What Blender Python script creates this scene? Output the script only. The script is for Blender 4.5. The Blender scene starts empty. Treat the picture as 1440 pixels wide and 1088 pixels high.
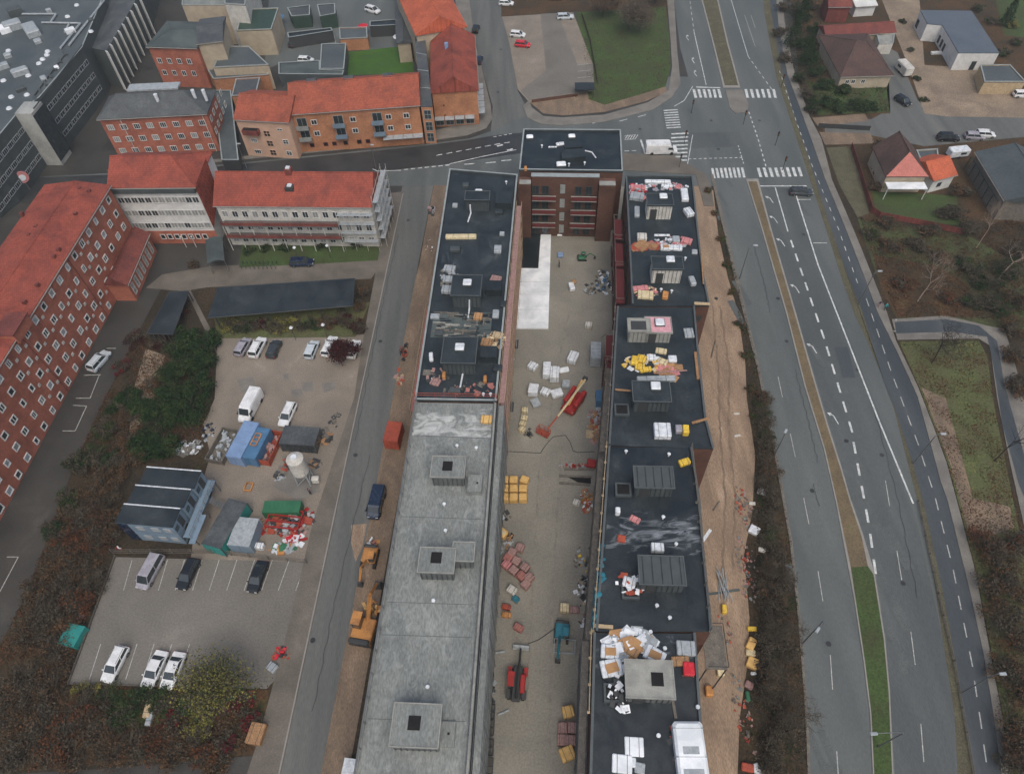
import bpy, math, random
from mathutils import Vector, Matrix, noise
random.seed(7)
R = math.radians
S = bpy.context.scene
C = S.collection
# ------------------------------------------------------------------ camera, sky, sun, exposure
F, TH, RO, CH = 1000.0, R(52.5), R(2.6), 93.0
cam = bpy.data.objects.new("camera", bpy.data.cameras.new("camera"))
C.objects.link(cam); S.camera = cam
cam.data.sensor_width = 36; cam.data.lens = F / 1440 * 36
cam.data.clip_start = 1; cam.data.clip_end = 3000
fw = Vector((0, math.cos(TH), -math.sin(TH))); up = Vector((0, math.sin(TH), math.cos(TH))); rt = Vector((1, 0, 0))
r2 = rt * math.cos(RO) - up * math.sin(RO); u2 = up * math.cos(RO) + rt * math.sin(RO)
cam.matrix_world = Matrix(((r2.x, u2.x, -fw.x, 0), (r2.y, u2.y, -fw.y, 0), (r2.z, u2.z, -fw.z, CH), (0, 0, 0, 1)))
S.render.resolution_x = 1024; S.render.resolution_y = 773
W = bpy.data.worlds.new("World"); S.world = W; W.use_nodes = True
wn = W.node_tree.nodes; wl = W.node_tree.links
sky = wn.new("ShaderNodeTexSky"); sky.sky_type = 'NISHITA'; sky.sun_disc = False
SUN_EL, SUN_AZ = R(58), R(168)
sky.sun_elevation = SUN_EL; sky.sun_rotation = SUN_AZ; sky.dust_density = 6.0; sky.air_density = 1.0; sky.ozone_density = 1.0
bg = wn["Background"]; bg.inputs[1].default_value = 0.145
wl.new(sky.outputs[0], bg.inputs[0])
sun = bpy.data.objects.new("sun", bpy.data.lights.new("sun", 'SUN')); C.objects.link(sun)
sun.data.energy = 0.75; sun.data.angle = R(50); sun.data.color = (.95, 1, .94)
sd = Vector((math.sin(SUN_AZ) * math.cos(SUN_EL), math.cos(SUN_AZ) * math.cos(SUN_EL), math.sin(SUN_EL)))
sun.rotation_euler = sd.to_track_quat('Z', 'Y').to_euler()
S.view_settings.view_transform = 'Standard'; S.view_settings.look = 'None'
S.view_settings.exposure = 0.1; S.view_settings.gamma = 1.0
S.view_settings.use_curve_mapping = False

CAM = Vector((0, 0, CH))
def G(px, py, z=0.0):
    d = fw * F + r2 * (px - 720) - u2 * (py - 544)
    return CAM + d * ((z - CH) / d.z)
def P(p):
    d = Vector(p) - CAM; w = d.dot(fw)
    return 720 + F * d.dot(r2) / w, 544 - F * d.dot(u2) / w
AX = R(4.5)                                    # the building block's own axes
DV = Vector((math.sin(AX), math.cos(AX), 0)); EV = Vector((math.cos(AX), -math.sin(AX), 0)); Z = Vector((0, 0, 1))

# ------------------------------------------------------------------ materials
MATS = {}
def mat(name, c1, c2=None, c3=None, sc=1.0, rough=.85, bump=0.0, metal=0.0, fine=.35, fsc=9.0, spec=.3, lo=.38, hi=.62, st=(1, 1, 1), dist=.4):
    if name in MATS: return MATS[name]
    m = bpy.data.materials.new(name); m.use_nodes = True
    n = m.node_tree.nodes; l = m.node_tree.links; b = n["Principled BSDF"]
    c2 = c2 or tuple(min(1, x * .72) for x in c1)
    tc = n.new("ShaderNodeTexCoord"); mp = n.new("ShaderNodeMapping"); mp.inputs['Scale'].default_value = st
    geo = n.new("ShaderNodeNewGeometry")
    l.new(geo.outputs['Position'], mp.inputs[0])
    def nz(s, d=6, ds=dist):
        t = n.new("ShaderNodeTexNoise"); t.inputs['Scale'].default_value = s; t.inputs['Detail'].default_value = d
        t.inputs['Roughness'].default_value = .62; t.inputs['Distortion'].default_value = ds
        l.new(mp.outputs[0], t.inputs['Vector']); return t
    a = nz(sc); r = n.new("ShaderNodeValToRGB"); e = r.color_ramp.elements
    e[0].position = lo; e[1].position = hi; e[0].color = (*c2, 1); e[1].color = (*c1, 1)
    if c3:
        q = r.color_ramp.elements.new(hi + .1); q.color = (*c3, 1)
    l.new(a.outputs[0], r.inputs[0])
    f = nz(fsc, 3, 0); mr = n.new("ShaderNodeMapRange"); mr.inputs[1].default_value = .3; mr.inputs[2].default_value = .7
    mr.inputs[3].default_value = 1 - fine; mr.inputs[4].default_value = 1 + fine
    l.new(f.outputs[0], mr.inputs[0])
    mx = n.new("ShaderNodeVectorMath"); mx.operation = 'SCALE'
    l.new(r.outputs[0], mx.inputs[0]); l.new(mr.outputs[0], mx.inputs['Scale'])
    l.new(mx.outputs[0], b.inputs['Base Color'])
    b.inputs['Metallic'].default_value = metal; b.inputs['Specular IOR Level'].default_value = spec
    rr = n.new("ShaderNodeMapRange"); rr.inputs[1].default_value = .35; rr.inputs[2].default_value = .65
    rr.inputs[3].default_value = max(.03, rough - .12); rr.inputs[4].default_value = min(1, rough + .1)
    l.new(a.outputs[0], rr.inputs[0]); l.new(rr.outputs[0], b.inputs['Roughness'])
    if bump:
        bp = n.new("ShaderNodeBump"); bp.inputs['Strength'].default_value = bump; bp.inputs['Distance'].default_value = .08
        l.new(f.outputs[0], bp.inputs['Height']); l.new(bp.outputs[0], b.inputs['Normal'])
    m.diffuse_color = (*c1, 1); MATS[name] = m
    return m
def tiled(name, c1, c2, ang, row=.36, colw=.3, rough=.8, mort=(.3, .28, .26), msz=.02, wall=False, blot=.3):
    """brick or roof tile pattern; wall=True maps along the wall and up"""
    if name in MATS: return MATS[name]
    m = mat(name, c1, tuple(x * .72 for x in c2), tuple(x * .9 for x in c1), sc=.3, rough=rough, fine=.12, fsc=2, lo=.3, hi=.6)
    n = m.node_tree.nodes; l = m.node_tree.links; b = n["Principled BSDF"]
    src = b.inputs['Base Color'].links[0].from_socket
    geo = n.new("ShaderNodeNewGeometry"); sp = n.new("ShaderNodeSeparateXYZ"); l.new(geo.outputs['Position'], sp.inputs[0])
    def lin(a_, b_, c_):
        x = n.new("ShaderNodeMath"); x.operation = 'MULTIPLY'; x.inputs[1].default_value = a_; l.new(sp.outputs[0], x.inputs[0])
        y = n.new("ShaderNodeMath"); y.operation = 'MULTIPLY_ADD'; y.inputs[1].default_value = b_; l.new(sp.outputs[1], y.inputs[0]); l.new(x.outputs[0], y.inputs[2])
        z = n.new("ShaderNodeMath"); z.operation = 'MULTIPLY_ADD'; z.inputs[1].default_value = c_; l.new(sp.outputs[2], z.inputs[0]); l.new(y.outputs[0], z.inputs[2]); return z
    if wall: U = lin(math.cos(ang) + math.sin(ang), math.cos(ang) - math.sin(ang), 0); V = lin(0, 0, 1)
    else: U = lin(math.cos(ang), -math.sin(ang), 0); V = lin(math.sin(ang), math.cos(ang), 0)
    cb = n.new("ShaderNodeCombineXYZ"); l.new(U.outputs[0], cb.inputs[0]); l.new(V.outputs[0], cb.inputs[1])
    br = n.new("ShaderNodeTexBrick"); l.new(cb.outputs[0], br.inputs['Vector']); br.inputs['Scale'].default_value = 1
    br.inputs['Brick Width'].default_value = colw; br.inputs['Row Height'].default_value = row; br.inputs['Mortar Size'].default_value = msz
    br.inputs['Color1'].default_value = (.88, .88, .88, 1); br.inputs['Color2'].default_value = (1.12, 1.1, 1.08, 1); br.inputs['Mortar'].default_value = (*[x * 2 for x in mort], 1)
    mx = n.new("ShaderNodeVectorMath"); mx.operation = 'MULTIPLY'; l.new(src, mx.inputs[0]); l.new(br.outputs[0], mx.inputs[1])
    l.new(mx.outputs[0], b.inputs['Base Color'])
    return m
def flat(name, c, rough=.6, metal=0.0, spec=.4, fine=.12, c2=None, sc=.8): return mat(name, c, c2 or tuple(x * .82 for x in c), sc=sc, rough=rough, metal=metal, spec=spec, fine=fine)

M = {}
M['glass'] = flat('window_glass', (.035, .045, .05), .12, spec=.8)
M['glassb'] = flat('pale_blind_glass', (.28, .29, .28), .35)
M['white'] = flat('white_paint', (.62, .63, .62), .5)
M['offwhite'] = mat('off_white', (.55, .54, .5), (.42, .41, .38), sc=.6)
M['cap'] = flat('zinc_capping', (.30, .34, .34), .5, metal=.1)
M['felt'] = mat('bitumen_felt', (.026, .036, .042), (.014, .020, .024), (.044, .055, .060), sc=.28, rough=.5, fine=.35, fsc=5, spec=.4, bump=.15)
M['felt2'] = mat('bitumen_felt_wet', (.018, .026, .031), (.009, .014, .018), (.036, .046, .051), sc=.35, rough=.42, fine=.35, fsc=4, spec=.5, bump=.15)
M['feltgreen'] = mat('weathered_felt', (.085, .105, .105), (.05, .065, .068), sc=.2, rough=.8, fine=.25)
M['panel'] = flat('charcoal_panel', (.062, .075, .08), .6)
M['conc'] = mat('raw_concrete', (.205, .22, .21), (.155, .17, .165), (.27, .285, .27), sc=.22, rough=.8, bump=.2, fine=.28, fsc=3.5, st=(1.6, .55, 1))
M['concd'] = mat('dark_concrete', (.125, .135, .135), (.09, .098, .10), sc=.6, rough=.8, fine=.15)
M['concl'] = mat('light_concrete', (.30, .305, .28), (.22, .225, .21), sc=.7, rough=.8, fine=.15)
M['asph'] = mat('asphalt', (.112, .124, .122), (.085, .097, .096), (.135, .147, .143), sc=.09, rough=.6, bump=.1, fine=.18, fsc=6, st=(2.2, .35, 1))
M['asphd'] = mat('new_asphalt', (.062, .072, .080), (.046, .055, .062), (.08, .088, .092), sc=.12, rough=.5, bump=.1, fine=.18, fsc=6, st=(2, .3, 1))
M['asphw'] = mat('wet_dark_asphalt', (.045, .047, .048), (.028, .030, .033), sc=.1, rough=.4, fine=.2, fsc=5)
M['asphb'] = mat('brown_asphalt', (.054, .052, .048), (.038, .037, .035), (.072, .069, .063), sc=.12, rough=.65, fine=.22, fsc=5)
M['street'] = mat('street_asphalt', (.128, .132, .126), (.09, .095, .092), (.152, .154, .146), sc=.12, rough=.7, fine=.2, fsc=5, st=(2.6, .22, 1))
M['lot'] = mat('worn_lot_asphalt', (.168, .157, .138), (.132, .125, .110), (.205, .19, .168), sc=.1, rough=.75, fine=.2, fsc=4)
M['gravel'] = mat('lot_gravel', (.225, .195, .162), (.18, .157, .13), (.29, .255, .212), sc=.16, rough=.9, bump=.3, fine=.28, fsc=6)
M['court'] = mat('courtyard_slab', (.245, .232, .198), (.19, .182, .156), (.30, .285, .24), sc=.13, rough=.7, fine=.2, fsc=4)
M['dirt'] = mat('building_site_dirt', (.215, .158, .112), (.14, .105, .076), (.27, .205, .15), sc=.25, rough=.9, bump=.4, fine=.32, fsc=4, st=(1.6, .6, 1))
M['dirtr'] = mat('sandy_track', (.30, .218, .152), (.21, .152, .108), (.36, .27, .195), sc=.25, rough=.9, bump=.4, fine=.3, fsc=4, st=(2.2, .5, 1))
M['pave'] = mat('paving', (.19, .18, .16), (.14, .132, .12), sc=.3, rough=.8, fine=.22, fsc=7)
M['paveb'] = mat('brown_paving', (.148, .132, .112), (.105, .094, .08), (.18, .16, .135), sc=.22, rough=.8, fine=.22, fsc=7)
M['kerb'] = flat('kerb_stone', (.26, .25, .23), .8)
M['mark'] = mat('road_paint', (.62, .64, .63), (.36, .38, .38), sc=1.4, rough=.6, fine=.2)
M['markd'] = mat('worn_road_paint', (.44, .45, .43), (.28, .28, .27), sc=2.2, rough=.7, fine=.25)
M['grass'] = mat('lawn', (.048, .082, .024), (.045, .056, .022), (.08, .098, .042), sc=.22, rough=.95, bump=.5, fine=.4, fsc=4)
M['grassd'] = mat('dull_grass', (.082, .10, .038), (.08, .075, .036), (.12, .12, .05), sc=.2, rough=.95, bump=.5, fine=.4, fsc=3)
M['verge'] = mat('thin_verge', (.10, .095, .06), (.075, .068, .045), (.13, .12, .08), sc=.5, rough=.95, bump=.4, fine=.4, fsc=5)
M['soil'] = mat('scrub_soil', (.048, .034, .020), (.026, .021, .014), (.045, .05, .02), sc=.13, rough=.95, bump=.6, fine=.5, fsc=2.5)
M['meadow'] = mat('rough_meadow', (.058, .075, .028), (.046, .040, .022), (.055, .085, .028), sc=.16, rough=.95, bump=.6, fine=.5, fsc=2.5)
M['leafsoil'] = mat('leaf_litter_ground', (.078, .044, .022), (.038, .028, .016), (.05, .052, .022), sc=.14, rough=.95, bump=.6, fine=.5, fsc=2.5)
M['tan'] = mat('clay_yard', (.26, .205, .15), (.18, .14, .105), (.31, .25, .19), sc=.2, rough=.9, bump=.4, fine=.3, fsc=3)
M['medbrown'] = mat('median_gravel', (.155, .118, .07), (.115, .09, .055), (.13, .12, .06), sc=.4, rough=.9, fine=.3, fsc=5)
M['tile'] = tiled('red_clay_tiles', (.29, .072, .05), (.22, .056, .042), AX, blot=.3)
M['tileo'] = tiled('orange_clay_tiles', (.33, .09, .054), (.27, .075, .048), R(6))
M['tilebr'] = tiled('bright_orange_tiles', (.50, .125, .065), (.44, .11, .058), R(6))
M['tiled'] = tiled('dark_red_tiles', (.20, .060, .05), (.14, .045, .04), AX)
M['tilebrown'] = tiled('brown_tiles', (.10, .062, .055), (.075, .05, .045), AX)
M['brick'] = tiled('red_brick', (.43, .155, .105), (.36, .125, .085), AX, row=.09, colw=.25, wall=True, msz=.012)
M['bricko'] = tiled('orange_brick', (.48, .23, .125), (.42, .20, .11), AX, row=.09, colw=.25, wall=True, msz=.012)
M['brickb'] = tiled('brown_brick', (.135, .070, .052), (.105, .055, .042), AX, row=.09, colw=.25, wall=True, msz=.012)
M['peach'] = mat('peach_render', (.54, .36, .26), (.47, .31, .23), sc=.6, fine=.1)
M['cream'] = mat('cream_render', (.42, .36, .27), (.34, .29, .22), sc=.5, fine=.1)
M['slate'] = mat('slate_roof', (.085, .095, .10), (.055, .062, .068), (.12, .13, .13), sc=.4, rough=.6, fine=.3, fsc=4)
M['mallroof'] = mat('mall_roof', (.085, .102, .108), (.058, .072, .078), (.11, .125, .13), sc=.12, rough=.6, fine=.15, fsc=2)
M['mallwall'] = mat('mall_cladding', (.075, .088, .090), (.052, .063, .066), sc=.5, rough=.5)
M['green_tin'] = flat('dark_green_tin', (.03, .06, .045), .5)
M['balred'] = flat('red_balcony_panel', (.13, .024, .026), .6)
M['asph2'] = mat('fresh_asphalt', (.092, .103, .103), (.072, .082, .083), (.11, .12, .118), sc=.1, rough=.6, bump=.1, fine=.2, fsc=6, st=(2.2, .3, 1))
M['capd'] = flat('dark_capping', (.085, .10, .105), .5)
M['steel'] = flat('galvanised_steel', (.22, .23, .235), .45, metal=.6)
M['black'] = flat('black_rubber', (.012, .012, .013), .7)
M['dark'] = flat('dark_opening', (.006, .006, .007), .9)
M['dkgrey'] = flat('dark_grey_plastic', (.045, .048, .05), .6)
M['wood'] = mat('raw_timber', (.34, .20, .10), (.24, .135, .07), sc=2, rough=.8)
M['woodp'] = mat('pale_timber', (.45, .35, .22), (.34, .26, .16), sc=2, rough=.8)
M['woodg'] = mat('grey_timber', (.17, .155, .13), (.11, .10, .088), sc=2, rough=.85)
M['card'] = flat('cardboard', (.42, .24, .11), .8)
M['foil'] = mat('white_wrap_foil', (.70, .73, .76), (.5, .54, .58), sc=1.8, rough=.35, spec=.5, fine=.12)
M['foilg'] = mat('grey_wrap_foil', (.36, .39, .41), (.25, .28, .30), sc=1.8, rough=.4, fine=.15)
M['sheet'] = mat('white_membrane', (.82, .85, .88), (.60, .64, .67), sc=.35, rough=.5, fine=.05)
M['yel'] = mat('yellow_insulation', (.68, .44, .16), (.55, .34, .12), sc=1.5, rough=.7, fine=.12)
M['yelb'] = mat('bright_yellow_wrap', (.72, .50, .06), (.55, .36, .05), sc=1.5, rough=.5)
M['pale'] = mat('pale_yellow_wrap', (.62, .53, .34), (.5, .42, .26), sc=1.5, rough=.6)
M['pink'] = mat('pink_wrap', (.55, .22, .22), (.42, .17, .18), sc=1.5, rough=.6)
M['brickp'] = mat('brick_pallet', (.36, .15, .125), (.27, .11, .10), sc=3, rough=.85)
M['brickw'] = mat('wrapped_brick_pallet', (.34, .21, .19), (.25, .15, .14), sc=3, rough=.7)
M['red'] = flat('red_paint', (.34, .022, .018), .45, c2=(.22, .02, .016))
M['rust'] = mat('rust_red_paint', (.36, .075, .04), (.26, .055, .035), sc=1, rough=.7)
M['orange'] = flat('orange_paint', (.52, .24, .07), .6, c2=(.30, .14, .05), fine=.3)
M['blue'] = flat('blue_paint', (.07, .17, .30), .5)
M['bluel'] = flat('pale_blue_roof', (.19, .29, .47), .5)
M['blueg'] = flat('blue_grey_cladding', (.17, .24, .31), .6)
M['teal'] = flat('teal_paint', (.025, .24, .22), .55)
M['tealb'] = flat('petrol_blue_paint', (.02, .16, .22), .5)
M['green'] = flat('green_paint', (.03, .14, .07), .5)
M['navy'] = flat('navy_paint', (.012, .025, .055), .25, spec=.6)
M['cgrey'] = flat('graphite_paint', (.04, .048, .055), .25, spec=.6)
M['cblack'] = flat('black_car_paint', (.010, .013, .016), .2, spec=.6)
M['csilver'] = flat('silver_lilac_paint', (.32, .31, .35), .3, spec=.6)
M['cwhite'] = flat('white_car_paint', (.70, .72, .73), .3, spec=.5)
M['cpale'] = flat('pale_blue_white_paint', (.50, .56, .60), .3, spec=.5)
M['cred'] = flat('red_car_paint', (.55, .018, .03), .25, spec=.6)
M['lampred'] = flat('tail_lamp_red', (.3, .01, .01), .3)
M['lampw'] = flat('lamp_lens', (.6, .6, .58), .2)
M['skin'] = flat('skin', (.45, .27, .2), .6)
M['bark'] = mat('bark', (.075, .058, .045), (.045, .036, .03), sc=3, rough=.95)
M['barkp'] = mat('pale_bark', (.32, .25, .20), (.22, .17, .13), sc=3, rough=.95)
M['barkd'] = mat('dark_bark', (.028, .023, .02), (.018, .015, .013), sc=3, rough=.95)
def leaf(name, a, b, c=None): return mat(name, a, b, c, sc=.9, rough=.9, fine=.45, fsc=5, spec=.15)
M['lg'] = leaf('dark_green_leaves', (.022, .048, .016), (.012, .028, .010), (.04, .07, .022))
M['lg2'] = leaf('green_leaves', (.042, .066, .022), (.024, .042, .016), (.07, .082, .03))
M['lo'] = leaf('olive_leaves', (.20, .185, .05), (.12, .12, .035), (.28, .24, .07))
M['tw'] = leaf('dry_twigs', (.13, .105, .08), (.075, .062, .05), (.18, .15, .11))
M['lb'] = leaf('brown_leaves', (.115, .066, .036), (.065, .042, .025), (.15, .085, .045))
M['lr'] = leaf('rust_leaves', (.115, .046, .023), (.065, .030, .017), (.17, .07, .03))
M['ldr'] = leaf('dark_red_leaves', (.055, .013, .014), (.028, .008, .010), (.08, .02, .02))
M['lred'] = leaf('crimson_leaves', (.13, .02, .022), (.08, .014, .018))
M['lt'] = leaf('twig_brown', (.085, .072, .052), (.05, .043, .033), (.12, .10, .07))

# ------------------------------------------------------------------ mesh builder and object helpers
class MB:
    def __init__(s): s.v = []; s.f = []; s.m = []; s.cur = 0
    def add(s, vs, fs):
        o = len(s.v); s.v += [tuple(v) for v in vs]; s.f += [tuple(i + o for i in f) for f in fs]; s.m += [s.cur] * len(fs); return s
    def box(s, x, y, z, sx, sy, sz, a=0, tx=1.0, ty=1.0):
        """centre x,y, bottom z"""
        c, n = math.cos(a), math.sin(a); vs = []
        for zz, kx, ky in ((0, 1, 1), (sz, tx, ty)):
            for i, j in ((-1, -1), (1, -1), (1, 1), (-1, 1)):
                p, q = i * sx / 2 * kx, j * sy / 2 * ky
                vs.append((x + p * c - q * n, y + p * n + q * c, z + zz))
        return s.add(vs, [(3, 2, 1, 0), (4, 5, 6, 7), (0, 1, 5, 4), (1, 2, 6, 5), (2, 3, 7, 6), (3, 0, 4, 7)])
    def bbox(s, x, y, z, sx, sy, sz, b=.05, a=0):
        """box with bevelled vertical and top edges"""
        c, n = math.cos(a), math.sin(a); vs = []
        def ring(hx, hy, zz):
            k = min(b, hx * .6, hy * .6)
            for p, q in ((-hx + k, -hy), (hx - k, -hy), (hx, -hy + k), (hx, hy - k), (hx - k, hy), (-hx + k, hy), (-hx, hy - k), (-hx, -hy + k)):
                vs.append((x + p * c - q * n, y + p * n + q * c, z + zz))
        ring(sx / 2, sy / 2, 0); ring(sx / 2, sy / 2, sz - b); ring(sx / 2 - b, sy / 2 - b, sz)
        fs = [tuple(range(7, -1, -1)), tuple(range(16, 24))]
        for k in (0, 8):
            for i in range(8): j = (i + 1) % 8; fs.append((k + i, k + j, k + 8 + j, k + 8 + i))
        return s.add(vs, fs)
    def prism(s, poly, z0, z1):
        n = len(poly); ar = sum(poly[i][0] * poly[(i + 1) % n][1] - poly[(i + 1) % n][0] * poly[i][1] for i in range(n))
        if ar < 0: poly = list(poly)[::-1]
        vs = [(p[0], p[1], z0) for p in poly] + [(p[0], p[1], z1) for p in poly]
        return s.add(vs, [tuple(range(n - 1, -1, -1)), tuple(range(n, 2 * n))] + [(i, (i + 1) % n, n + (i + 1) % n, n + i) for i in range(n)])
    def sheet(s, poly, z):
        n = len(poly); ar = sum(poly[i][0] * poly[(i + 1) % n][1] - poly[(i + 1) % n][0] * poly[i][1] for i in range(n))
        if ar < 0: poly = list(poly)[::-1]
        return s.add([(p[0], p[1], z) for p in poly], [tuple(range(n))])
    def cyl(s, a, b, r0, r1=None, n=8, caps=True):
        a = Vector(a); b = Vector(b); r1 = r0 if r1 is None else r1
        d = (b - a).normalized() if (b - a).length > 1e-6 else Z; t = d.cross(Z)
        t = t.normalized() if t.length > 1e-3 else Vector((1, 0, 0)); w = d.cross(t)
        vs = []
        for p, r in ((a, r0), (b, r1)):
            for i in range(n): q = 2 * math.pi * i / n; vs.append(p + t * r * math.cos(q) + w * r * math.sin(q))
        fs = [(i, n + i, n + (i + 1) % n, (i + 1) % n) for i in range(n)]
        if caps: fs += [tuple(range(n)), tuple(range(2 * n - 1, n - 1, -1))]
        return s.add(vs, fs)
    def tube(s, pts, r, n=6):
        for i in range(len(pts) - 1): s.cyl(pts[i], pts[i + 1], r, n=n)
        return s
    def loft(s, rings):
        n = len(rings[0]); vs = [p for r in rings for p in r]; fs = []
        for k in range(len(rings) - 1):
            for i in range(n): j = (i + 1) % n; fs.append((k * n + i, k * n + j, (k + 1) * n + j, (k + 1) * n + i))
        fs += [tuple(range(n - 1, -1, -1)), tuple(range((len(rings) - 1) * n, len(rings) * n))]
        return s.add(vs, fs)
    def build(s, name, mats, parent=None, world=True, smooth=False):
        if not isinstance(mats, (list, tuple)): mats = [mats]
        me = bpy.data.meshes.new(name); vs = s.v
        if parent is not None and world:
            inv = parent['_w'] if False else WM[parent.name]
            vs = [tuple(inv @ Vector(v)) for v in vs]
        me.from_pydata(vs, [], s.f); me.update()
        for m in mats: me.materials.append(m)
        if len(mats) > 1: me.polygons.foreach_set('material_index', s.m)
        if smooth: me.polygons.foreach_set('use_smooth', [True] * len(me.polygons))
        o = bpy.data.objects.new(name, me); C.objects.link(o)
        if parent is not None:
            o.parent = parent
            if parent.name in WM: WM[o.name] = WM[parent.name]
        else: WM[o.name] = Matrix.Identity(4)
        return o
WM = {}
def tag(o, label=None, cat=None, group=None, kind=None):
    if label: o['label'] = label
    if cat: o['category'] = cat
    if group: o['group'] = group
    if kind: o['kind'] = kind
    return o
def thing(name, label, cat, loc=(0, 0, 0), rz=0.0, group=None):
    o = bpy.data.objects.new(name, None); C.objects.link(o); o.empty_display_size = .5
    o.location = loc; o.rotation_euler = (0, 0, rz); tag(o, label, cat, group)
    WM[o.name] = (Matrix.Translation(Vector(loc)) @ Matrix.Rotation(rz, 4, 'Z')).inverted()
    return o
def copy_thing(o, loc, rz, label, group=None):
    c = o.copy(); C.objects.link(c); c.location = loc; c.rotation_euler = (0, 0, rz); c['label'] = label
    if group: c['group'] = group
    for ch in o.children:
        d = ch.copy(); C.objects.link(d); d.parent = c
        for g in ch.children:
            e = g.copy(); C.objects.link(e); e.parent = d
    return c
def W2(pts, z=0): return [G(x, y, z) for x, y in pts]
def ground(name, pts, m, z): return tag(MB().sheet(W2(pts), z).build(name, m), kind='structure')
def slab(name, pts, m, h=.12, km=None, kw=.15):
    o = MB().prism(W2(pts), 0.0, h).build(name, m); return tag(o, kind='structure')
def poly_in(p, poly):
    c = False; n = len(poly); j = n - 1
    for i in range(n):
        a, b = poly[i], poly[j]
        if (a[1] > p[1]) != (b[1] > p[1]) and p[0] < (b[0] - a[0]) * (p[1] - a[1]) / (b[1] - a[1]) + a[0]: c = not c
        j = i
    return c
def visible(p, m=25):
    x, y = P(p); return -m < x < 1440 + m and -m < y < 1088 + m
# ------------------------------------------------------------------ the ground, roads and markings (kind = structure)
tag(MB().sheet([(-900, -300), (900, -300), (900, 1200), (-900, 1200)], -.02).build("ground", M['soil']), kind='structure')
ground("town_ground", [(-900, -350), (1075, -350), (1130, 170), (1160, 300), (600, 340), (-900, 420)], M['asphb'], .0)
ground("residential_ground", [(1060, -350), (2300, -350), (2300, 330), (1215, 310), (1160, 200)], M['leafsoil'], .004)
# west: drive, scrub, lots
ground("hospital_drive", [(150, 330), (310, 330), (560, 262), (552, 345), (535, 372), (300, 378), (238, 385), (190, 475), (140, 575), (100, 665), (66, 760), (30, 850), (-40, 980), (-400, 1000), (-300, 500)], M['asphb'], .012)
ground("yard_path", [(228, 386), (300, 374), (540, 366), (522, 392), (292, 404), (268, 408), (300, 470), (306, 500), (296, 480), (262, 410), (205, 405)], M['paveb'], .016)
ground("lawn", [(340, 345), (540, 338), (532, 366), (432, 372), (336, 376)], M['grass'], .020)
ground("shelter_verge", [(300, 440), (520, 425), (500, 474), (306, 476)], M['grassd'], .018)
ground("dirt_path", [(205, 490), (232, 500), (214, 570), (180, 620), (190, 540)], M['tan'], .010)
ground("gravel_lot", [(306, 472), (512, 470), (500, 560), (452, 700), (432, 790), (268, 790), (278, 700), (296, 640), (286, 596), (302, 560)], M['gravel'], .014)
ground("lower_parking_lot", [(163, 783), (436, 790), (420, 900), (392, 950), (375, 968), (97, 962)], M['lot'], .018)
ground("service_lane", [(-60, 1092), (120, 1082), (380, 1060), (360, 1180), (-60, 1200)], M['asphb'], .016)
ground("bush_bed", [(92, 966), (378, 970), (366, 1060), (0, 1084), (-200, 1000), (30, 880)], M['leafsoil'], .008)
ground("rough_lawn", [(112, 968), (250, 972), (252, 1010), (200, 1024), (130, 1016)], M['grass'], .012)
# side street
slab("west_pavement", [(549, 272), (568, 270), (390, 1110), (340, 1110), (360, 1050), (396, 920), (418, 830), (440, 735), (498, 560), (512, 470)], M['paveb'], .10)
ground("side_street", [(566, 262), (610, 258), (447, 1110), (387, 1110)], M['street'], .024)
ground("site_dirt_strip", [(612, 250), (640, 250), (580, 590), (470, 1200), (436, 1200), (492, 790), (540, 560), (590, 370)], M['dirt'], .020)
ground("street_patch", [(494, 738), (516, 736), (510, 768), (500, 790), (494, 764)], M['dirtr'], .028)
# courtyard and the sandy track east of the block
ground("courtyard", [(690, 240), (890, 240), (900, 420), (850, 700), (838, 1200), (640, 1200), (690, 620)], M['court'], .016)
ground("sandy_track", [(960, 250), (1003, 268), (1010, 330), (1024, 392), (1038, 440), (1048, 510), (1050, 560), (1062, 640), (1058, 720), (1046, 780), (1054, 870), (1050, 940), (1040, 1010), (1036, 1120), (960, 1120), (960, 700)], M['dirtr'], .018)
ground("road_bank", [(985, 250), (1000, 246), (1036, 392), (1067, 520), (1092, 640), (1114, 760), (1126, 870), (1134, 960), (1140, 1130), (1036, 1130), (1048, 900), (1058, 700), (1040, 480), (1006, 290)], M['soil'], .014)

# main road: both carriageways, junction, cross street
west_l = [(930, -350), (944, -60), (950, 20), (957, 70), (970, 117), (985, 200), (1000, 250), (1035, 390), (1067, 520), (1091, 640), (1112, 760), (1124, 870), (1131, 960), (1136, 1040), (1138, 1110)]
med_l = [(955, -350), (978, -60), (986, 0), (1002, 61), (1017, 121), (1030, 180), (1048, 248), (1070, 320), (1105, 440), (1131, 543), (1158, 631), (1175, 706), (1201, 843), (1214, 930), (1223, 1003), (1228, 1110)]
med_r = [(980, -350), (1003, -60), (1010, 0), (1024, 61), (1040, 121), (1052, 180), (1066, 248), (1084, 320), (1119, 440), (1143, 525), (1164, 597), (1184, 660), (1196, 702), (1214, 754), (1230, 807), (1244, 896), (1251, 971), (1257, 1110)]
east_r = [(1040, -350), (1068, -60), (1075, 20), (1092, 110), (1112, 170), (1132, 232), (1149, 284), (1165, 333), (1183, 390), (1201, 440), (1216, 472), (1240, 527), (1257, 574), (1275, 646), (1290, 704), (1312, 807), (1326, 900), (1342, 1003), (1348, 1110)]
cyc_l = [(1046, -350), (1076, -60), (1085, 20), (1098, 95), (1116, 160), (1138, 226), (1156, 284), (1172, 331), (1192, 388), (1213, 440), (1243, 537), (1257, 571), (1284, 652), (1298, 704), (1326, 832), (1342, 921), (1358, 1021), (1375, 1110)]
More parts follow.
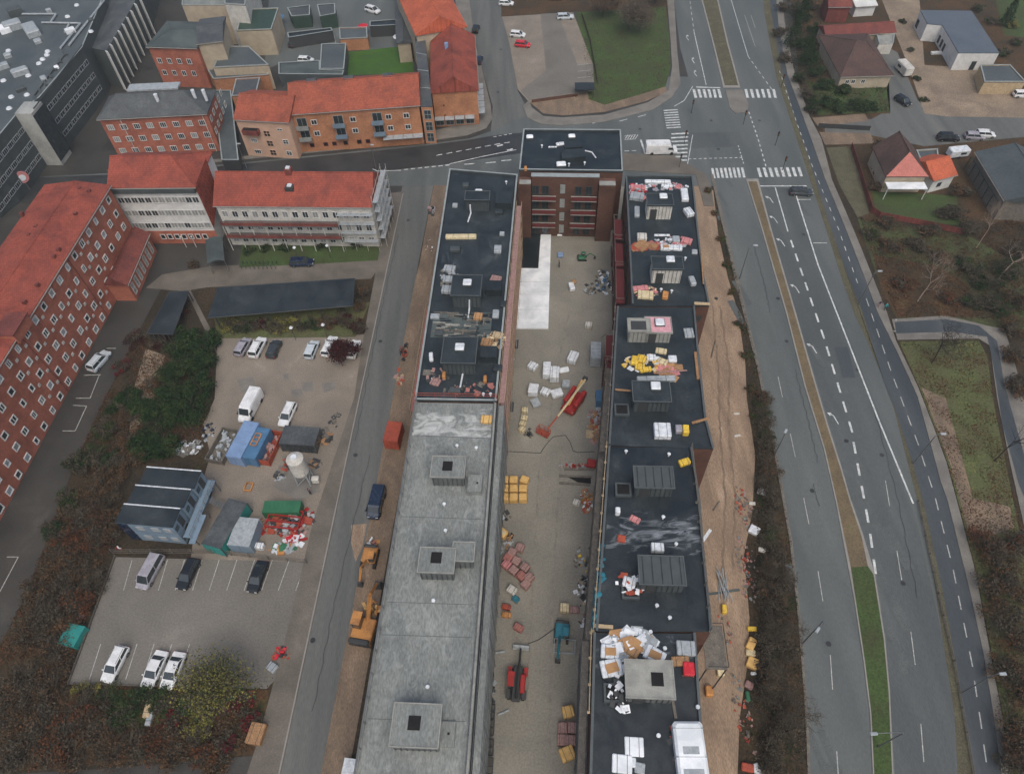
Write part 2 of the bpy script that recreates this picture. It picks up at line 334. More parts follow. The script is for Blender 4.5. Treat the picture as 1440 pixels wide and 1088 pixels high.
cyc_r = [(1064, -350), (1086, -60), (1095, 40), (1107, 105), (1129, 164), (1148, 217), (1160, 252), (1180, 300), (1198, 345), (1216, 392), (1234, 440), (1263, 499), (1290, 558), (1305, 612), (1322, 676), (1332, 704), (1362, 825), (1383, 921), (1398, 1014), (1411, 1110)]
foot_r = [(1074, -350), (1096, -60), (1103, 30), (1117, 103), (1138, 164), (1155, 196), (1170, 254), (1190, 300), (1209, 345), (1229, 395), (1247, 440), (1259, 478), (1290, 543), (1313, 602), (1331, 652), (1345, 704), (1372, 807), (1391, 914), (1408, 1003), (1420, 1110)]
ground("west_carriageway", west_l + med_l[::-1], M['asph'], .030)
ground("east_carriageway", med_r + east_r[::-1], M['asph'], .030)
ground("junction", [(940, 108), (1094, 110), (1134, 240), (1150, 284), (1090, 262), (1060, 262), (990, 262), (870, 262), (700, 260), (530, 262), (526, 244), (300, 250), (160, 262), (-200, 300), (-200, 262), (150, 244), (300, 233), (400, 223), (520, 211), (600, 203), (660, 195), (690, 185), (735, 165), (850, 172), (920, 150)], M['asph'], .034)
ground("cross_street", [(-300, 330), (-300, 262), (150, 246), (300, 235), (400, 225), (520, 213), (600, 205), (660, 197), (700, 190), (745, 186), (745, 214), (620, 232), (530, 242), (300, 250), (150, 268)], M['asphw'], .038)
ground("north_street", [(640, -350), (655, 0), (676, 90), (693, 150), (690, 188), (745, 190), (750, 168), (728, 128), (716, 60), (706, 0), (690, -350)], M['street'], .030)
ground("resurfaced_lane", [(962, 187), (1040, 186), (1046, 206), (974, 209)], M['asph2'], .046)
ground("tarmac_patch", [(1173, 488), (1192, 488), (1203, 531), (1185, 531)], M['asphd'], .040)
ground("dark_approach", [(1068, 264), (1118, 264), (1150, 370), (1180, 440), (1240, 590), (1286, 720), (1340, 960), (1344, 1110), (1260, 1110), (1246, 896), (1232, 807), (1190, 676), (1120, 440)], M['asph2'], .036)
ground("cycle_track", cyc_l + cyc_r[::-1], M['asphd'], .050)
slab("east_footway", cyc_r + foot_r[::-1], M['pave'], .12)
ground("verge_strip", east_r + cyc_l[::-1], M['verge'], .044)
# medians with real kerbs
def lerp_edges(a, b, t): return [(p[0] * (1 - t) + q[0] * t, p[1] * (1 - t) + q[1] * t) for p, q in zip(a, b)]
slab("north_median", [(955, -350), (978, -60), (986, 0), (1002, 61), (1017, 124), (1041, 124), (1024, 61), (1010, 0), (1003, -60), (980, -350)], M['kerb'], .12)
ground("north_median_grass", [(957, -350), (980, -60), (988, 0), (1004, 61), (1019, 121), (1038, 121), (1022, 61), (1008, 0), (1001, -60), (978, -350)], M['verge'], .125)
slab("south_median", [(1049, 252), (1066, 252), (1084, 320), (1119, 440), (1143, 525), (1164, 597), (1184, 660), (1196, 702), (1214, 754), (1230, 807), (1244, 896), (1251, 971), (1257, 1110), (1228, 1110), (1223, 1003), (1214, 930), (1201, 843), (1175, 706), (1158, 631), (1131, 543), (1105, 440), (1070, 320)], M['kerb'], .12)
ground("south_median_gravel", [(1052, 256), (1064, 256), (1082, 321), (1117, 441), (1141, 526), (1162, 598), (1182, 661), (1194, 703), (1211, 754), (1220, 796), (1196, 798), (1177, 706), (1160, 631), (1133, 543), (1107, 440), (1072, 320)], M['medbrown'], .125)
ground("south_median_grass", [(1196, 798), (1220, 796), (1228, 808), (1242, 897), (1249, 972), (1255, 1110), (1230, 1110), (1225, 1003), (1216, 930), (1203, 843)], M['grass'], .126)
slab("refuge_island", [(1020, 127), (1044, 127), (1053, 148), (1050, 158), (1034, 160), (1026, 152)], M['pave'], .12)
# pavements round the junction
slab("north_pavement", [(150, 240), (300, 229), (400, 219), (520, 207), (600, 199), (656, 191), (684, 181), (692, 168), (690, 148), (676, 90), (668, 60), (652, -60), (640, -350), (625, -350), (640, 0), (655, 80), (668, 140), (674, 168), (590, 190), (330, 222)], M['pave'], .12)
slab("corner_pavement", [(735, 150), (742, 166), (760, 175), (790, 177), (850, 172), (918, 155), (944, 138), (957, 118), (952, 70), (948, 0), (940, -60), (932, -350), (924, -350), (932, -60), (938, 0), (943, 60), (945, 95), (940, 128), (910, 145), (850, 162), (790, 166), (764, 164), (748, 152), (744, 142)], M['pave'], .12)
slab("site_pavement", [(876, 216), (948, 220), (975, 236), (992, 246), (1000, 262), (1004, 290), (990, 290), (978, 246), (876, 240)], M['paveb'], .12)
slab("road_edge_kerb", [(999, 246), (1003, 246), (1038, 392), (1069, 520), (1093, 640), (1114, 760), (1126, 870), (1133, 960), (1138, 1040), (1140, 1110), (1136, 1110), (1134, 1040), (1129, 960), (1122, 870), (1110, 760), (1089, 640), (1065, 520), (1033, 392)], M['woodg'], .11)
# corner plot north of the block
ground("corner_plot_soil", [(742, 142), (826, 128), (850, 140), (905, 132), (936, 120), (938, 130), (908, 143), (850, 158), (792, 163), (764, 160)], M['dirt'], .050)
ground("plot_grass", [(810, 18), (936, 10), (942, 60), (943, 95), (936, 122), (905, 132), (850, 148), (828, 140), (822, 90)], M['grass'], .054)
ground("plot_brown_ground", [(705, -80), (930, -80), (938, 0), (940, 70), (900, 80), (850, 40), (812, 16), (705, 24)], M['leafsoil'], .052)
ground("gravel_parking", [(706, 24), (806, 18), (834, 92), (836, 128), (744, 144), (728, 126), (716, 60)], M['gravel'], .056)
ground("parking_tarmac", [(760, 20), (784, 19), (800, 60), (812, 92), (834, 90), (835, 126), (744, 142), (732, 128), (768, 100)], M['lot'], .059)
ground("back_lane", [(700, 0), (815, -12), (960, -60), (960, -90), (690, -80)], M['street'], .058)
# residential side, east
ground("residential_street", [(1160, 166), (1225, 168), (1240, 160), (1300, 160), (1450, 160), (2100, 120), (2100, 200), (1450, 192), (1300, 206), (1222, 190), (1160, 190)], M['street'], .020)
ground("house_drive", [(1236, 60), (1262, 74), (1290, 140), (1312, 165), (1252, 165), (1246, 120)], M['street'], .022)
ground("verge_by_street", [(1142, 166), (1216, 160), (1222, 170), (1150, 178)], M['dirt'], .024)
ground("verge_south", [(1152, 186), (1224, 188), (1230, 202), (1160, 204)], M['dirt'], .026)
ground("clay_yard", [(1240, 0), (1290, -40), (1300, 92), (1380, 96), (1440, 130), (1520, 150), (1450, 166), (1330, 164), (1300, 160), (1276, 90)], M['tan'], .024)
ground("garden_lawn", [(1136, 116), (1250, 116), (1252, 158), (1150, 162)], M['grass'], .022)
ground("lawn_patch", [(1390, -40), (1500, -40), (1500, 60), (1412, 50)], M['grass'], .020)
ground("meadow_strip", [(1162, 208), (1198, 206), (1222, 300), (1206, 306), (1180, 260)], M['verge'], .022)
ground("back_garden", [(1226, 268), (1345, 276), (1352, 318), (1300, 312), (1232, 300)], M['grass'], .022)
ground("rough_meadow", [(1206, 308), (1360, 330), (1480, 400), (1480, 470), (1260, 448), (1230, 380)], M['meadow'], .018)
ground("leaf_litter", [(1228, 358), (1310, 372), (1362, 400), (1370, 446), (1262, 446), (1240, 410)], M['leafsoil'], .022)
# park paths
slab("park_path", [(1254, 449), (1330, 444), (1396, 460), (1412, 462), (1424, 500), (1450, 600), (1500, 700), (1500, 820), (1440, 740), (1420, 650), (1402, 560), (1392, 486), (1376, 476), (1262, 478)], M['pave'], .06)
ground("park_cycle_lane", [(1258, 453), (1330, 449), (1376, 458), (1402, 480), (1412, 540), (1440, 640), (1470, 730), (1470, 770), (1432, 680), (1410, 600), (1396, 510), (1388, 474), (1340, 467), (1260, 469)], M['asphd'], .07)
ground("park_grass", [(1264, 480), (1376, 478), (1388, 500), (1398, 570), (1414, 650), (1432, 740), (1500, 900), (1500, 1120), (1424, 1110), (1410, 1003), (1394, 914), (1374, 807), (1347, 704), (1333, 652), (1315, 602), (1292, 543)], M['grassd'], .014)
ground("worn_earth", [(1296, 545), (1330, 560), (1352, 640), (1368, 700), (1420, 712), (1426, 742), (1372, 760), (1360, 740), (1336, 652)], M['dirt'], .018)

# ---- painted markings: real strips laid on the asphalt
MZ = .062
def along(pts, z=MZ):
    w = [G(x, y, 0) for x, y in pts]; segs = []; s = 0
    for a, b in zip(w, w[1:]): l = (b - a).length; segs.append((s, l, a, b)); s += l
    def at(t):
        for s0, l, a, b in segs:
            if t <= s0 + l: return a + (b - a) * ((t - s0) / l), (b - a).normalized()
        return b, (b - a).normalized()
    return at, s
def strip(mb, p0, d, l, w, z=MZ):
    n = Vector((-d.y, d.x, 0)); q = p0 + d * l
    mb.add([(p.x, p.y, z) for p in (p0 - n * w / 2, q - n * w / 2, q + n * w / 2, p0 + n * w / 2)][::-1], [(0, 1, 2, 3)])
def dashes(mb, pts, dash, gap, w, z=MZ):
    at, L = along(pts); t = 0
    while t < L - dash * .5:
        k = max(1, int(dash / 3)) if dash > 3 else 1
        for i in range(k):
            p, d = at(t + dash * i / k); strip(mb, p, d, dash / k + .01, w, z)
        t += dash + gap
def line(mb, pts, w, z=MZ):
    for a, b in zip(pts, pts[1:]):
        a = G(*a); b = G(*b); d = b - a; strip(mb, a, d.normalized(), d.length, w, z)
mk = MB()
# east carriageway
line(mk, [(1090, 264), (1108, 326)], .22); dashes(mk, [(1112, 338), (1160, 480), (1196, 600), (1222, 740), (1232, 812)], 2.1, 1.75, .33)
line(mk, [(1116, 264), (1150, 372), (1200, 500), (1236, 592), (1284, 708)], .25)
line(mk, [(1068, 262), (1134, 262)], .3)
for y in (281, 342): line(mk, [(1122 + (y - 281) * .35, y), (1140 + (y - 281) * .37, y)], .15)
line(mk, [(979, 123), (1013, 124)], .4)
line(mk, [(976, 46), (993, 120)], .16); dashes(mk, [(962, -60), (976, 46)], 1.6, 1.6, .14)
line(mk, [(1022, -20), (1052, 80)], .14); dashes(mk, [(1052, 80), (1085, 126)], 1.2, 1.2, .16)
dashes(mk, [(1053, 158), (1066, 196), (1078, 238)], .9, .9, .22)
dashes(mk, [(968, 224), (1044, 222)], .6, .5, .2); dashes(mk, [(1038, 205), (1046, 232)], .6, .6, .2)
# zebra crossings
def zebra(a, b, n, wid, depth_px):
    for i in range(n):
        t = i / (n - 1); x = a[0] + (b[0] - a[0]) * t; y = a[1] + (b[1] - a[1]) * t
        p0 = G(x - depth_px[0] / 2, y - depth_px[1] / 2); p1 = G(x + depth_px[0] / 2, y + depth_px[1] / 2); d = p1 - p0
        strip(mk, p0, d.normalized(), d.length, wid)
zebra((977, 132), (1012, 132), 6, .62, (3, 12)); zebra((1050, 132), (1089, 132), 6, .62, (3, 12))
zebra((1003, 244), (1045, 243), 8, .5, (3, 14)); zebra((1068, 243), (1125, 242), 8, .6, (4, 13))
zebra((934, 155), (940, 179), 8, .5, (20, -1)) if False else None
for i in range(8):
    y = 156 + i * 3.5; x0 = 933 + i * .6; a = G(x0, y); b = G(x0 + 20, y - 1.2); strip(mk, a, (b - a).normalized(), (b - a).length, .38)
for i in range(9):
    y = 189 + i * 5.4; x0 = 944 - i * .3; a = G(x0, y); b = G(x0 + 24, y - 1.2); strip(mk, a, (b - a).normalized(), (b - a).length, .5)
# kerb lines, stop lines and arrows by the crossing
line(mk, [(901, 197), (910, 225)], .4); line(mk, [(974, 190), (966, 236)], .15)
line(mk, [(974, 122), (962, 142), (948, 150)], .16)
line(mk, [(878, 192), (894, 190)], .14); line(mk, [(878, 197), (894, 196)], .14)
for i in range(5): line(mk, [(879 + i * 3.5, 196), (883 + i * 3.5, 190)], .16)
for x, y in ((838, 173), (876, 170), (902, 164)): line(mk, [(x - 5, y + 1), (x + 6, y - 2)], .2)
dashes(mk, [(878, 213), (898, 212)], 1, .6, .2)
# cross street
line(mk, [(524, 238), (531, 241), (564, 240)], .2)
dashes(mk, [(568, 239), (636, 232)], .9, .6, .28); line(mk, [(632, 231), (676, 221), (726, 211)], .22)
for x, y in ((660, 231), (690, 229), (712, 226)): line(mk, [(x - 7, y + .6), (x + 7, y - .6)], .3)
dashes(mk, [(614, 219), (700, 203), (726, 199)], 1.3, .9, .24); dashes(mk, [(694, 193), (722, 188)], .7, .5, .2)
for x, y in ((703, 206), (717, 212)): line(mk, [(x - 4, y), (x + 4, y - 2)], .5)
# north street and far marks
dashes(mk, [(1096, 100), (1120, 172), (1143, 236), (1178, 320), (1210, 410)], 1.2, 1.7, .12)
# turn arrows
def arrow(px, py, flip=-1, s=.72):
    c = G(px, py); at, _ = None, None
    d = Vector((-.165, .986, 0)); n = Vector((d.y, -d.x, 0)) * flip
    def q(a, b): return (c.x + d.x * a * s + n.x * b * s, c.y + d.y * a * s + n.y * b * s, MZ)
    for poly in ([(-1.6, -.1), (.7, -.1), (.7, .12), (-1.6, .12)], [(.7, -.1), (1.3, .35), (1.1, .55), (.6, .12)], [(1.5, .1), (1.75, 1.0), (.7, .75)]):
        v = [q(*p) for p in poly]; ar = sum(v[i][0] * v[(i + 1) % len(v)][1] - v[(i + 1) % len(v)][0] * v[i][1] for i in range(len(v)))
        if ar < 0: v = v[::-1]
        mk.add(v, [tuple(range(len(v)))])
for x, y in ((1084, 281), (1090, 309), (1100, 341), (1120, 406), (1144, 490), (1174, 588)): arrow(x, y)
for x, y in ((966, 54), (974, 86), (977, 104)): arrow(x, y, 1, .8)
tag(mk.build("road_markings", M['mark']), kind='structure')
mk = MB()
dashes(mk, [(1094, 530), (1122, 660), (1148, 790), (1166, 900), (1180, 1110)], 4.2, 7.0, .11)
dashes(mk, [(1245, 676), (1262, 780), (1278, 868), (1290, 960), (1302, 1110)], 4.2, 7.0, .11)
dashes(mk, [(1218, 420), (1252, 520), (1290, 622), (1315, 700), (1340, 800), (1366, 930), (1378, 1010), (1392, 1110)], 1.9, 1.75, .14)
dashes(mk, [(1262, 462), (1330, 457), (1374, 464)], 1.6, 1.3, .1); dashes(mk, [(1398, 488), (1410, 556), (1424, 620), (1450, 720)], 1.7, 1.5, .12)
line(mk, [(1256, 466), (1280, 466)], .12)
for i, x in enumerate((176, 201, 226, 250, 275, 299, 324, 349, 374, 398, 423)):
    line(mk, [(x + 10 - i * .1, 787), (x - 2 - i * .5, 830)], .11)
for i, x in enumerate((130, 155, 181, 205, 230, 255)): line(mk, [(x + 12, 905), (x - 4, 955)], .11)
for a, b in (((118, 528), (142, 527)), ((107, 560), (127, 560)), ((103, 570), (122, 571)), ((88, 606), (106, 606)), ((140, 527), (127, 560)), ((122, 571), (106, 606)), ((150, 490), (163, 490)), ((0, 832), (26, 783)), ((10, 783), (26, 783))):
    line(mk, [a, b], .12)
for i in range(4): line(mk, [(812, 92 + i * 9), (830 + i, 90 + i * 9)], .12)
for x in (432, 452, 472): line(mk, [(x - 2, 50), (x + 1, 66)], .1)
line(mk, [(566, 275), (545, 355)], .1); dashes(mk, [(1260, 449), (1262, 470)], .3, .3, .2)
line(mk, [(1047, 22), (1062, 66)], .1); line(mk, [(1056, 22), (1062, 40)], .1)
tag(mk.build("faded_markings", M['markd']), kind='structure')
# median kerb tops, wheel stops and site kerbs
kb = MB()
line(kb, [(568 - 1, 272), (390, 1100)], .18, .115)
tag(kb.build("kerb_line", M['kerb']), kind='structure')
# repairs, sealed cracks, drains and manholes in the asphalt
rnd = random.Random(12)
def blot(mb, px, py, L, Wd, a, z, n=4):
    c = G(px, py)
    if n == 4: vs = [(c.x + math.cos(a) * i * L / 2 - math.sin(a) * j * Wd / 2, c.y + math.sin(a) * i * L / 2 + math.cos(a) * j * Wd / 2, z) for i, j in ((-1, -1), (1, -1), (1, 1), (-1, 1))]
    else: vs = [(c.x + math.cos(q * 6.2832 / n) * L / 2, c.y + math.sin(q * 6.2832 / n) * Wd / 2, z) for q in range(n)]
    mb.add(vs, [tuple(range(n))])
pa = MB(); dk = MB()
for _ in range(26):
    t = rnd.random(); e = rnd.choice([(west_l[6:], med_l[5:]), (med_r[6:], east_r[6:])]); k_ = rnd.randrange(min(len(e[0]), len(e[1])) - 1); f_ = rnd.random()
    x = e[0][k_][0] * (1 - t) + e[1][k_][0] * t; y = e[0][k_][1]; blot(pa, x, y + rnd.uniform(0, 60), rnd.uniform(.6, 1.4), rnd.uniform(1.5, 7), .16, .0565 + rnd.random() * .003)
for x, y in ((1007, 420), (1094, 420), (1142, 690), (1165, 905), (1206, 520), (1240, 640), (1270, 820), (1200, 380), (1130, 330), (1106, 480), (1000, 170), (1068, 170), (1010, 210), (900, 182), (574, 310), (535, 480), (470, 720), (500, 640), (440, 900), (700, 130), (704, 70), (1190, 620), (1086, 700), (1070, 560)): blot(dk, x, y, .7, .7, 0, .0605, 12)
for pts in ([(1143, 680), (1148, 700), (1152, 712)], [(1060, 346), (1075, 400), (1083, 440)], [(1118, 520), (1136, 590), (1150, 650)], [(560, 330), (540, 420), (519, 520), (500, 620)], [(520, 640), (470, 850), (440, 1000)], [(1010, 300), (1040, 420), (1060, 500)], [(1225, 560), (1262, 700), (1290, 840)]):
    w = [G(*p) for p in pts]
    for a, b in zip(w, w[1:]):
        n = 14
        for k in range(n):
            p = a.lerp(b, k / n) + Vector((math.sin(k * 1.7) * .12, 0, 0)); q = a.lerp(b, (k + 1) / n) + Vector((math.sin((k + 1) * 1.7) * .12, 0, 0)); d = q - p; strip(dk, p, d.normalized(), d.length + .02, .07, .0607)
tag(pa.build("road_repairs", mat('repair_asphalt', (.098, .108, .107), (.08, .09, .09), sc=.3, rough=.6)), kind='structure'); tag(dk.build("sealed_cracks", M['asphw']), kind='structure')
for nm, pts, m in (("tyre_tracks", ([(1012, 430), (1026, 520), (1024, 600), (1034, 700), (1030, 800)], [(1002, 430), (1010, 520), (1012, 600), (1020, 700), (1016, 800)], [(556, 560), (516, 760), (482, 960), (466, 1090)], [(620, 300), (596, 430), (575, 520)]), 'dirt'), ("mud_tracks", ([(760, 640), (752, 760), (746, 880), (740, 1000)], [(790, 620), (782, 740), (776, 880), (772, 1060)], [(800, 440), (782, 520), (770, 620)]), 'court')):
    mb = MB()
    for a in pts:
        w = [G(*p) for p in a]
        for i in range(len(w) - 1):
            n = 24
            for k in range(n):
                p = w[i].lerp(w[i + 1], k / n); q = w[i].lerp(w[i + 1], (k + 1) / n); d = (q - p).normalized()
                strip(mb, p + Vector((.10 * math.sin(k * .9), 0, 0)), d, (q - p).length * 1.05, rnd.uniform(.2, .42), .0275 if nm == 'tyre_tracks' else .0185)
    tag(mb.build(nm, mat(nm, tuple(x * .95 for x in ((.23, .168, .118) if m == 'dirt' else (.25, .237, .202))), sc=.6, rough=.7)), kind='structure')
ground("puddled_yard", [(392, 655), (440, 648), (452, 690), (420, 704), (384, 684)], M['pave'], .0155)
for i, pts in enumerate(([(334, 534), (356, 530), (360, 545), (340, 552)], [(408, 548), (424, 546), (426, 556), (412, 558)], [(424, 538), (440, 537), (440, 550), (426, 550)], [(452, 540), (470, 536), (472, 546), (456, 552)], [(398, 526), (406, 525), (406, 533), (399, 534)])): ground("gravel_patch", pts, M['pave'], .0155 + i * .0002)
# ------------------------------------------------------------------ building kit
WIN = {}
def win_mesh(w, h, fm, gm, nx, ny, fr, dp):
    k = (w, h, fm, gm, nx, ny, fr, dp)
    if k in WIN: return WIN[k]
    b = MB()
    for s in (-1, 1): b.box(s * (w / 2 - fr / 2), -dp / 2, 0, fr, dp, h)
    for z in (0, h - fr): b.box(0, -dp / 2, z, w - 2 * fr, dp * .9, fr)
    for i in range(1, nx): b.box(-w / 2 + w * i / nx, -dp / 2, fr, fr * .6, dp * .7, h - 2 * fr)
    for i in range(1, ny): b.box(0, -dp / 2, h * i / ny, w - 2 * fr, dp * .6, fr * .6)
    b.cur = 1; b.box(0, -.012, fr * .5, w - fr, .02, h - fr)
    me = bpy.data.meshes.new("window"); me.from_pydata(b.v, [], b.f); me.materials.append(M[fm]); me.materials.append(M[gm])
    me.polygons.foreach_set('material_index', b.m); WIN[k] = me; return me
def window(par, A, B, u, z, w=1.2, h=1.4, fm='white', gm='glass', nx=2, ny=1, fr=.1, dp=.09, name='window', cull=True):
    """window on the wall A->B (outward = right-hand side of A->B seen from above), at u metres from A"""
    A = Vector((A[0], A[1], 0)); B = Vector((B[0], B[1], 0)); d = (B - A).normalized(); p = A + d * u + Z * z
    if cull and not visible(p, 30): return
    o = bpy.data.objects.new(name, win_mesh(w, h, fm, gm, nx, ny, fr, dp)); C.objects.link(o); o.parent = par
    o.matrix_parent_inverse = Matrix.Identity(4)
    o.matrix_local = WM[par.name] @ Matrix.Translation(p) @ Matrix.Rotation(math.atan2(d.y, d.x), 4, 'Z')
    return o
def rows(par, A, B, zs, us, **k):
    for z in zs:
        for u in us: window(par, A, B, u, z, **k)
def frange(a, b, n): return [a + (b - a) * i / (n - 1) for i in range(n)] if n > 1 else [(a + b) / 2]
def solid(o, ov=0): return o
def roof_pts(A, B, n, w1, w2, hl, hr, oh=.35):
    """front eave A->B, n horizontal unit pointing back; returns corners and ridge ends (plan)"""
    d = (B - A).normalized(); a = A - d * oh - n * oh; b = B + d * oh - n * oh
    c = B + d * oh + n * (w1 + w2 + oh); e = A - d * oh + n * (w1 + w2 + oh)
    r0 = A + n * w1 + d * (hl if hl else -oh); r1 = B + n * w1 - d * (hr if hr else -oh)
    return a, b, c, e, r0, r1
def pitched(name, label, cat, A, B, w1, w2, eave, rise, wall, roof, hl=0, hr=0, group=None, base=0.0, n=None, capm=None, par=None, gut=True):
    """A, B: the front eave's ends in plan; returns the thing and its four wall corners (front-left, front-right, back-right, back-left)"""
    A = Vector((A[0], A[1], 0)); B = Vector((B[0], B[1], 0)); d = (B - A).normalized(); n = n or Vector((-d.y, d.x, 0))
    T = par or thing(name, label, cat, ((A + B) / 2 + n * (w1 + w2) / 2)[:], 0, group)
    c0, c1, c2, c3 = A, B, B + n * (w1 + w2), A + n * (w1 + w2)
    m = MB(); m.prism([c0, c1, c2, c3], base, eave)
    if not hl: m.add([c0 + Z * eave, c3 + Z * eave, A + n * w1 + Z * (eave + rise - .05), c0 + d * .3 + Z * eave, c3 + d * .3 + Z * eave, A + n * w1 + d * .3 + Z * (eave + rise - .05)], [(0, 2, 1), (3, 4, 5), (0, 3, 5, 2), (1, 2, 5, 4)])
    if not hr: m.add([c1 + Z * eave, c2 + Z * eave, B + n * w1 + Z * (eave + rise - .05), c1 - d * .3 + Z * eave, c2 - d * .3 + Z * eave, B + n * w1 - d * .3 + Z * (eave + rise - .05)], [(0, 1, 2), (3, 5, 4), (0, 2, 5, 3), (1, 4, 5, 2)])
    m.build("wall", M[wall], T)
    a, b, c, e, r0, r1 = roof_pts(A, B, n, w1, w2, hl, hr); t = .18
    lo = [p + Z * (eave + .02) for p in (a, b, c, e)]; hi = [p + Z * (eave + .02 + t) for p in (a, b, c, e)]
    q0 = r0 + Z * (eave + rise + t); q1 = r1 + Z * (eave + rise + t)
    k = MB(); k.add(lo + hi + [q0, q1], [(3, 2, 1, 0), (0, 1, 5, 4), (1, 2, 6, 5), (2, 3, 7, 6), (3, 0, 4, 7), (4, 5, 9, 8), (6, 7, 8, 9), (5, 6, 9), (7, 4, 8)])
    R_ = k.build("roof", M[roof], T)
    k = MB(); k.cyl(q0 - Z * .02, q1 - Z * .02, .14, n=6)
    if hl: k.cyl(hi[0], q0, .10, n=5); k.cyl(hi[3], q0, .10, n=5)
    if hr: k.cyl(hi[1], q1, .10, n=5); k.cyl(hi[2], q1, .10, n=5)
    k.build("ridge_tiles", M[roof if not capm else capm], R_)
    if gut:
        g = MB(); g.cyl(a + Z * (eave + .02) - n * .06, b + Z * (eave + .02) - n * .06, .09, n=6); g.build("gutter", M['kerb'], T)
    return T, (c0, c1, c2, c3), R_
def ridge_w1(A, B, py, rise, eave, slope=None):
    """distance back to the ridge so that it shows at picture height py"""
    d = (B - A).normalized(); n = Vector((-d.y, d.x, 0)); lo, hi = .5, 30; mid = (A + B) / 2
    for _ in range(40):
        w = (lo + hi) / 2; r = rise if slope is None else w * slope
        y = P((mid + n * w) + Z * (eave + r) - Z * mid.z)[1]
        if y > py: lo = w
        else: hi = w
    return w
def XY(v): return Vector((v[0], v[1], 0))
def roof_rail(T, poly, z, r=.03): pass
def parapet(T, poly, z, h=.35, w=.3, wallm='panel', capm='cap', skip=()):
    """low wall round a flat roof polygon with a metal capping"""
    n = len(poly); wall = MB(); cap = MB()
    ar = sum(poly[i][0] * poly[(i + 1) % n][1] - poly[(i + 1) % n][0] * poly[i][1] for i in range(n))
    if ar < 0: poly = poly[::-1]; skip = [(n - 2 - i) % n for i in skip]
    for i in range(n):
        if i in skip: continue
        a = XY(poly[i]); b = XY(poly[(i + 1) % n]); d = (b - a).normalized(); q = Vector((-d.y, d.x, 0))
        c = (a + b) / 2 + q * w / 2; L = (b - a).length; an = math.atan2(d.y, d.x)
        wall.box(c.x, c.y, z, L - w * 1.02, w, h - .06, an); cap.box(c.x, c.y, z + h - .058 + i * .002, L + .02, w + .06, .06, an)
    wall.build("parapet", M[wallm], T); cap.build("parapet_capping", M[capm], T)
def sky_light(T, p, w=1.3, d=1.5, h=.35, a=-AX, kind='white'):
    k = MB(); k.box(p[0], p[1], p[2], w + .15, d + .15, h * .6, a); fr = k.build("skylight_curb", M['panel'], T)
    k = MB(); k.bbox(p[0], p[1], p[2] + h * .6, w, d, h * .6, .12, a); k.build("skylight_dome", M['sheet' if kind == 'white' else 'foilg'], T)
def stairbox(T, px, py, w, d, z0, h, ang, wallm, roofm, light='white', name="stair_house", door=True, lpos=(0, .1)):
    """a stair house on a flat roof; px,py = front left roof corner"""
    zt = z0 + h; p = G(px, py, zt); e = Vector((math.cos(ang), math.sin(ang), 0)); n = Vector((-e.y, e.x, 0)); p = XY(p)
    c = p + e * w / 2 + n * d / 2
    k = MB(); k.box(c.x, c.y, z0, w - .44, d - .44, h - .2, ang); wl_ = k.build(name, M[wallm], T)
    k = MB(); k.box(c.x, c.y, zt - .2, w, d, .2, ang); k.build("stair_roof", M[roofm], wl_)
    if wallm in ('concl', 'offwhite', 'panel', 'concd'):
        k = MB(); nn = int(w / .6)
        for i in range(nn):
            q = p + e * (.35 + i * .6) + n * .19; k.box(q.x, q.y, z0, .05, .1, h - .22, ang)
        k.build("wall_joint", M['concd' if wallm in ('concl', 'offwhite') else 'felt'], wl_)
    if door:
        q = p + e * w * .28 + n * .17; k = MB(); k.box(q.x, q.y, z0 + .02, 1.1, .12, min(2.1, h - .3), ang); k.build("door", M['dkgrey'], wl_)
    if roofm == 'panel':
        k = MB()
        for i in range(5): q = c + e * (-w / 2 + w * (i + .5) / 5); k.box(q.x, q.y, zt, .09, d - .06, .05, ang)
        k.build("roof_seam", M['felt'], wl_)
    k = MB()
    for s_, t_, a_, b_ in ((0, -d / 2 + .06, w, .12), (0, d / 2 - .06, w, .12), (-w / 2 + .06, 0, .12, d - .26), (w / 2 - .06, 0, .12, d - .26)): q = c + e * s_ + n * t_; k.box(q.x, q.y, zt + .002, a_, b_, .09, ang)
    k.build("roof_rim", M['capd' if roofm in ('felt', 'panel') else 'concl'], wl_)
    lp = c + e * lpos[0] + n * lpos[1]
    if light == 'hole':
        k = MB(); k.box(lp.x, lp.y, zt, 1.25, 1.35, .05, ang)
        k.build("roof_opening", M['dark'], wl_)
    elif light:
        k = MB(); k.box(lp.x, lp.y, zt, 1.45, 1.45, .25, ang); k.build("skylight_curb", M['panel'], wl_)
        k = MB(); k.bbox(lp.x, lp.y, zt + .25, 1.3, 1.3, .18, .1, ang); k.build("skylight_dome", M['foil'], wl_)
    return wl_, p, e, n, zt
# ------------------------------------------------------------------ the block under construction
ZR = 13.5
def roofpoly(pts, z=ZR): return [XY(G(x, y, z)) for x, y in pts]
def wing(name, label, pts, wallm, roofm, capm='cap', z=ZR, par=True, skip=(), h=.35):
    poly = roofpoly(pts, z + h); c = sum(poly, Vector()) / len(poly)
    T = thing(name, label, "building", c[:]); MB().prism(poly, 0, z - .15).build("wall", M[wallm], T)
    MB().prism(poly, z - .148, z).build("roof_deck", M[roofm], T)
    if par: parapet(T, [tuple(p) for p in poly], z, h, .22, 'panel', capm, skip)
    return T, poly
WD, pWD = wing("apartment_wing", "west wing of the apartment block with black felt roof, between side street and courtyard", [(632, 237), (728, 245), (698, 563), (583, 561)], 'brickb', 'felt')
WG, pWG = wing("concrete_wing", "long bare grey concrete wing of the apartment block, roof not yet felted", [(583, 563.5), (698, 565.5), (657, 1110), (652, 1200), (477, 1200), (496, 1090)], 'concd', 'conc', 'conc', par=False)
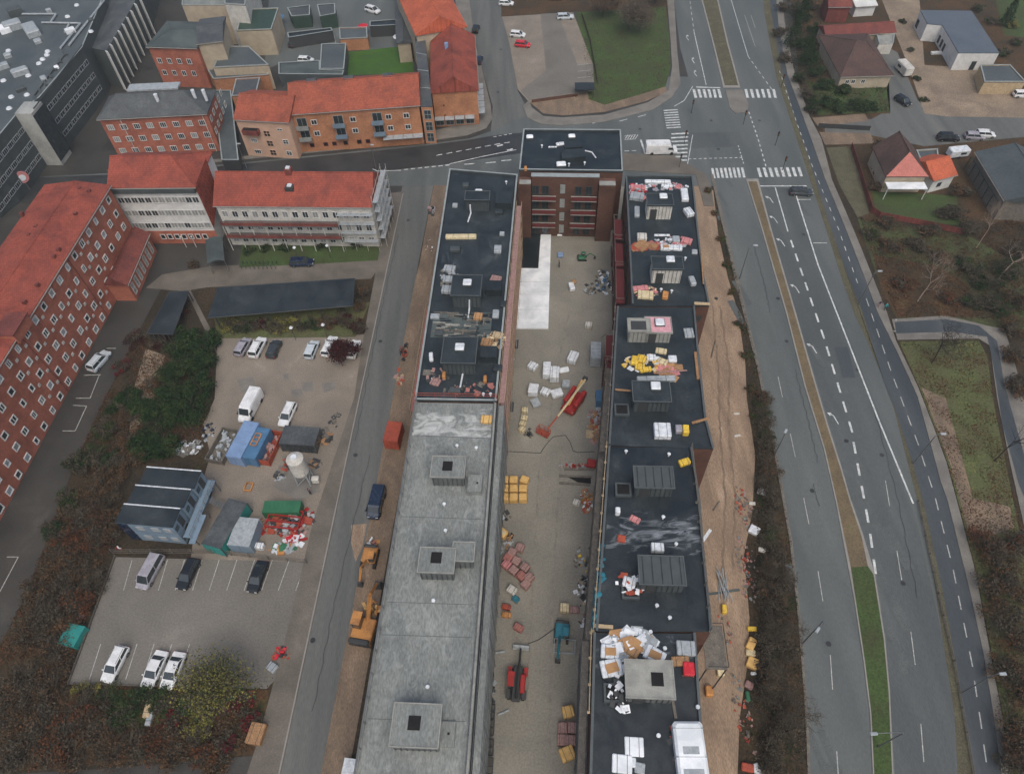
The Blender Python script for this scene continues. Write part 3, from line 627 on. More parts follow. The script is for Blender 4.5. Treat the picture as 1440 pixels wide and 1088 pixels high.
HD, pHD = wing("head_building", "head building joining both wings beside the junction, black roof with white cylinders", [(736, 181), (873, 182), (876, 240), (730, 238)], 'brickb', 'felt2')
WE1, pE1 = wing("apartment_wing", "north section of the east wing, with pink packs and two pale stair houses", [(880, 246), (974, 247), (983, 333), (989, 382), (998, 428), (868, 428), (889, 426)], 'brickb', 'felt', 'capd', skip=(4, 5))
WE2, pE2 = wing("apartment_wing", "middle section of the east wing with the pink sheeted stair house on its roof", [(868, 430), (977, 430), (982, 488), (993, 587), (1004, 629), (856, 624)], 'brickb', 'felt', 'capd', skip=(0, 4))
WE3, pE3 = wing("apartment_wing", "east wing section with chalky streaks across its black roof", [(856, 626), (973, 628), (985, 705), (990, 772), (997, 839), (1001, 886), (838, 886)], 'brickb', 'felt2', 'capd', skip=(0, 5))
WE4, pE4 = wing("apartment_wing", "nearest section of the east wing with the heap of white insulation offcuts", [(835, 888), (978, 889), (991, 1080), (994, 1200), (826, 1200), (832, 1000)], 'brickb', 'felt2', 'capd', skip=(0,))
for T in (WE1, WE2, WE3, WE4, WD): T['group'] = "roofed sections of the new apartment block"
# concrete wing details: raised rims, joints, tie holes
def edgebeam(T, a, b, z, w, h, m, name, off=0):
    a = XY(a); b = XY(b); d = (b - a).normalized(); q = Vector((-d.y, d.x, 0)); c = (a + b) / 2 + q * off
    return MB().box(c.x, c.y, z, (b - a).length, w, h, math.atan2(d.y, d.x)).build(name, M[m], T)
edgebeam(WG, pWG[0], pWG[5], ZR, .28, .32, 'concl', "roof_upstand", .16)
edgebeam(WG, pWG[1], pWG[2], ZR, .28, .32, 'concl', "roof_upstand", -.16)
for y in (612, 726, 846, 892, 1010):
    a = G(583 - (y - 563) * .165 + 8, y, ZR); b = G(698 - (y - 565) * .08 - 8, y + 4, ZR); edgebeam(WG, a, b, ZR, .07, .03, 'concd', "deck_joint")
# facades towards the courtyard
def facade_row(T, a, b, n, gm='glass', zs=(.9, 4.1, 7.3, 10.3), w=1.5, h=1.7, fm='dkgrey'):
    a = XY(a); b = XY(b); L = (b - a).length
    rows(T, a, b, zs, frange(1.8, L - 1.8, n), w=w, h=h, fm=fm, gm=gm)
facade_row(WE1, pE1[0], pE1[6], 7)
facade_row(WE2, pE2[0], pE2[5], 7); facade_row(WE3, pE3[0], pE3[6], 8); facade_row(WE4, pE4[0], pE4[5], 5)
facade_row(WD, pWD[2], pWD[1], 12); facade_row(WG, pWG[2], pWG[1], 12, 'dark')

# south-facing brick ends
rows(WE1, pE1[4] + Vector((-2, 0, 0)), pE1[4] + Vector((0, 0, 0)), (10.3,), (.9,), w=.8, h=1.2, fm='dkgrey')
# north end of the courtyard: recessed brown brick front with red balconies
nf = thing("courtyard_front", "brown brick courtyard front with red balconies at the north end of the court", "facade", XY(G(795, 248, ZR))[:])
fa = XY(G(729, 247.5, ZR + .35)); fb = XY(G(866, 249.5, ZR + .35)); fd = (fb - fa).normalized(); fn = Vector((-fd.y, fd.x, 0)); FL = (fb - fa).length
k = MB(); k.prism([fa + fd * 2.4, fb - fd * 3.0, fb - fd * 3.0 + fn * .9, fa + fd * 2.4 + fn * .9], 0, ZR + .3); k.build("wall", M['brickb'], nf)
k = MB(); k.prism([fa - fn * 1.3, fa + fd * 2.3 - fn * 1.3, fa + fd * 2.3 + fn * .9, fa + fn * .9], 0, ZR - .5); k.build("corner_bay", M['brickb'], nf); k = MB(); k.prism([fb - fd * 2.9 - fn * 1.3, fb - fn * 1.3, fb + fn * .9, fb - fd * 2.9 + fn * .9], 0, ZR - .5); k.build("corner_bay", M['brickb'], nf)
k = MB(); k.prism([fa - fn * 1.35 + fd * .2, fa + fd * 2.3 - fn * 1.35, fa + fd * 2.3 - fn * .2, fa - fn * .2 + fd * .2], ZR - .48, ZR - .3); k.prism([fb - fd * 2.9 - fn * 1.35, fb - fn * 1.35, fb - fn * .2, fb - fd * 2.9 - fn * .2], ZR - .48, ZR - .3); k.build("bay_coping", M['concl'], nf)
k = MB(); k.prism([fa + fd * 2.3 - fn * .1, fb - fd * 2.9 - fn * .1, fb - fd * 2.9 + fn * .98, fa + fd * 2.3 + fn * .98], ZR + .31, ZR + .38); k.build("coping", M['cap'], nf)
for z in (.5, 3.5, 6.6, 9.8):
    for u in (3.1, 4.9, 11.0, 12.9): window(nf, fa, fb, u, z, w=1.3, h=2.0, fm='dkgrey', cull=False)
    for u in (8.1,): window(nf, fa, fb, u, z + .4, w=.9, h=1.9, fm='cap', gm='glassb', cull=False)
for z in (3.2, 6.3, 9.4):
    for u0, u1 in ((2.5, 6.9), (9.7, 14.4)):
        p0, p1 = fa + fd * u0, fa + fd * u1
        k = MB(); k.prism([p0, p1, p1 - fn * 1.5, p0 - fn * 1.5], z, z + .18); bl = k.build("balcony", M['concl'], nf)
        k = MB(); k.prism([p0 - fn * 1.45, p1 - fn * 1.45, p1 - fn * 1.5, p0 - fn * 1.5], z + .2, z + 1.1); k.build("balcony_panel", M['balred'], bl)
        k = MB(); k.cyl(p0 - fn * 1.48 + Z * (z + 1.15), p1 - fn * 1.48 + Z * (z + 1.15), .04); k.build("handrail", M['concl'], bl)
# balconies hanging on the east wing's courtyard side
def side_balcony(T, a, b, out, z, pm='balred'):
    a = XY(a); b = XY(b); d = (b - a).normalized(); q = Vector((-d.y, d.x, 0)) * out; n = d.cross(Z) * 0
    k = MB(); k.prism([a, b, b + q, a + q], z, z + .18); bl = k.build("balcony", M[pm], T)
    k = MB(); c = q.normalized() * .05; k.prism([a + q - c, b + q - c, b + q, a + q], z + .2, z + 1.15); k.build("balcony_panel", M[pm], bl)
    k = MB()
    k.tube([a + Z * (z + 1.2), a + q + Z * (z + 1.2), b + q + Z * (z + 1.2), b + Z * (z + 1.2)], .045); k.build("handrail", M['woodg'], bl)
for z in (3.4, 6.6, 9.8):
    for y0, y1 in ((286, 314), (320, 352), (356, 404)):
        xa = 880 + (y0 - 246) * .05; xb = 880 + (y1 - 246) * .05
        side_balcony(WE1, G(xa - 4, y1, ZR), G(xa - 5, y0, ZR), 1.45, z)
    for y0, y1 in ((450, 486), (490, 520)):
        side_balcony(WE2, G(865, y1, ZR), G(866.5, y0, ZR), 1.3, z)
# step wall closing the roof edge strip of the east wing
k = MB(); e1 = roofpoly([(864, 250), (881, 250), (890, 424), (867, 424)]); k.prism([e1[0], e1[1], e1[2], e1[3]], 9.0, 9.2) if False else None
# chalk and cement stains: thin stained sheets whose own pattern is patchy
def stain(T, pts, base, c, z, name, sx, sy, th, cy=None, fall=6, seed=0):
    m = base.copy(); m.name = name; n = m.node_tree.nodes; l = m.node_tree.links; b = n["Principled BSDF"]; src = b.inputs['Base Color'].links[0].from_socket
    g = n.new("ShaderNodeNewGeometry"); mp = n.new("ShaderNodeMapping"); mp.inputs['Scale'].default_value = (sx, sy, 1); mp.inputs['Location'].default_value = (seed, seed, 0); l.new(g.outputs['Position'], mp.inputs[0])
    t = n.new("ShaderNodeTexNoise"); t.inputs['Scale'].default_value = 1; t.inputs['Detail'].default_value = 9; t.inputs['Roughness'].default_value = .68; t.inputs['Distortion'].default_value = 1.2; l.new(mp.outputs[0], t.inputs['Vector'])
    sp = n.new("ShaderNodeSeparateXYZ"); l.new(g.outputs['Position'], sp.inputs[0])
    a = n.new("ShaderNodeMath"); a.operation = 'SUBTRACT'; a.inputs[1].default_value = cy; l.new(sp.outputs[1], a.inputs[0])
    k = n.new("ShaderNodeMath"); k.operation = 'ABSOLUTE'; l.new(a.outputs[0], k.inputs[0])
    f = n.new("ShaderNodeMapRange"); f.inputs[1].default_value = fall * .3; f.inputs[2].default_value = fall; f.inputs[3].default_value = 0; f.inputs[4].default_value = .3; l.new(k.outputs[0], f.inputs[0])
    d = n.new("ShaderNodeMath"); d.operation = 'SUBTRACT'; l.new(t.outputs[0], d.inputs[0]); l.new(f.outputs[0], d.inputs[1])
    r = n.new("ShaderNodeMapRange"); r.inputs[1].default_value = th; r.inputs[2].default_value = th + .22; l.new(d.outputs[0], r.inputs[0])
    x = n.new("ShaderNodeMix"); x.data_type = 'RGBA'; l.new(r.outputs[0], x.inputs[0]); l.new(src, x.inputs[6]); x.inputs[7].default_value = (*c, 1); l.new(x.outputs[2], b.inputs['Base Color'])
    MB().sheet([XY(G(px, py, z)) for px, py in pts], z + .006).build(name, m, T)
stain(WE3, [(858, 690), (980, 690), (987, 740), (991, 800), (994, 838), (850, 838), (852, 750)], M['felt2'], (.30, .33, .36), ZR, "chalk_stain", .22, .75, .47, G(930, 752, ZR).y, 5.0)
stain(WE4, [(838, 894), (974, 894), (978, 1010), (836, 1010)], M['felt2'], (.22, .25, .28), ZR, "chalk_stain", .5, .6, .56, G(900, 905, ZR).y, 7.0, 31)
stain(WG, [(585, 569), (695, 571), (693, 616), (577, 612)], M['conc'], (.46, .48, .47), ZR, "cement_splash", .45, .8, .40, G(640, 603, ZR).y, 5.5, 12)
stain(WG, [(577, 613), (692, 617), (660, 1085), (500, 1085)], M['conc'], (.31, .33, .32), ZR, "cement_splash", .9, .5, .52, G(600, 850, ZR).y, 90, 55)
stain(WD, [(628, 300), (716, 300), (708, 395), (618, 395)], M['felt'], (.09, .105, .11), ZR, "dust_stain", .5, .12, .52, G(670, 350, ZR).y, 8, 77)
# stair houses and lights
stairbox(WD, 652.5, 282, 4.4, 2.6, ZR, 2.4, -AX, 'panel', 'felt', None, door=False)
k = MB(); p = G(709, 284, ZR); k.box(p.x, p.y, ZR, 2.9, 3.8, 1.2, -AX); k.build("lift_overrun", M['felt'], WD)
sky_light(WD, G(673, 271, ZR), 1.3, 1.3)
stairbox(WD, 632.5, 416, 4.7, 4.6, ZR, 2.7, -AX, 'panel', 'felt', 'white', door=False, lpos=(.1, .4))
stairbox(WD, 619, 511, 5.0, 5.0, ZR, 2.7, -AX, 'panel', 'felt', 'white', door=False, lpos=(0, .4))
for (px, py) in ((688, 503), (695, 410)):
    k = MB(); p = G(px, py, ZR); k.box(p.x, p.y, ZR, 2.3, 2.1, 1.4, -AX); k.build("vent_box", M['felt'], WD)
A9 = -R(9) + R(4)
for (px, py, w, d, wm, rm, li, T, an, lp) in (
    (910, 289, 4.5, 3.2, 'offwhite', 'felt', 'white', WE1, -AX, (.6, .6)), (917, 379, 4.9, 3.0, 'offwhite', 'felt', 'white', WE1, -AX, (.5, .6)),
    (890, 565, 5.2, 3.6, 'panel', 'felt', 'white', WE2, -AX, (.6, .8)),
    (892, 686, 5.0, 3.2, 'panel', 'panel', None, WE3, -AX, (0, 0)), (899, 822, 5.3, 3.6, 'panel', 'panel', None, WE3, -AX, (0, 0)),
    (880, 981, 5.1, 3.9, 'concd', 'concl', 'hole', WE4, -AX, (.8, 0)),
    (604, 671, 4.4, 3.2, 'concd', 'conc', 'hole', WG, -AX, (-.1, .1)), (586, 805, 4.3, 3.2, 'concd', 'conc', 'hole', WG, -AX, (-.1, .3)), (546, 1050, 5.0, 4.2, 'concd', 'conc', 'hole', WG, -AX, (-.2, .2))):
    stairbox(T, px, py, w, d, ZR, 3.1 if wm == 'offwhite' else 2.4, an, wm, rm, li, lpos=lp, door=wm in ('offwhite', 'panel', 'concd') and T is not WG)
# pink sheeted stair house
wl_, p_, e_, n_, zt_ = stairbox(WE2, 883, 466, 3.4, 2.6, ZR, 2.6, -AX, 'concl', 'concl', None, door=False)
k = MB(); q = p_ + e_ * 1.6 + n_ * 1.2; k.box(q.x, q.y, zt_, 2.2, 1.7, .04, -AX); k.build("grating", M['dkgrey'], wl_)
wl_, p_, e_, n_, zt_ = stairbox(WE2, 908, 468, 3.9, 3.2, ZR, 2.35, -AX, 'concl', 'concl', 'white', lpos=(.2, .3))
k = MB(); q = p_ + e_ * 1.9 + n_ * 1.6; k.box(q.x, q.y, zt_ + .002, 3.6, 2.9, .05, -AX); k.build("pink_sheet", mat('pink_membrane', (.62, .33, .37), (.5, .27, .30), sc=1.2), wl_)
for (px, py) in ((882, 690), (892, 832), (868, 975), (880, 578)):
    T = WE4 if py > 900 else WE3 if py > 600 else WE2; k = MB(); p = G(px - 6, py, ZR); k.box(p.x, p.y, ZR, 2.0, 1.9, .45, -AX); vb = k.build("shaft_curb", M['panel'], T)
    k = MB(); k.box(p.x, p.y, ZR + .45, 1.5, 1.4, .03, -AX); k.build("shaft_cover", M['dark'], vb)
stairbox(WG, 634, 789, 2.7, 2.5, ZR, 2.3, -AX, 'concd', 'conc', None, name="lift_overrun", door=False)
for (px, py, w, d) in ((668, 680, 1.8, 2.4), (626, 1030, 1.9, 2.4)):
    k = MB(); p = G(px, py, ZR + .8); h = 1.0 if py < 1000 else .4
    k.box(p.x, p.y, ZR, w, d, h, -AX); b_ = k.build("lift_overrun", M['conc'], WG)
    k = MB(); k.cyl((p.x + .3, p.y, ZR + h), (p.x + .3, p.y, ZR + h + .04), .14); k.build("pipe_hole", M['dark'], b_)
# white roof vents
def vent(T, px, py, r=.16, h=.55):
    p = G(px, py, ZR); k = MB(); k.cyl((p.x, p.y, ZR), (p.x, p.y, ZR + h), r * .7, n=8); k.cyl((p.x, p.y, ZR + h), (p.x, p.y, ZR + h + .1), r * 1.5, r * 1.1, n=10); k.build("roof_vent", M['foil'], T)
for T, l in ((WG, ((643, 629), (625, 711), (627, 748), (610, 846), (602, 967), (670, 632))), (WD, ((712, 259), (692, 410), (683, 501), (680, 557), (690, 557))), (WE3, ((880, 637), (940, 641), (932, 729), (950, 767), (923, 853))), (WE4, ((914, 890), (941, 870), (934, 913), (925, 1035), (980, 995))), (HD, ((800, 234), (762, 208), (822, 232))), (WE1, ((944, 412), (929, 410), (963, 366))), (WE2, ((896, 567),))):
    for x, y in l: vent(T, x, y)
# head building's roof pieces
k = MB(); p = G(806, 222, ZR); k.box(p.x, p.y, ZR, 4.4, 2.6, 1.0, 0); k.build("lift_overrun", M['felt'], HD)
k = MB(); p = G(806, 205, ZR); k.box(p.x, p.y, ZR, 3.4, 2.2, .4, 0); k.build("low_plinth", M['felt2'], HD)
for x, y in ((745, 194), (804, 193)): sky_light(HD, G(x, y, ZR), 1.3, 1.0, .4, 0)
for x, y in ((789, 233),): sky_light(HD, G(x, y, ZR), 1.7, 1.2, .5, 0)

# ------------------------------------------------------------------ town buildings
# red brick hospital
ev = 14.6
ha = XY(G(153, 263, ev)); hb = ha - DV * 78
w1 = 5.9
T, c4, rf = pitched("hospital_building", "long red brick hospital with rows of white framed windows, down the left edge", "hospital", hb, ha, w1, w1, ev, .9, 'brick', 'tile', n=-EV)
L = 78.0
n_ = 0; extra = []
for ci in range(24):
    u = L - 2.0 - ci * 2.95
    for ri, z in enumerate((.6, 3.6, 6.6, 9.6, 12.6)):
        if z == .6 and u > L - 14: continue
        if n_ >= 96: extra.append((u, z)); continue
        if n_ < 100:
            if window(T, hb, ha, u + random.uniform(-.12, .12), z, *random.choice(((1.15, 1.25), (1.15, 1.25), (1.25, 1.25), (.9, 1.25))), 'white', random.choice(('glass', 'glass', 'glass', 'glassb', 'foilg')), random.choice((1, 1, 2)), 1, .13, .16): n_ += 1
k = MB()
for u, z in extra:
    p = hb + DV * u; k.cur = 0; k.box(p.x, p.y, z, .2, 1.2, 1.25, -AX); k.cur = 1; k.box(p.x + .02, p.y, z + .15, .22, .9, .95, -AX)
if extra: tag(k.build("windows_beyond", [M['white'], M['glass']], T), kind='stuff')
for ci in range(14):
    u = L - 3.5 - ci * 2.95 * 1.0
    for z in (2.9, 5.9, 9.0, 12.0):
        if random.random() < .42:
            p = hb + DV * u; MB().box(p.x + .03, p.y, z, .14, .55, .5, -AX).build("vent_cover", M['offwhite'], T)
for ci in (5.5, 11.2):
    p = hb + DV * (L - ci * 3 - 2) ; k = MB(); k.cyl((p.x + .06, p.y, 0), (p.x + .06, p.y, ev), .08); k.build("downpipe", M['tiled'], T)
for (x, y) in ((82, 350), (40, 330), (30, 300), (50, 318), (112, 265), (125, 268), (75, 360), (52, 400), (34, 424), (106, 300)):
    k = MB(); p = G(x, y, 15.4); k.box(p.x, p.y, 14.9, .5, .6, .7, -AX); k.build("roof_hatch", M['tiled'], rf)
k = MB(); p = G(14, 456, 15.8); k.box(p.x, p.y, 13.9, 3.0, 4.4, 1.9, -AX); dm = k.build("dormer", M['brick'], rf)
k = MB(); p2 = p; k.box(p.x, p.y, 15.8, 3.4, 4.8, .16, -AX); k.build("dormer_roof", M['tiled'], dm)
# low link roof on its yard side
la = XY(G(152, 392, 4.8)); lb = XY(G(192, 325, 4.8)); w1 = 5.0
T, c4, rf = pitched("link_building", "low red roofed annexe against the hospital's yard side", "annexe", XY(G(178, 400, 4.2)), XY(G(208, 330, 4.2)), 1.9, 1.9, 4.2, 1.5, 'brick', 'tiled', n=-EV)
A_, B_ = c4[0], c4[1]; LL = (B_ - A_).length
rows(T, A_, B_, (.9,), frange(1.2, LL - 1.4, 7), w=1.0, h=2.4, fm='offwhite', gm='glassb', nx=1, ny=2)
# white banded stair and ward block
z0 = 13.4; a = XY(G(154, 264, z0)); b = XY(G(274, 263, z0)); w1 = ridge_w1(a, b, 220, 3.0, z0)
T, c4, rf = pitched("ward_block", "white fronted ward block with window bands and a red hipped roof", "building", a, b, w1, w1, z0, 3.0, 'white', 'tile', hr=5.0)
k = MB(); d = (b - a).normalized(); n = Vector((-d.y, d.x, 0)); L = (b - a).length
k.prism([a - n * .6, b - n * .6, b - n * .02, a - n * .02], z0 - 1.0, z0 - .03); k.build("fascia_band", M['mallwall'], T)
for z in (3.9, 6.9, 9.9):
    for i in range(12):
        window(T, a - n * .05, b - n * .05, .9 + i * (L - 1.8) / 11, z, 1.22, 1.35, 'white', 'glass' if random.random() < .55 else 'glassb', 2, 1, .09, cull=False)
k = MB(); k.prism([a - n * .04, b - n * .04, b - n * .001, a - n * .001], 0, 3.2); k.build("brick_base", M['brick'], T)
for i in range(7): window(T, a - n * .05, b - n * .05, 5.2 + i * 1.4, 1.2, 1.0, 1.2, 'white', 'dark', 1, 1, .12, cull=False)
for q_ in (9.5, 11.5):
    p = a + d * q_ - n * 1.2; k = MB(); k.cyl((p.x, p.y, 0), (p.x, p.y, 2.6), .06); k.cyl((p.x, p.y, 2.6), (p.x, p.y, 2.8), .2); k.build("entrance_lamp", M['offwhite'], T)
k = MB(); k.add([G(274, 263, 13.55), G(289.5, 222, 16.4), G(306, 268, 8.5), G(301, 322, 4.6)], [(0, 3, 2, 1)]); k.build("lean_to_roof", M['tile'], T)
# long red roofed ward wing with galleries
z0 = 9.6; a = XY(G(303, 289, z0)); b = XY(G(521, 291, z0)); w1 = ridge_w1(a, b, 243, 3.6, z0)
T, c4, rf = pitched("gallery_wing", "long wing with plain red roof, two open galleries and scaffold on its east end", "building", a, b, w1, w1 * .9, z0, 3.6, 'offwhite', 'tile')
d = (b - a).normalized(); n = Vector((-d.y, d.x, 0)); L = (b - a).length
for z in (.9, 3.9, 6.9):
    for i in range(15): window(T, a, b, 1.2 + i * (L - 2.4) / 14, z, 1.15, 1.5, 'white', 'glass' if i % 3 else 'glassb', 2, 1, .09)
for z in (3.0, 6.0):
    k = MB(); k.prism([a + d * .5, a + d * (L - 6.6), a + d * (L - 6.6) - n * 1.7, a + d * .5 - n * 1.7], z, z + .16); g = k.build("gallery_floor", M['concd'], T)
    k = MB()
    for i in range(18):
        p = a + d * (.5 + i * (L - 7.1) / 17) - n * 1.65; k.box(p.x, p.y, z + .16, .06, .06, 1.0, -AX)
    k.prism([a + d * .5 - n * 1.62, a + d * (L - 6.6) - n * 1.62, a + d * (L - 6.6) - n * 1.7, a + d * .5 - n * 1.7], z + 1.1, z + 1.18)
    k.prism([a + d * .5 - n * 1.64, a + d * (L - 6.6) - n * 1.64, a + d * (L - 6.6) - n * 1.67, a + d * .5 - n * 1.67], z + .2, z + .9)
    k.build("gallery_rail", M['tiled'], g)
    k = MB()
    for i in range(9):
        p = a + d * (.6 + i * (L - 7.3) / 8) - n * 1.6; k.box(p.x, p.y, z - 3 + .02, .12, .12, 2.96, -AX)
    k.build("gallery_post", M['offwhite'], g)
p = a + d * (L * .47) + n * w1; k = MB(); k.box(p.x, p.y, z0 + 3.0, 1.2, 1.2, 1.6, -AX); ck = k.build("chimney", M['tiled'], rf)
k = MB(); k.box(p.x, p.y, z0 + 4.6, .7, .7, .25, -AX); k.build("chimney_cap", M['foil'], ck)
p = G(406, 258, z0 + 3); k = MB(); k.box(p.x, p.y, z0 + 1.4, 1.6, 1.6, 1.1, -AX); ck = k.build("roof_hatch", M['dkgrey'], rf); k = MB(); k.box(p.x, p.y, z0 + 2.5, .8, .8, .2, -AX); k.build("hatch_lid", M['foil'], ck)
def scaffold(name, label, A, B, h, wd=1.1, bay=2.4, lift=2.1, out=1, decks=True, pm='steel', dm='woodp', group=None, sheet=None):
    A = XY(A); B = XY(B); L = (B - A).length; d = (B - A).normalized(); q = Vector((d.y, -d.x, 0)) * out
    T = thing(name, label, "scaffold", ((A + B) / 2)[:], 0, group); nb = max(1, round(L / bay))
    for i in range(nb + 1):
        for o_ in (.25, .25 + wd):
            p = A + d * (L * i / nb) + q * o_; MB().cyl((p.x, p.y, 0), (p.x, p.y, h), .035, n=5).build("upright", M[pm], T)
    z = lift
    while z < h:
        k = MB()
        for o_ in (.25, .25 + wd):
            k.cyl(A + q * o_ + Z * (z + .9), B + q * o_ + Z * (z + .9), .03, n=4)
        k.build("guard_rail", M[pm], T)
        if decks:
            k = MB(); k.prism([A + q * .3, B + q * .3, B + q * (.2 + wd), A + q * (.2 + wd)], z, z + .06); k.build("deck", M[dm], T)
        z += lift
    if sheet:
        k = MB(); k.prism([A + q * (.3 + wd), B + q * (.3 + wd), B + q * (.33 + wd), A + q * (.33 + wd)], .5, h - .3); k.build("netting", M[sheet], T)
    return T
scaffold("scaffold", "grey scaffold round the east end of the gallery wing", b - d * 6.4, b + d * .3, 9.5, out=1, pm='offwhite', dm='foilg')
scaffold("scaffold", "white scaffold against the gable of the gallery wing", b + d * .2, b + d * .2 + n * (w1 * 1.9), 12, out=1, pm='offwhite', dm='foilg')
# mansard brick building
z0 = 9.2; a = XY(G(139, 168, z0)); b = XY(G(290, 160, z0)); w1 = ridge_w1(a, b, 132, 3.0, z0)
T, c4, rf = pitched("brick_building", "square red brick block with grey slate mansard roof", "building", a, b, w1, w1 * 1.2, z0, 3.2, 'brick', 'slate', hl=4.2, hr=4.6, capm='slate')
L = (b - a).length
for z in (.7, 3.6, 6.5):
    for i in range(8): window(T, a, b, 1.6 + i * (L - 3.2) / 7, z, 1.4, 1.3, 'white', 'glass' if (i + int(z)) % 3 else 'glassb', 3, 1, .11, cull=False)
for z in (.7, 3.6, 6.5):
    for i in range(5): window(T, c4[1], c4[2], 1.5 + i * 2.6, z, 1.2, 1.3, 'white', 'glass', 2, 1, .11, cull=False)
for u in (4.4, L - 1.0):
    p = a + (b - a).normalized() * u; k = MB(); k.cyl((p.x, p.y - .07, 0), (p.x, p.y - .07, z0), .07); k.build("downpipe", M['offwhite'], T)
k = MB(); p = c4[2] + (c4[3] - c4[2]) * .5; k.box(p.x, p.y - w1 * .55, z0 + 3.0, 11, 2.6, .32, 0); k.build("roof_walkway", M['foilg'], rf)
for x, y in ((219, 121), (271, 115), (286, 115)): k = MB(); p = G(x, y + 14, z0 + 3.3); k.cyl((p.x, p.y, z0 + 1.2), (p.x, p.y, z0 + 3.7), .3, .4, n=10); k.build("roof_vent", M['foil'], rf)
# orange shop block: peach part, orange part, gabled corner part
z0 = 9.0; a = XY(G(331, 168, z0)); b = XY(G(405, 172, z0)); w1 = ridge_w1(a, b, 134, 2.6, z0)
T, c4, rf = pitched("terrace_house", "peach rendered end house with orange roof, left of the orange brick flats", "house", a, b, w1, w1, z0, 2.6, 'peach', 'tileo')
L = (b - a).length; d = (b - a).normalized(); n = Vector((-d.y, d.x, 0))
for z in (.8, 3.6): window(T, a, b, 2.6, z, 1.5, 1.0, 'white', 'glassb' if z > 2 else 'dark', 3, 1, .1, cull=False); window(T, a, b, L - 1.9, z, 1.3, 1.1, 'white', 'dark', 2, 2, .1, cull=False)
for z in (.5, 2.8, 5.2): window(T, a, b, 6.1, z, 1.5, 1.5, 'peach', 'dark', 2, 2, .12, cull=False)
window(T, a, b, L - 2.4, 6.9, 1.2, .5, 'white', 'dark', 2, 1, .08, cull=False)
k = MB(); p = a + d * 2.9 - n * .5; k.box(p.x, p.y, 6.0, 3.6, 1.3, 1.1, math.atan2(d.y, d.x)); bl = k.build("roof_terrace", M['tiled'], T)
k = MB(); k.box(p.x, p.y, 7.1, 3.2, 1.0, .05, math.atan2(d.y, d.x)); k.build("terrace_floor", M['dark'], bl)
z0 = 9.4; a = XY(G(408, 161, z0)); b = XY(G(589, 148, z0)); w1 = ridge_w1(a, b, 112, 3.2, z0)
T, c4, rf = pitched("apartment_block", "orange brick flats with glazed balconies above shops, plain orange-red roof", "building", a, b, w1, w1, z0, 3.2, 'bricko', 'tileo')
L = (b - a).length; d = (b - a).normalized(); n = Vector((-d.y, d.x, 0)); an = math.atan2(d.y, d.x)
for z in (3.9, 6.6):
    for u, g_ in ((.165, 'glass'), (.47, 'glass'), (.75, 'glass'), (.89, 'glass')): window(T, a, b, L * u, z, 1.3, 1.2, 'white', 'dark' if z > 6 else g_, 2, 1, .12, cull=False)
    for u in (.05, .335, .64):
        p = a + d * (L * u + .6) - n * .6; k = MB(); k.box(p.x, p.y, z - .6, 2.6, 1.3, .15, an); bl = k.build("balcony", M['concd'], T)
        k = MB(); k.box(p.x - n.x * .6, p.y - n.y * .6, z - .45, 2.6, .05, 1.0, an); k.build("balcony_glass", M['glassb'] if u < .1 else M['blueg'], bl)
        window(T, a, b, L * u + .6, z - .3, 2.1, 2.1, 'cap', 'glass', 2, 1, .1, cull=False)
for u in (.09, .2, .27, .36, .47, .54): window(T, a, b, L * u + .3, 1.2, 1.0, 1.0, 'tiled', 'dark', 1, 1, .1, cull=False)
for i in range(4):
    p = a + d * (L * .72 + i * 2.2) - n * .8; k = MB(); k.box(p.x, p.y, 2.6, 2.1, 1.6, .12, an); k.build("shop_canopy", M['foilg'], T)
for x in (.17, .46, .77):
    p = a + d * L * x + n * (w1 * 1.1); k = MB(); k.box(p.x, p.y, z0 + 1.8, 2.2, 1.6, 1.6, an); k.build("dormer", M['slate'], rf)
# glazed link
k_t = thing("glazed_link", "narrow grey roofed link between orange flats and the gabled corner house", "building", XY(G(600, 120, 0))[:])
pl = roofpoly([(583, 52), (598, 56), (608, 150), (592, 150)], 9); k = MB(); k.prism(pl, 0, 8.8); k.build("wall", M['bricko'], k_t); k = MB(); k.prism(pl, 8.81, 9.0); k.build("roof", M['slate'], k_t)
for z in (.5, 3.2, 6.0): window(k_t, pl[3], pl[2], (pl[2] - pl[3]).length / 2, z, 1.6, 2.2, 'cap', 'glass', 2, 2, .1, cull=False)
for t in (.25, .5, .75):
    p0 = pl[0].lerp(pl[3], t); p1 = pl[1].lerp(pl[2], t); k = MB(); k.cyl(p0 + Z * 9.03, p1 + Z * 9.03, .07, n=4); k.build("roof_rib", M['cap'], k_t)
# gabled corner block: ridge runs away from the camera
z0 = 8.4; a = XY(G(607.5, 131, z0)); b = XY(G(671, 127, z0)); W_ = (b - a).length; d = (b - a).normalized(); n = Vector((-d.y, d.x, 0))
dep = 24.0
T, c4, rf = pitched("corner_house", "tall orange gabled house with dark red roof at the street corner", "building", b, b + n * dep, W_ / 2, W_ / 2, z0, 3.4, 'bricko', 'tiled' if False else 'tile')
for z in (2.6, 5.0): window(T, a, b, 2.3, z, .5, .6, 'bricko', 'dark', 1, 1, .1, cull=False)
for i in range(5):
    p = b + n * (1.5 + i * 2.6) + d * .7; k = MB(); k.box(p.x, p.y, 2.5, 1.5, 2.3, .12, 0); k.build("shop_canopy", M['foilg'], T)
for i in range(4):
    p = a + d * (1 + i * 2.3) - n * .8; k = MB(); k.box(p.x, p.y, 2.5, 2.1, 1.5, .12, 0); k.build("shop_canopy", M['foilg'], T)
    window(T, a, b, 1 + i * 2.3, .4, 1.9, 1.9, 'cap', 'glass', 2, 1, .1, cull=False)
for i in range(7):
    for z in (3.4, 6.0): window(T, b, b + n * dep, 2 + i * 3.2, z, 1.2, 1.4, 'white', 'glass', 2, 1, .1, cull=False)
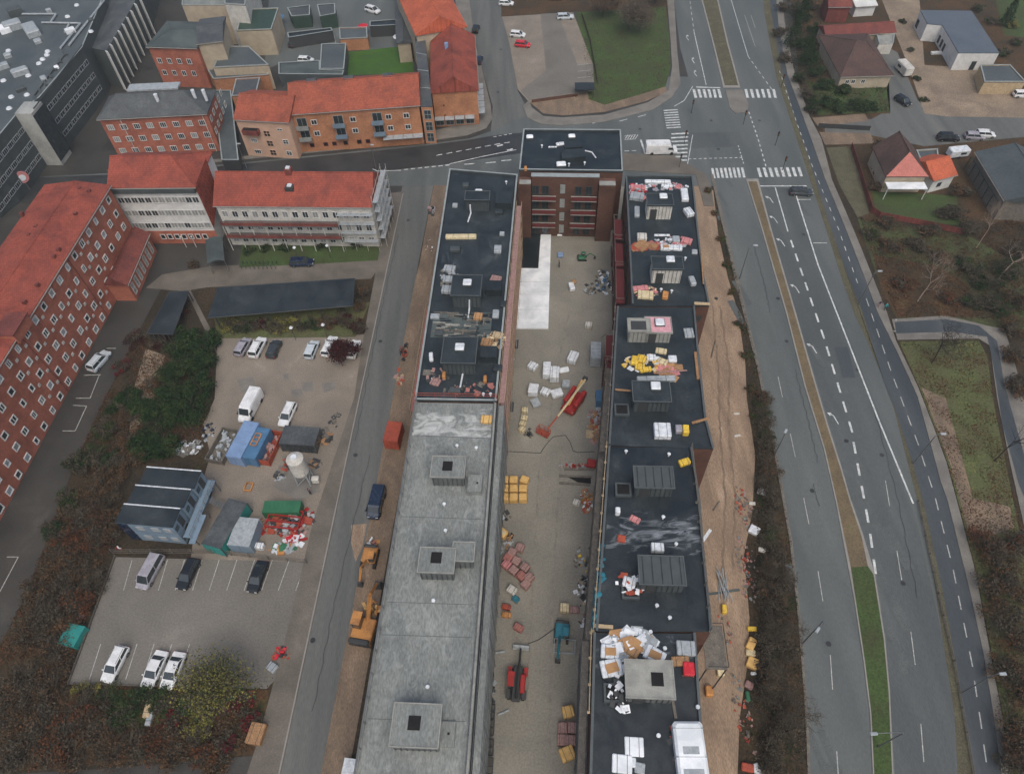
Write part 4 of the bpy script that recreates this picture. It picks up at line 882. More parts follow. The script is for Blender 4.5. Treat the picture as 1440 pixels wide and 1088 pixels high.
p = G(628, 66, z0 + 3); k = MB(); k.box(p.x, p.y, z0 + 2.2, .8, .8, 1.7, 0); k.build("chimney", M['bluel'], rf)
z0 = 10.5; a = XY(G(586, 50, z0)); b = XY(G(655, 38, z0)); W_ = (b - a).length; d = (b - a).normalized(); n = Vector((-d.y, d.x, 0))
T, c4, rf = pitched("corner_house", "bright orange roofed taller house behind the dark red gabled one", "building", b, b + n * 26, W_ / 2, W_ / 2, z0, 3.4, 'cream', 'tilebr')
T, c4, rf = pitched("shed", "narrow dark slate roof running back beside the bright orange roof", "building", XY(G(577, 60, 5)), XY(G(572, -30, 5)), 1.6, 1.6, 5, .6, 'cream', 'slate')
# courtyard low buildings behind the flats
def flatb(name, label, pts, z, wall, roof, cat="building", rim=True, wm=None, nwin=0):
    pl = roofpoly(pts, z); c = sum(pl, Vector()) / len(pl); T = thing(name, label, cat, c[:])
    MB().prism(pl, 0, z - .15).build("wall", M[wall], T); MB().prism(pl, z - .148, z).build("roof", M[roof], T)
    if rim: parapet(T, [tuple(p) for p in pl], z, .22, .22, wall, 'cap')
    return T, pl
flatb("low_building", "small square flat roofed annexe with one rooflight beside the green lawn", [(452, 63), (487, 62), (484, 98), (450, 98)], 3.4, 'panel', 'mallroof')
flatb("low_building", "long low flat roof with skylights behind the orange flats", [(392, 89), (450, 86), (450, 99), (484, 100), (482, 106), (392, 105)], 3.2, 'panel', 'feltgreen')
flatb("garage_row", "brick garage with grey felt roof at the head of the lawn", [(477, 40), (516, 39), (517, 54), (478, 56)], 3.0, 'bricko', 'mallroof', 'garage')
flatb("carport", "long black carport roof crossing the rear parking court", [(404, 47), (466, 40), (468, 44), (406, 54)], 2.8, 'dkgrey', 'felt2', 'carport')
flatb("carport", "short black carport roof right of the brick garage", [(520, 31), (560, 28), (561, 36), (520, 38)], 2.8, 'dkgrey', 'felt2', 'carport')
flatb("yard_shed", "green black shed at the back of the parking court", [(404, 12), (436, 8), (436, 22), (410, 24)], 3.2, 'green_tin', 'slate', 'shed')
flatb("yard_shed", "taller green black shed right of its neighbour", [(446, 8), (471, 6), (472, 20), (450, 24)], 3.6, 'green_tin', 'slate', 'shed')
ground("back_court", [(380, -30), (575, -30), (582, 66), (520, 74), (485, 62), (450, 86), (392, 90), (372, 100)], M['asph'], .03)
ground("back_lawn", [(488, 74), (560, 66), (580, 62), (582, 104), (488, 106)], mat('green_lawn', (.05, .12, .02), (.035, .085, .015), sc=.4, fine=.25), .04)
tb = flatb("low_building", "cream walled building with green black flat roof, top of the town quarter", [(342, 14), (392, 12), (382, 42), (333, 44)], 6.5, 'cream', 'green_tin')
# beige, white and brick blocks at the top left
T, c4, rf = pitched("town_house", "beige town house with red flank and weathered grey roof", "building", XY(G(208, 66, 10)), XY(G(276, 68, 10)), 6, 6, 10, 1.2, 'brick', 'feltgreen', hl=4, hr=2, capm='feltgreen')
for z in (3, 6): rows(T, c4[0], c4[1], (z,), frange(1.5, 9, 4), w=1.1, h=1.3)
T, c4, rf = pitched("town_house", "plain cream gable fronted house with dark valley roof", "building", XY(G(278, 62, 10.5)), XY(G(312, 58, 10.5)), 6, 6, 10.5, 1.2, 'cream', 'slate', capm='slate')
flatb("town_house", "white rendered town house with window columns at the top edge", [(318, -50), (352, -50), (345, 8), (316, 6)], 11, 'offwhite', 'slate')
tw = flatb("town_house", "cream block with long blank wall at the top edge", [(258, -40), (318, -40), (318, 8), (256, 8)], 10, 'cream', 'conc')
T, pl = flatb("dark_annexe", "low dark flat roofs stepping between brick block and orange houses", [(292, 98), (372, 92), (378, 106), (300, 112)], 4, 'bricko', 'mallroof')
flatb("dark_annexe", "small dark roofed annexe behind the peach house", [(332, 112), (366, 110), (360, 134), (326, 136)], 5, 'bricko', 'slate')
flatb("dark_annexe", "flat dark roof beside the cream gable", [(314, 66), (350, 66), (378, 92), (300, 96)], 6, 'cream', 'mallroof')
flatb("passage_roof", "dark passage roof between brick block and peach house", [(300, 128), (325, 128), (336, 226), (312, 226)], 2.8, 'dkgrey', 'mallroof')
# shopping mall at the top left
zm = 12
T, pl = flatb("shopping_mall", "dark blue-grey shopping centre with flat roof and silver corner tower", [(-200, -100), (150, -100), (146, -4), (116, 68), (56, 138), (24, 162), (-20, 215), (-300, 420)], zm, 'mallwall', 'mallroof', rim=True); MALL = T
for ids in ((3, 4),):
    a = pl[ids[0]]; b = pl[ids[1]]
L = (pl[3] - pl[4]).length
for z in (2.2, 5.4, 8.6):
    for i in range(9): window(T, pl[4], pl[3], 1.5 + i * (L - 3) / 8, z, 1.9, 1.1, 'foilg', 'glass', 2, 1, .1, cull=False)
L2 = (pl[6] - pl[5]).length
for z in (2.2, 5.4, 8.6):
    for i in range(10): window(T, pl[6], pl[5], L2 - 1.6 - i * 2.4, z, 2.0, 1.1, 'foilg', 'glass', 3, 1, .1)
tp = roofpoly([(20, 160), (44, 160), (58, 143), (34, 143)], zm + .6)
k = MB(); k.prism([p for p in tp], 0, zm + .6); k.build("corner_tower", mat('silver_cladding', (.36, .37, .35), (.26, .27, .26), sc=.3, rough=.5), T)
sg = tp[1]; se = tp[2]; dd = (se - sg).normalized(); nn = Vector((dd.y, -dd.x, 0))
k = MB(); k.prism([sg, se + dd * .5, se + dd * .5 + nn * .06, sg + nn * .06], 1, zm); k.build("tower_glazing", M['glass'], T)
mp = MB()
for a_, b_ in (((15, 22), (80, 22)), ((60, 34), (114, 35)), ((114, 35), (86, 70)), ((80, 22), (72, 34)), ((98, 36), (92, 48)), ((148, 2), (98, 66))):
    mp.cyl(G(*a_, zm) + Z * .35, G(*b_, zm) + Z * .35, .22, n=6)
mp.build("roof_duct", M['foilg'], T)
for x, y in ([(108, 8), (95, 24), (67, 73), (66, 78), (60, 84), (55, 90), (40, 107), (5, 114), (38, 134), (16, 137), (128, 45), (12, 72), (35, 152), (13, 153)]):
    p = G(x, y, zm); k = MB(); k.cyl((p.x, p.y, zm), (p.x, p.y, zm + .3), .65, .5, n=10); k.build("roof_dome", M['foil'], T)
for x, y, w, d_, h in ((20, 40, 4, 3, 1.6), (46, 46, 3, 6, 1.4), (30, 104, 3.5, 2, 1.2), (12, 80, 1.6, 1.6, .8)):
    p = G(x, y, zm); k = MB(); k.bbox(p.x, p.y, zm, w, d_, h, .2, .6); k.build("air_handler", M['foilg'], T)
k = MB(); k.cyl(G(118, 68, zm) + Z * .8, G(50, 158, zm) + Z * .8, .1); k.cyl(G(92, 78, zm) + Z * .2, G(47, 138, zm) + Z * .2, .12); k.build("roof_rail", M['dkgrey'], T)
_ = 0
T, pl = flatb("mall_wing", "blue-grey mall wing with a row of pale sloping fins", [(146, -4), (120, 66), (150, 72), (190, 2), (214, -80), (170, -80)], 9.5, 'mallwall', 'slate', rim=False)
for i in range(9):
    t = i / 8; x = 148 + t * 46; y = 72 - t * 76
    p0 = G(x, y, 9.9); k = MB(); k.box(p0.x + .4, p0.y - .2, .2, 1.1, .22, 9.7, -.75); k.build("fin", M['white'], T)
sgn = thing("shop_sign", "pink and white round shop sign at the mall's street corner", "sign", XY(G(31, 250, 0))[:])
p = XY(G(31, 250, 3)); k = MB(); k.cyl((p.x, p.y, 3.2), (p.x + .25, p.y - .3, 3.2), 1.3, n=20); k.build("sign_disc", M['pink'], sgn)
k = MB(); k.cyl((p.x + .26, p.y - .31, 3.2), (p.x + .3, p.y - .36, 3.2), .7, n=16); k.build("sign_face", M['sheet'], sgn)
k = MB(); k.cyl((p.x, p.y, 0), (p.x, p.y, 3), .1); k.build("post", M['steel'], sgn)
for i, (x, y) in enumerate(((4, 262), (14, 264), (24, 262))):
    p = XY(G(x, y)); aw = thing("market_parasol", ("pink and white stall canopy at the frame's left edge", "middle pink and white stall canopy by the mall", "pink and white stall canopy nearest the round sign")[i], "canopy", p[:])
    k = MB(); k.cyl((p.x, p.y, 2.0), (p.x, p.y, 2.6), 1.0, .05, n=8); k.build("canopy", M['pink' if i % 2 else 'sheet'], aw); k = MB(); k.cyl((p.x, p.y, 0), (p.x, p.y, 2.3), .04); k.build("pole", M['steel'], aw)
# shelter roofs
def shelter(name, label, pts, z, m, cat):
    pl = roofpoly(pts, z); c = sum(pl, Vector()) / len(pl); T = thing(name, label, cat, c[:]); MB().prism(pl, z - .15, z).build("roof", M[m], T)
    k = MB(); n_ = len(pl)
    k.tube([p + Z * (z - .02) for p in pl] + [pl[0] + Z * (z - .02)], .07, 4); k.build("roof_edge", M['dkgrey'], T)
    for t in frange(.04, .96, 6):
        for a_, b_ in ((pl[0], pl[1]), (pl[3], pl[2])):
            p = (a_ + (b_ - a_) * t) * .98 + c * .02; MB().box(p.x, p.y, 0, .14, .14, z - .16, -AX).build("post", M['dkgrey'], T)
    return T
shelter("parking_shelter", "long dark grey parking shelter roof above the upper car park", [(292, 447), (496, 430), (499, 391), (306, 404)], 2.9, 'felt', "shelter")
shelter("bicycle_shelter", "small dark roofed bicycle shelter beside the hospital drive", [(206, 469), (243, 470), (266, 409), (238, 410)], 2.6, 'felt', "shelter")
# houses to the east
z0 = 3.0; a = XY(G(1176, 118 - 12, z0 )); a = XY(G(1183, 108, z0)); b = XY(G(1254, 106, z0)); w1 = ridge_w1(a, b, 58, 3.4, z0)
T, c4, rf = pitched("bungalow", "brown tiled hipped bungalow with cream walls and green front garden", "house", a, b, w1, w1, z0, 3.4, 'cream', 'tilebrown', hl=5.2, hr=4.4)
rows(T, c4[0], c4[1], (1.2,), (1.8, 3.2, 5.5), w=1.0, h=1.0, fm='white')
T, c4, rf = pitched("house_extension", "low red tiled extension behind the brown bungalow", "house", XY(G(1162, 52, 2.8)), XY(G(1258, 46, 2.8)), 2.6, 2.6, 2.8, 1.3, 'cream', 'tiled')
flatb("garage", "white fronted garage beside the red tiled extension", [(1232, 48), (1258, 48), (1256, 62), (1236, 62)], 2.6, 'offwhite', 'concl', 'garage')
z0 = 4.2; a = XY(G(1346, 76, z0)); b = XY(G(1404, 76, z0)); d = (b - a).normalized()
pl = roofpoly([(1294, 15), (1366, 16), (1405, 75), (1348, 75), (1325, 36), (1304, 34)], z0)
T = thing("new_house", "new white rendered house with flat slate grey roof on the clay plot", "house", (sum(pl, Vector()) / 6)[:])
MB().prism(pl, 0, z0 - .1).build("wall", M['white'], T)
k = MB(); k.prism(pl, z0 - .098, z0 + .1); k.build("roof", mat('slate_blue_roof', (.10, .125, .15), (.08, .10, .125), sc=.3, rough=.5), T)
rows(T, pl[3], pl[2], (.1,), ((pl[2] - pl[3]).length * .5,), w=1.1, h=2.1, fm='dkgrey')
rows(T, pl[4], pl[3], (.6,), (1.5, 3.6, 5.6), w=1.0, h=1.8, fm='dkgrey')
rows(T, pl[0], pl[5], (.6,), (1.6,), w=1.6, h=2.0, fm='dkgrey')
MB().box(*XY(G(1316, 76))[:2], 0, 2.6, .8, .5, 0).build("terrace_wall", M['white'], T)
flatb("garage", "slate grey garage and carport south of the new white house", [(1378, 92), (1420, 92), (1442, 116), (1384, 116)], 2.9, 'woodp', 'mallroof', 'garage')
T, c4, rf = pitched("house", "small red house at the top edge above the bungalow", "house", XY(G(1166, 10, 4)), XY(G(1196, 10, 4)), 3, 3, 4, 2, 'tiled', 'tiled')
T, c4, rf = pitched("summer_house", "little white roofed summer house at the top edge", "shed", XY(G(1204, 10, 2.6)), XY(G(1232, 8, 2.6)), 2.2, 2.2, 2.6, .6, 'white', 'white')
z0 = 3.8; a = XY(G(1247, 248, z0)); b = XY(G(1302, 248, z0)); 
W_ = (b - a).length; d = (b - a).normalized(); n = Vector((-d.y, d.x, 0))
T, c4, rf = pitched("old_house", "steep brown roofed cottage with a white canopy and red gable end", "house", b, b + n * 9.5, W_ / 2, W_ / 2, z0, 3.6, 'cream', 'tilebrown', hl=2.8)
k = MB(); rr = b - d * (W_ / 2) + n * 2.8 + Z * (z0 + 3.6 + .24); k.add([a - d * .4 - n * .42 + Z * (z0 + .24), b + d * .4 - n * .42 + Z * (z0 + .24), rr], [(0, 1, 2)]); k.build("hipped_gable", mat('pink_red_tiles', (.46, .17, .14), (.38, .14, .12), sc=1), rf)
k = MB(); k.prism([a - n * 2.6, b - n * 2.6, b - n * .42, a - n * .42], 2.6, 2.75); k.build("white_canopy", M['sheet'], T)
for s_ in (a, b): p = s_ - n * 2.4; MB().box(p.x, p.y, 0, .12, .12, 2.6).build("canopy_post", M['white'], T)
T, c4, rf = pitched("house_annexe", "orange tiled annexe with white end wall beside the steep cottage", "house", XY(G(1313, 254, 3)), XY(G(1343, 246, 3)), 3.4, 3.4, 3, 2.0, 'white', 'tilebr')
rows(T, c4[0], c4[1], (1.0,), (2.0,), w=1.0, h=1.0, fm='dkgrey')
flatb("link_roof", "flat blue-grey roof between the steep cottage and its orange annexe", [(1288, 212), (1318, 210), (1320, 228), (1296, 230)], 3.2, 'cream', 'mallroof', "extension")
T, c4, rf = pitched("big_house", "large blue-grey roofed house at the right edge with a glass veranda", "house", XY(G(1414, 282, 4.5)), XY(G(1374, 216, 4.5)), 6, 6, 4.5, 2.6, 'woodg', 'mallroof', n=Vector((.95, -.2, 0)).normalized())
k = MB(); p0 = XY(G(1406, 290, 2)); p1 = XY(G(1368, 226, 2)); 
for i in range(7): p = p0.lerp(p1, i / 6) - Vector((.8, 0, 0)); k.box(p.x, p.y, 0, .15, .15, 3.0)
k.cyl(p0 - Vector((.8, 0, -3)), p1 - Vector((.8, 0, -3)), .12, n=4); k.build("veranda_frame", M['green_tin'], T)

# guard rails along the roof edges of the block
def edge_rail(label, a, b, inset, z=ZR, m='steel', gap=2.4):
    a = XY(a); b = XY(b); d = (b - a).normalized(); q = Vector((-d.y, d.x, 0)) * inset; a = a + q; b = b + q; L = (b - a).length
    T = thing("edge_protection", label, "guard rail", ((a + b) / 2)[:], 0, "guard rails on the roof edges"); n = max(1, int(L / gap))
    for i in range(n + 1):
        p = a + d * (L * i / n); k = MB(); k.box(p.x, p.y, z, .08, .08, 1.35, -AX); k.box(p.x, p.y, z, .3, .3, .06, -AX); k.build("post", M[m], T)
    for zz in (.75, 1.25): k = MB(); k.cyl(a + Z * (z + zz), b + Z * (z + zz), .04, n=4); k.build("rail", M[m], T)
edge_rail("grey guard rail along the bare concrete roof's courtyard edge", pWG[1], pWG[2], -.25)
edge_rail("grey guard rail along the bare concrete roof's street edge", pWG[0], pWG[5], .3)
edge_rail("timber guard rail on the near east wing's courtyard edge", pE4[0], pE4[5], -.3, m='woodp')
edge_rail("timber guard rail on the chalky section's courtyard edge", pE3[0], pE3[6], -.3, m='woodp')
edge_rail("timber guard rail on the chalky section's track side", pE3[1], pE3[5], -.1, m='woodg')
edge_rail("guard rail on the courtyard side of the section with the pink stair house", pE2[0], pE2[5], -.3, m='woodg')
edge_rail("dark guard rail along the southern end of the black felt roof", pWD[3], pWD[2], .4, m='rust')

for i, (x, y, w, d, h) in enumerate(((655, 262, 1.1, 1.1, .5), (640, 290, .9, .9, .4), (702, 300, 1.4, 1.0, .6), (640, 352, 1.6, 1.0, .5), (700, 352, 1.2, 1.6, .5), (708, 430, .9, 1.2, .6), (618, 470, 1.2, 1.0, .5), (612, 446, 1.4, .9, .4), (700, 520, 1.3, 1.0, .7), (640, 550, 1.6, .8, .4), (706, 330, .8, .8, .4))):
    k = MB(); p = G(x, y, ZR); k.bbox(p.x, p.y, ZR, w, d, h, .06, -AX); k.build("roof_unit", M[('panel', 'foilg', 'felt')[i % 3]], WD)

for i, (x, y, w, d, h) in enumerate(((70, 18, 1.2, 1.2, .9), (100, 46, 2.2, 1.4, 1.0), (24, 22, 3.2, 2.2, 1.8), (54, 60, 1.6, 1.6, .7), (80, 96, 1.0, 1.0, .5), (30, 128, 2.0, 1.2, .8), (62, 112, 1.2, 1.8, .6), (8, 44, 2.4, 3.2, 1.2), (128, 30, 1.2, 1.2, .6), (5, 96, 2.6, 1.6, 1.0))):
    p = G(x, y, zm); k = MB(); k.bbox(p.x, p.y, zm, w, d, h, .1, .6); k.build("air_handler", M[('foilg', 'sheet', 'panel')[i % 3]], MALL)
k = MB()
for i in range(7):
    t = i / 6; a = G(92 - 42 * t, 76 + 64 * t, zm); k.box(a.x, a.y, zm, .5, 2.2, .35, .6)
k.build("roof_beam", M['panel'], MALL)
# ------------------------------------------------------------------ vehicles
def ring8(y, w, z0, z1, tz=.8, cw=.9):
    zm = z0 + (z1 - z0) * .45
    return [(-w * .92, y, z0), (w * .92, y, z0), (w, y, zm), (w * .99, y, z0 + (z1 - z0) * tz), (w * cw, y, z1), (-w * cw, y, z1), (-w * .99, y, z0 + (z1 - z0) * tz), (-w, y, zm)]
CARS = {'hatch': (4.1, 1.78, 1.48, -.47, .13, .30), 'estate': (4.6, 1.82, 1.46, -.48, .10, .27), 'sedan': (4.6, 1.82, 1.43, -.36, .10, .27), 'suv': (4.6, 1.88, 1.68, -.47, .12, .28), 'mpv': (4.75, 1.86, 1.75, -.48, .22, .38), 'minivan': (5.1, 1.95, 1.92, -.485, .24, .38)}
def car(kind, paint, px, py, label, head=0.0, group="parked cars", name="parked_car", cat="car", z=0.0):
    """px, py: picture point of the car's middle; head: degrees clockwise from the block's northward axis, 0 = nose away from the camera"""
    p = G(px, py, .7); L, Wd, H, rb, ws, wf = CARS[kind]; hw = Wd / 2
    T = thing(name, label, cat, (p.x, p.y, z), -AX - R(head), group); m = M[paint]
    belt = .92 if H < 1.6 else 1.02
    hood = belt - .10; st = [(-.5, .84, .42, .74), (-.485, .95, .30, belt - .04), (-.40, 1, .24, belt), (-.1, 1, .2, belt), (.18, 1, .2, belt - .02), (wf, 1, .2, hood + .02), (.42, .97, .24, hood - .06), (.48, .88, .30, hood - .16), (.5, .76, .40, hood - .26)]
    b = MB(); b.loft([ring8(L * y, hw * w, z0, z1) for y, w, z0, z1 in st]); b.build("body", m, T, world=False, smooth=False)
    rb_, rt_ = rb * L, (rb + (.05 if kind in ('hatch', 'estate', 'suv', 'mpv', 'minivan') else .15)) * L
    fb_, ft_ = wf * L, ws * L; g = MB(); bw, tw = hw * .9, hw * .74
    g.loft([[(-bw, rb_, belt - .05), (bw, rb_, belt - .05), (bw, fb_, hood), (-bw, fb_, hood)], [(-tw, rt_, H - .06), (tw, rt_, H - .06), (tw, ft_, H - .06), (-tw, ft_, H - .06)]])
    g.build("windows", M['glass'], T, world=False)
    r_ = MB(); k = .14
    r_.loft([[(-tw - .03, rt_ - .02, H - .07), (tw + .03, rt_ - .02, H - .07), (tw + .03, ft_, H - .07), (-tw - .03, ft_, H - .07)], [(-tw + k, rt_ + k, H), (tw - k, rt_ + k, H), (tw - k, ft_ - k, H), (-tw + k, ft_ - k, H)]])
    r_.build("roof_panel", m, T, world=False)
    q = MB()
    for s in (-1, 1):
        for a_, b_ in (((s * bw, rb_, belt - .03), (s * tw, rt_, H - .06)), ((s * bw, fb_, hood), (s * tw, ft_, H - .06)), ((s * (bw + .01), (rb_ + fb_) / 2, belt - .02), (s * (tw + .01), (rt_ + ft_) / 2, H - .06))): q.cyl(a_, b_, .045, n=5)
    q.build("pillars", m, T, world=False)
    for s in (-1, 1):
        w_ = MB(); w_.box(s * (hw + .06), fb_ - .25, belt - .02, .18, .12, .14); w_.build("wing_mirror", m, T, world=False)
        w_ = MB(); w_.box(s * hw * .62, L * .488, hood - .30, hw * .38, .08, .14); w_.build("headlight", M['lampw'], T, world=False)
        w_ = MB(); w_.box(s * hw * .76, -L * .494, belt - .28, hw * .24, .08, .2); w_.build("tail_light", M['lampred'], T, world=False)
        for y in (-.31, .31):
            w_ = MB(); w_.cyl((s * (hw - .2), L * y, .32), (s * (hw + .01), L * y, .32), .32, n=14); wh = w_.build("wheel", M['black'], T, world=False)
            w_ = MB(); w_.cyl((s * (hw - .02), L * y, .32), (s * (hw + .025), L * y, .32), .19, n=10); w_.build("rim", M['steel'], wh, world=False)
    if kind in ('mpv', 'estate', 'suv') :
        w_ = MB()
        for s in (-1, 1): w_.cyl((s * (tw - .08), rt_ + .2, H + .03), (s * (tw - .08), ft_ - .3, H + .03), .025, n=5)
        w_.build("roof_rails", M['dkgrey'], T, world=False)
    return T
def van(paint, px, py, label, head=0.0, L=5.6, H=2.3, Wd=2.0, group="parked cars", name="delivery_van", box=False):
    p = G(px, py, 1.0); T = thing(name, label, "van", (p.x, p.y, 0), -AX - R(head), group); hw = Wd / 2; m = M[paint]
    b = MB(); b.loft([ring8(L * y, hw * w, z0, z1, .86, c) for y, w, z0, z1, c in ((-.5, .95, .35, H - .08, .86), (-.49, 1, .3, H, .88), (.0, 1, .28, H, .88), (.2, 1, .28, H - .02, .88), (.26, 1, .28, H - .16, .84), (.37, 1, .28, 1.25, .88), (.46, .96, .3, 1.05, .85), (.495, .85, .36, .85, .82))])
    b.build("body", m, T, world=False)
    g = MB(); g.add([(-hw * .8, L * .355, 1.36), (hw * .8, L * .355, 1.36), (hw * .78, L * .262, H - .14), (-hw * .78, L * .262, H - .14)], [(0, 1, 2, 3)])
    g.v = [(x, y + .035, z + .035) for x, y, z in g.v]; g.build("windscreen", M['glass'], T, world=False)
    for s in (-1, 1):
        g = MB(); g.box(s * (hw - .01), L * .26, 1.3, .05, .95, .55); g.build("side_window", M['glass'], T, world=False)
        w_ = MB(); w_.box(s * (hw + .12), L * .34, 1.3, .24, .14, .3); w_.build("wing_mirror", M['dkgrey'], T, world=False)
        w_ = MB(); w_.box(s * hw * .66, L * .485, .72, .34, .08, .2); w_.build("headlight", M['lampw'], T, world=False)
        w_ = MB(); w_.box(s * hw * .9, -L * .497, .8, .14, .06, .5); w_.build("tail_light", M['lampred'], T, world=False)
        for y in (-.3, .32):
            w_ = MB(); w_.cyl((s * (hw - .24), L * y, .36), (s * (hw + .01), L * y, .36), .36, n=14); w_.build("wheel", M['black'], T, world=False)
    return T
gp = "cars in the upper gravel car park"
car('hatch', 'csilver', 341, 487, "lilac silver car, first from the left in the upper car park row", 10, gp)
car('suv', 'cwhite', 362, 488, "white car second from the left in the upper car park row", 8, gp)
car('hatch', 'cgrey', 385, 490, "dark grey car third from the left in the upper car park row", 4, gp)
car('hatch', 'cpale', 438, 491, "pale car standing alone right of the gap in the upper row", 6, gp)
car('estate', 'cwhite', 463, 486, "white car beside the dark red tree in the upper row", 8, gp)
car('hatch', 'cwhite', 497, 490, "white car half hidden behind the dark red tree", 6, gp)
van('cwhite', 352, 571, "white delivery van by the blue containers, nose towards the camera", 189, 5.9, 2.5, 2.05)
car('estate', 'cwhite', 404, 582, "white car parked alone above the dark flat container", 188, gp)
gl = "cars in the lower marked car park"
car('minivan', 'csilver', 211, 803, "silver lilac people carrier in the upper row of the lower car park", 190, gl)
car('estate', 'cblack', 264, 806, "black green estate next to the silver people carrier", 188, gl)
car('sedan', 'cblack', 362, 810, "black saloon at the right end of the marked upper bays", 186, gl)
car('estate', 'cwhite', 161, 933, "white estate alone at the left of the lower bays", 188, gl)
car('sedan', 'cwhite', 217, 940, "white car left of the pair at the lower bays", 188, gl)
car('sedan', 'cwhite', 243, 942, "white car beneath the edge of the olive tree", 186, gl)
car('suv', 'cpale', 139, 507, "pale blue-white car parked against the hospital wall", 16)
car('estate', 'navy', 424, 368, "dark navy car parked across the strip of lawn", 87)
van('navy', 529, 706, "dark navy van standing on the side street by the long wing", 184, 5.0, 2.0, 1.9)
car('hatch', 'cwhite', 728, 48, "white car left of the gravel parking, above the red car", 100)
car('hatch', 'cred', 735, 62, "bright red car on the gravel parking by the junction", 100)
car('estate', 'cpale', 795, 23, "pale teal car at the top edge of the gravel parking", 85)
car('hatch', 'cblack', 669, 40, "black car at the kerb beside the bright orange roofed house", 5)
car('hatch', 'navy', 673, 84, "dark car at the kerb beside the dark red gable", 5)
car('suv', 'cwhite', 524, 14, "white car in the rear parking court behind the orange flats", 120)
car('suv', 'cblack', 1334, 193, "black car at the kerb in front of the steep brown cottage", 92)
car('hatch', 'csilver', 1371, 191, "lilac car parked at the kerb nearest the black car", 95)
car('hatch', 'cwhite', 1386, 188, "white car right of the lilac one at the kerb", 95)
car('hatch', 'cblack', 1270, 141, "black car in the bungalow's drive", 150)
car('estate', 'cgrey', 1127, 269, "dark car waiting near the zebra crossing on the main road", 92, name="waiting_car")
car('hatch', 'cwhite', 1438, 132, "white car partly out of frame by the garage", 90)
car('hatch', 'cgrey', 412, 60, "dark car in the bay beside the black carport", 5)
car('hatch', 'cwhite', 430, 84, "white car beside the long low roof behind the flats", 95)
for i, (x, y) in enumerate(((706, 4), (774, -4))): car('hatch', ('cwhite', 'cgrey')[i], x + 6, y, ("white car at the frame's top edge by the back lane", "grey car at the frame's top edge by the back lane")[i], 95)
van('cwhite', 930, 209, "long white delivery van driving over the zebra crossing", 88, 6.9, 2.6, 2.1, name="moving_van", group=None)
# caravan, trailer
def boxtrailer(name, cat, px, py, L, Wd, H, head, m, label, z=.5):
    p = G(px, py, 1.2); T = thing(name, label, cat, (p.x, p.y, 0), -AX - R(head)); b = MB(); b.bbox(0, 0, z, Wd, L, H - z, .18); b.build("body", M[m], T, world=False)
    g = MB(); g.box(0, L / 2 - .02, H * .5, Wd * .7, .08, H * .28); g.build("window", M['glass'], T, world=False)
    for s in (-1, 1):
        g = MB(); g.cyl((s * (Wd / 2 - .2), 0, .32), (s * (Wd / 2 + .02), 0, .32), .32, n=12); g.build("wheel", M['black'], T, world=False)
        g = MB(); g.box(s * (Wd / 2), L * .15, H * .5, .04, L * .3, H * .25); g.build("side_window", M['glass'], T, world=False)
    g = MB(); g.cyl((0, L / 2, .5), (0, L / 2 + 1.0, .45), .05, n=5); g.build("drawbar", M['steel'], T, world=False)
boxtrailer("caravan", "caravan", 1272, 96, 4.6, 2.1, 2.4, -12, 'offwhite', "white caravan parked in the drive right of the bungalow")
boxtrailer("box_trailer", "trailer", 1348, 213, 4.2, 2.0, 2.0, 80, 'foil', "white box trailer by the hedge right of the cottage")

# ---- containers and site boxes
def container(px, py, L, Wd, H, head, m, label, name="shipping_container", roofm=None, cat="container", cor=True, open_=None, group=None):
    p = G(px, py, H); T = thing(name, label, cat, (p.x, p.y, 0), -AX - R(head), group); x, y = Wd / 2, L / 2
    b = MB()
    if open_:
        for s in (-1, 1): b.box(s * (x - .05), 0, .12, .1, L - .2, H - .12); b.box(0, s * (y - .05), .12, Wd - .02, .1, H - .12)
        b.box(0, 0, .05, Wd - .2, L - .2, .1)
        b.build("body", M[m], T, world=False)
        f = MB(); rnd = random.Random(int(px * 7 + py))
        for i in range(26): f.box(rnd.uniform(-x + .35, x - .35), rnd.uniform(-y + .4, y - .4), .2, rnd.uniform(.15, .6), rnd.uniform(.15, .9), rnd.uniform(H * .4, H * .98) - .2, rnd.random() * 3)
        f.cur = 0; f.build("load", M[open_], T, world=False)
    else:
        b.box(0, 0, .12, Wd - .06, L - .06, H - .2)
        if cor:
            n = int(L / .45)
            for i in range(n):
                for s in (-1, 1): b.box(s * (x - .02), -y + .3 + i * (L - .6) / (n - 1), .3, .06, .16, H - .5)
        b.build("body", M[m], T, world=False)
        r = MB(); r.box(0, 0, H - .078, Wd, L, .078)
        n = int(L / .6)
        for i in range(n): r.box(0, -y + .3 + i * (L - .6) / max(1, n - 1), H, Wd - .2, .12, .03)
        r.build("roof", M[roofm or m], T, world=False)
        for s in (-.25, .25): d = MB(); d.box(s * Wd, -y + .0, .2, Wd * .46, .06, H - .4); d.build("door", M[m], T, world=False)
    c = MB()
    for i in (-1, 1):
        for j in (-1, 1): c.box(i * (x - .08), j * (y - .08), 0, .18, .18, H + .02)
    c.build("corner_posts", M[roofm or m] if not open_ else M[m], T, world=False)
    return T
container(341, 617, 6.6, 2.5, 2.6, 10, 'bluel', "pale blue roofed container, left of the two blue ones")
container(359, 622, 5.6, 2.5, 2.4, 10, 'blue', "darker blue container carrying an orange timber frame")
t_ = container(377, 626, 5.6, 2.4, 1.4, 8, 'rust', "red open skip full of brick and timber waste, beside the blue containers", "rubble_skip", cat="skip", open_='brickw')
container(312, 624, 6.0, 2.9, 1.2, 10, 'woodg', "grey open skip of mixed waste left of the pale blue container", "rubble_skip", cat="skip", open_='foilg')
container(421, 612, 5.6, 3.4, 2.3, 93, 'cgrey', "dark flat topped container above the silo", roofm='slate')
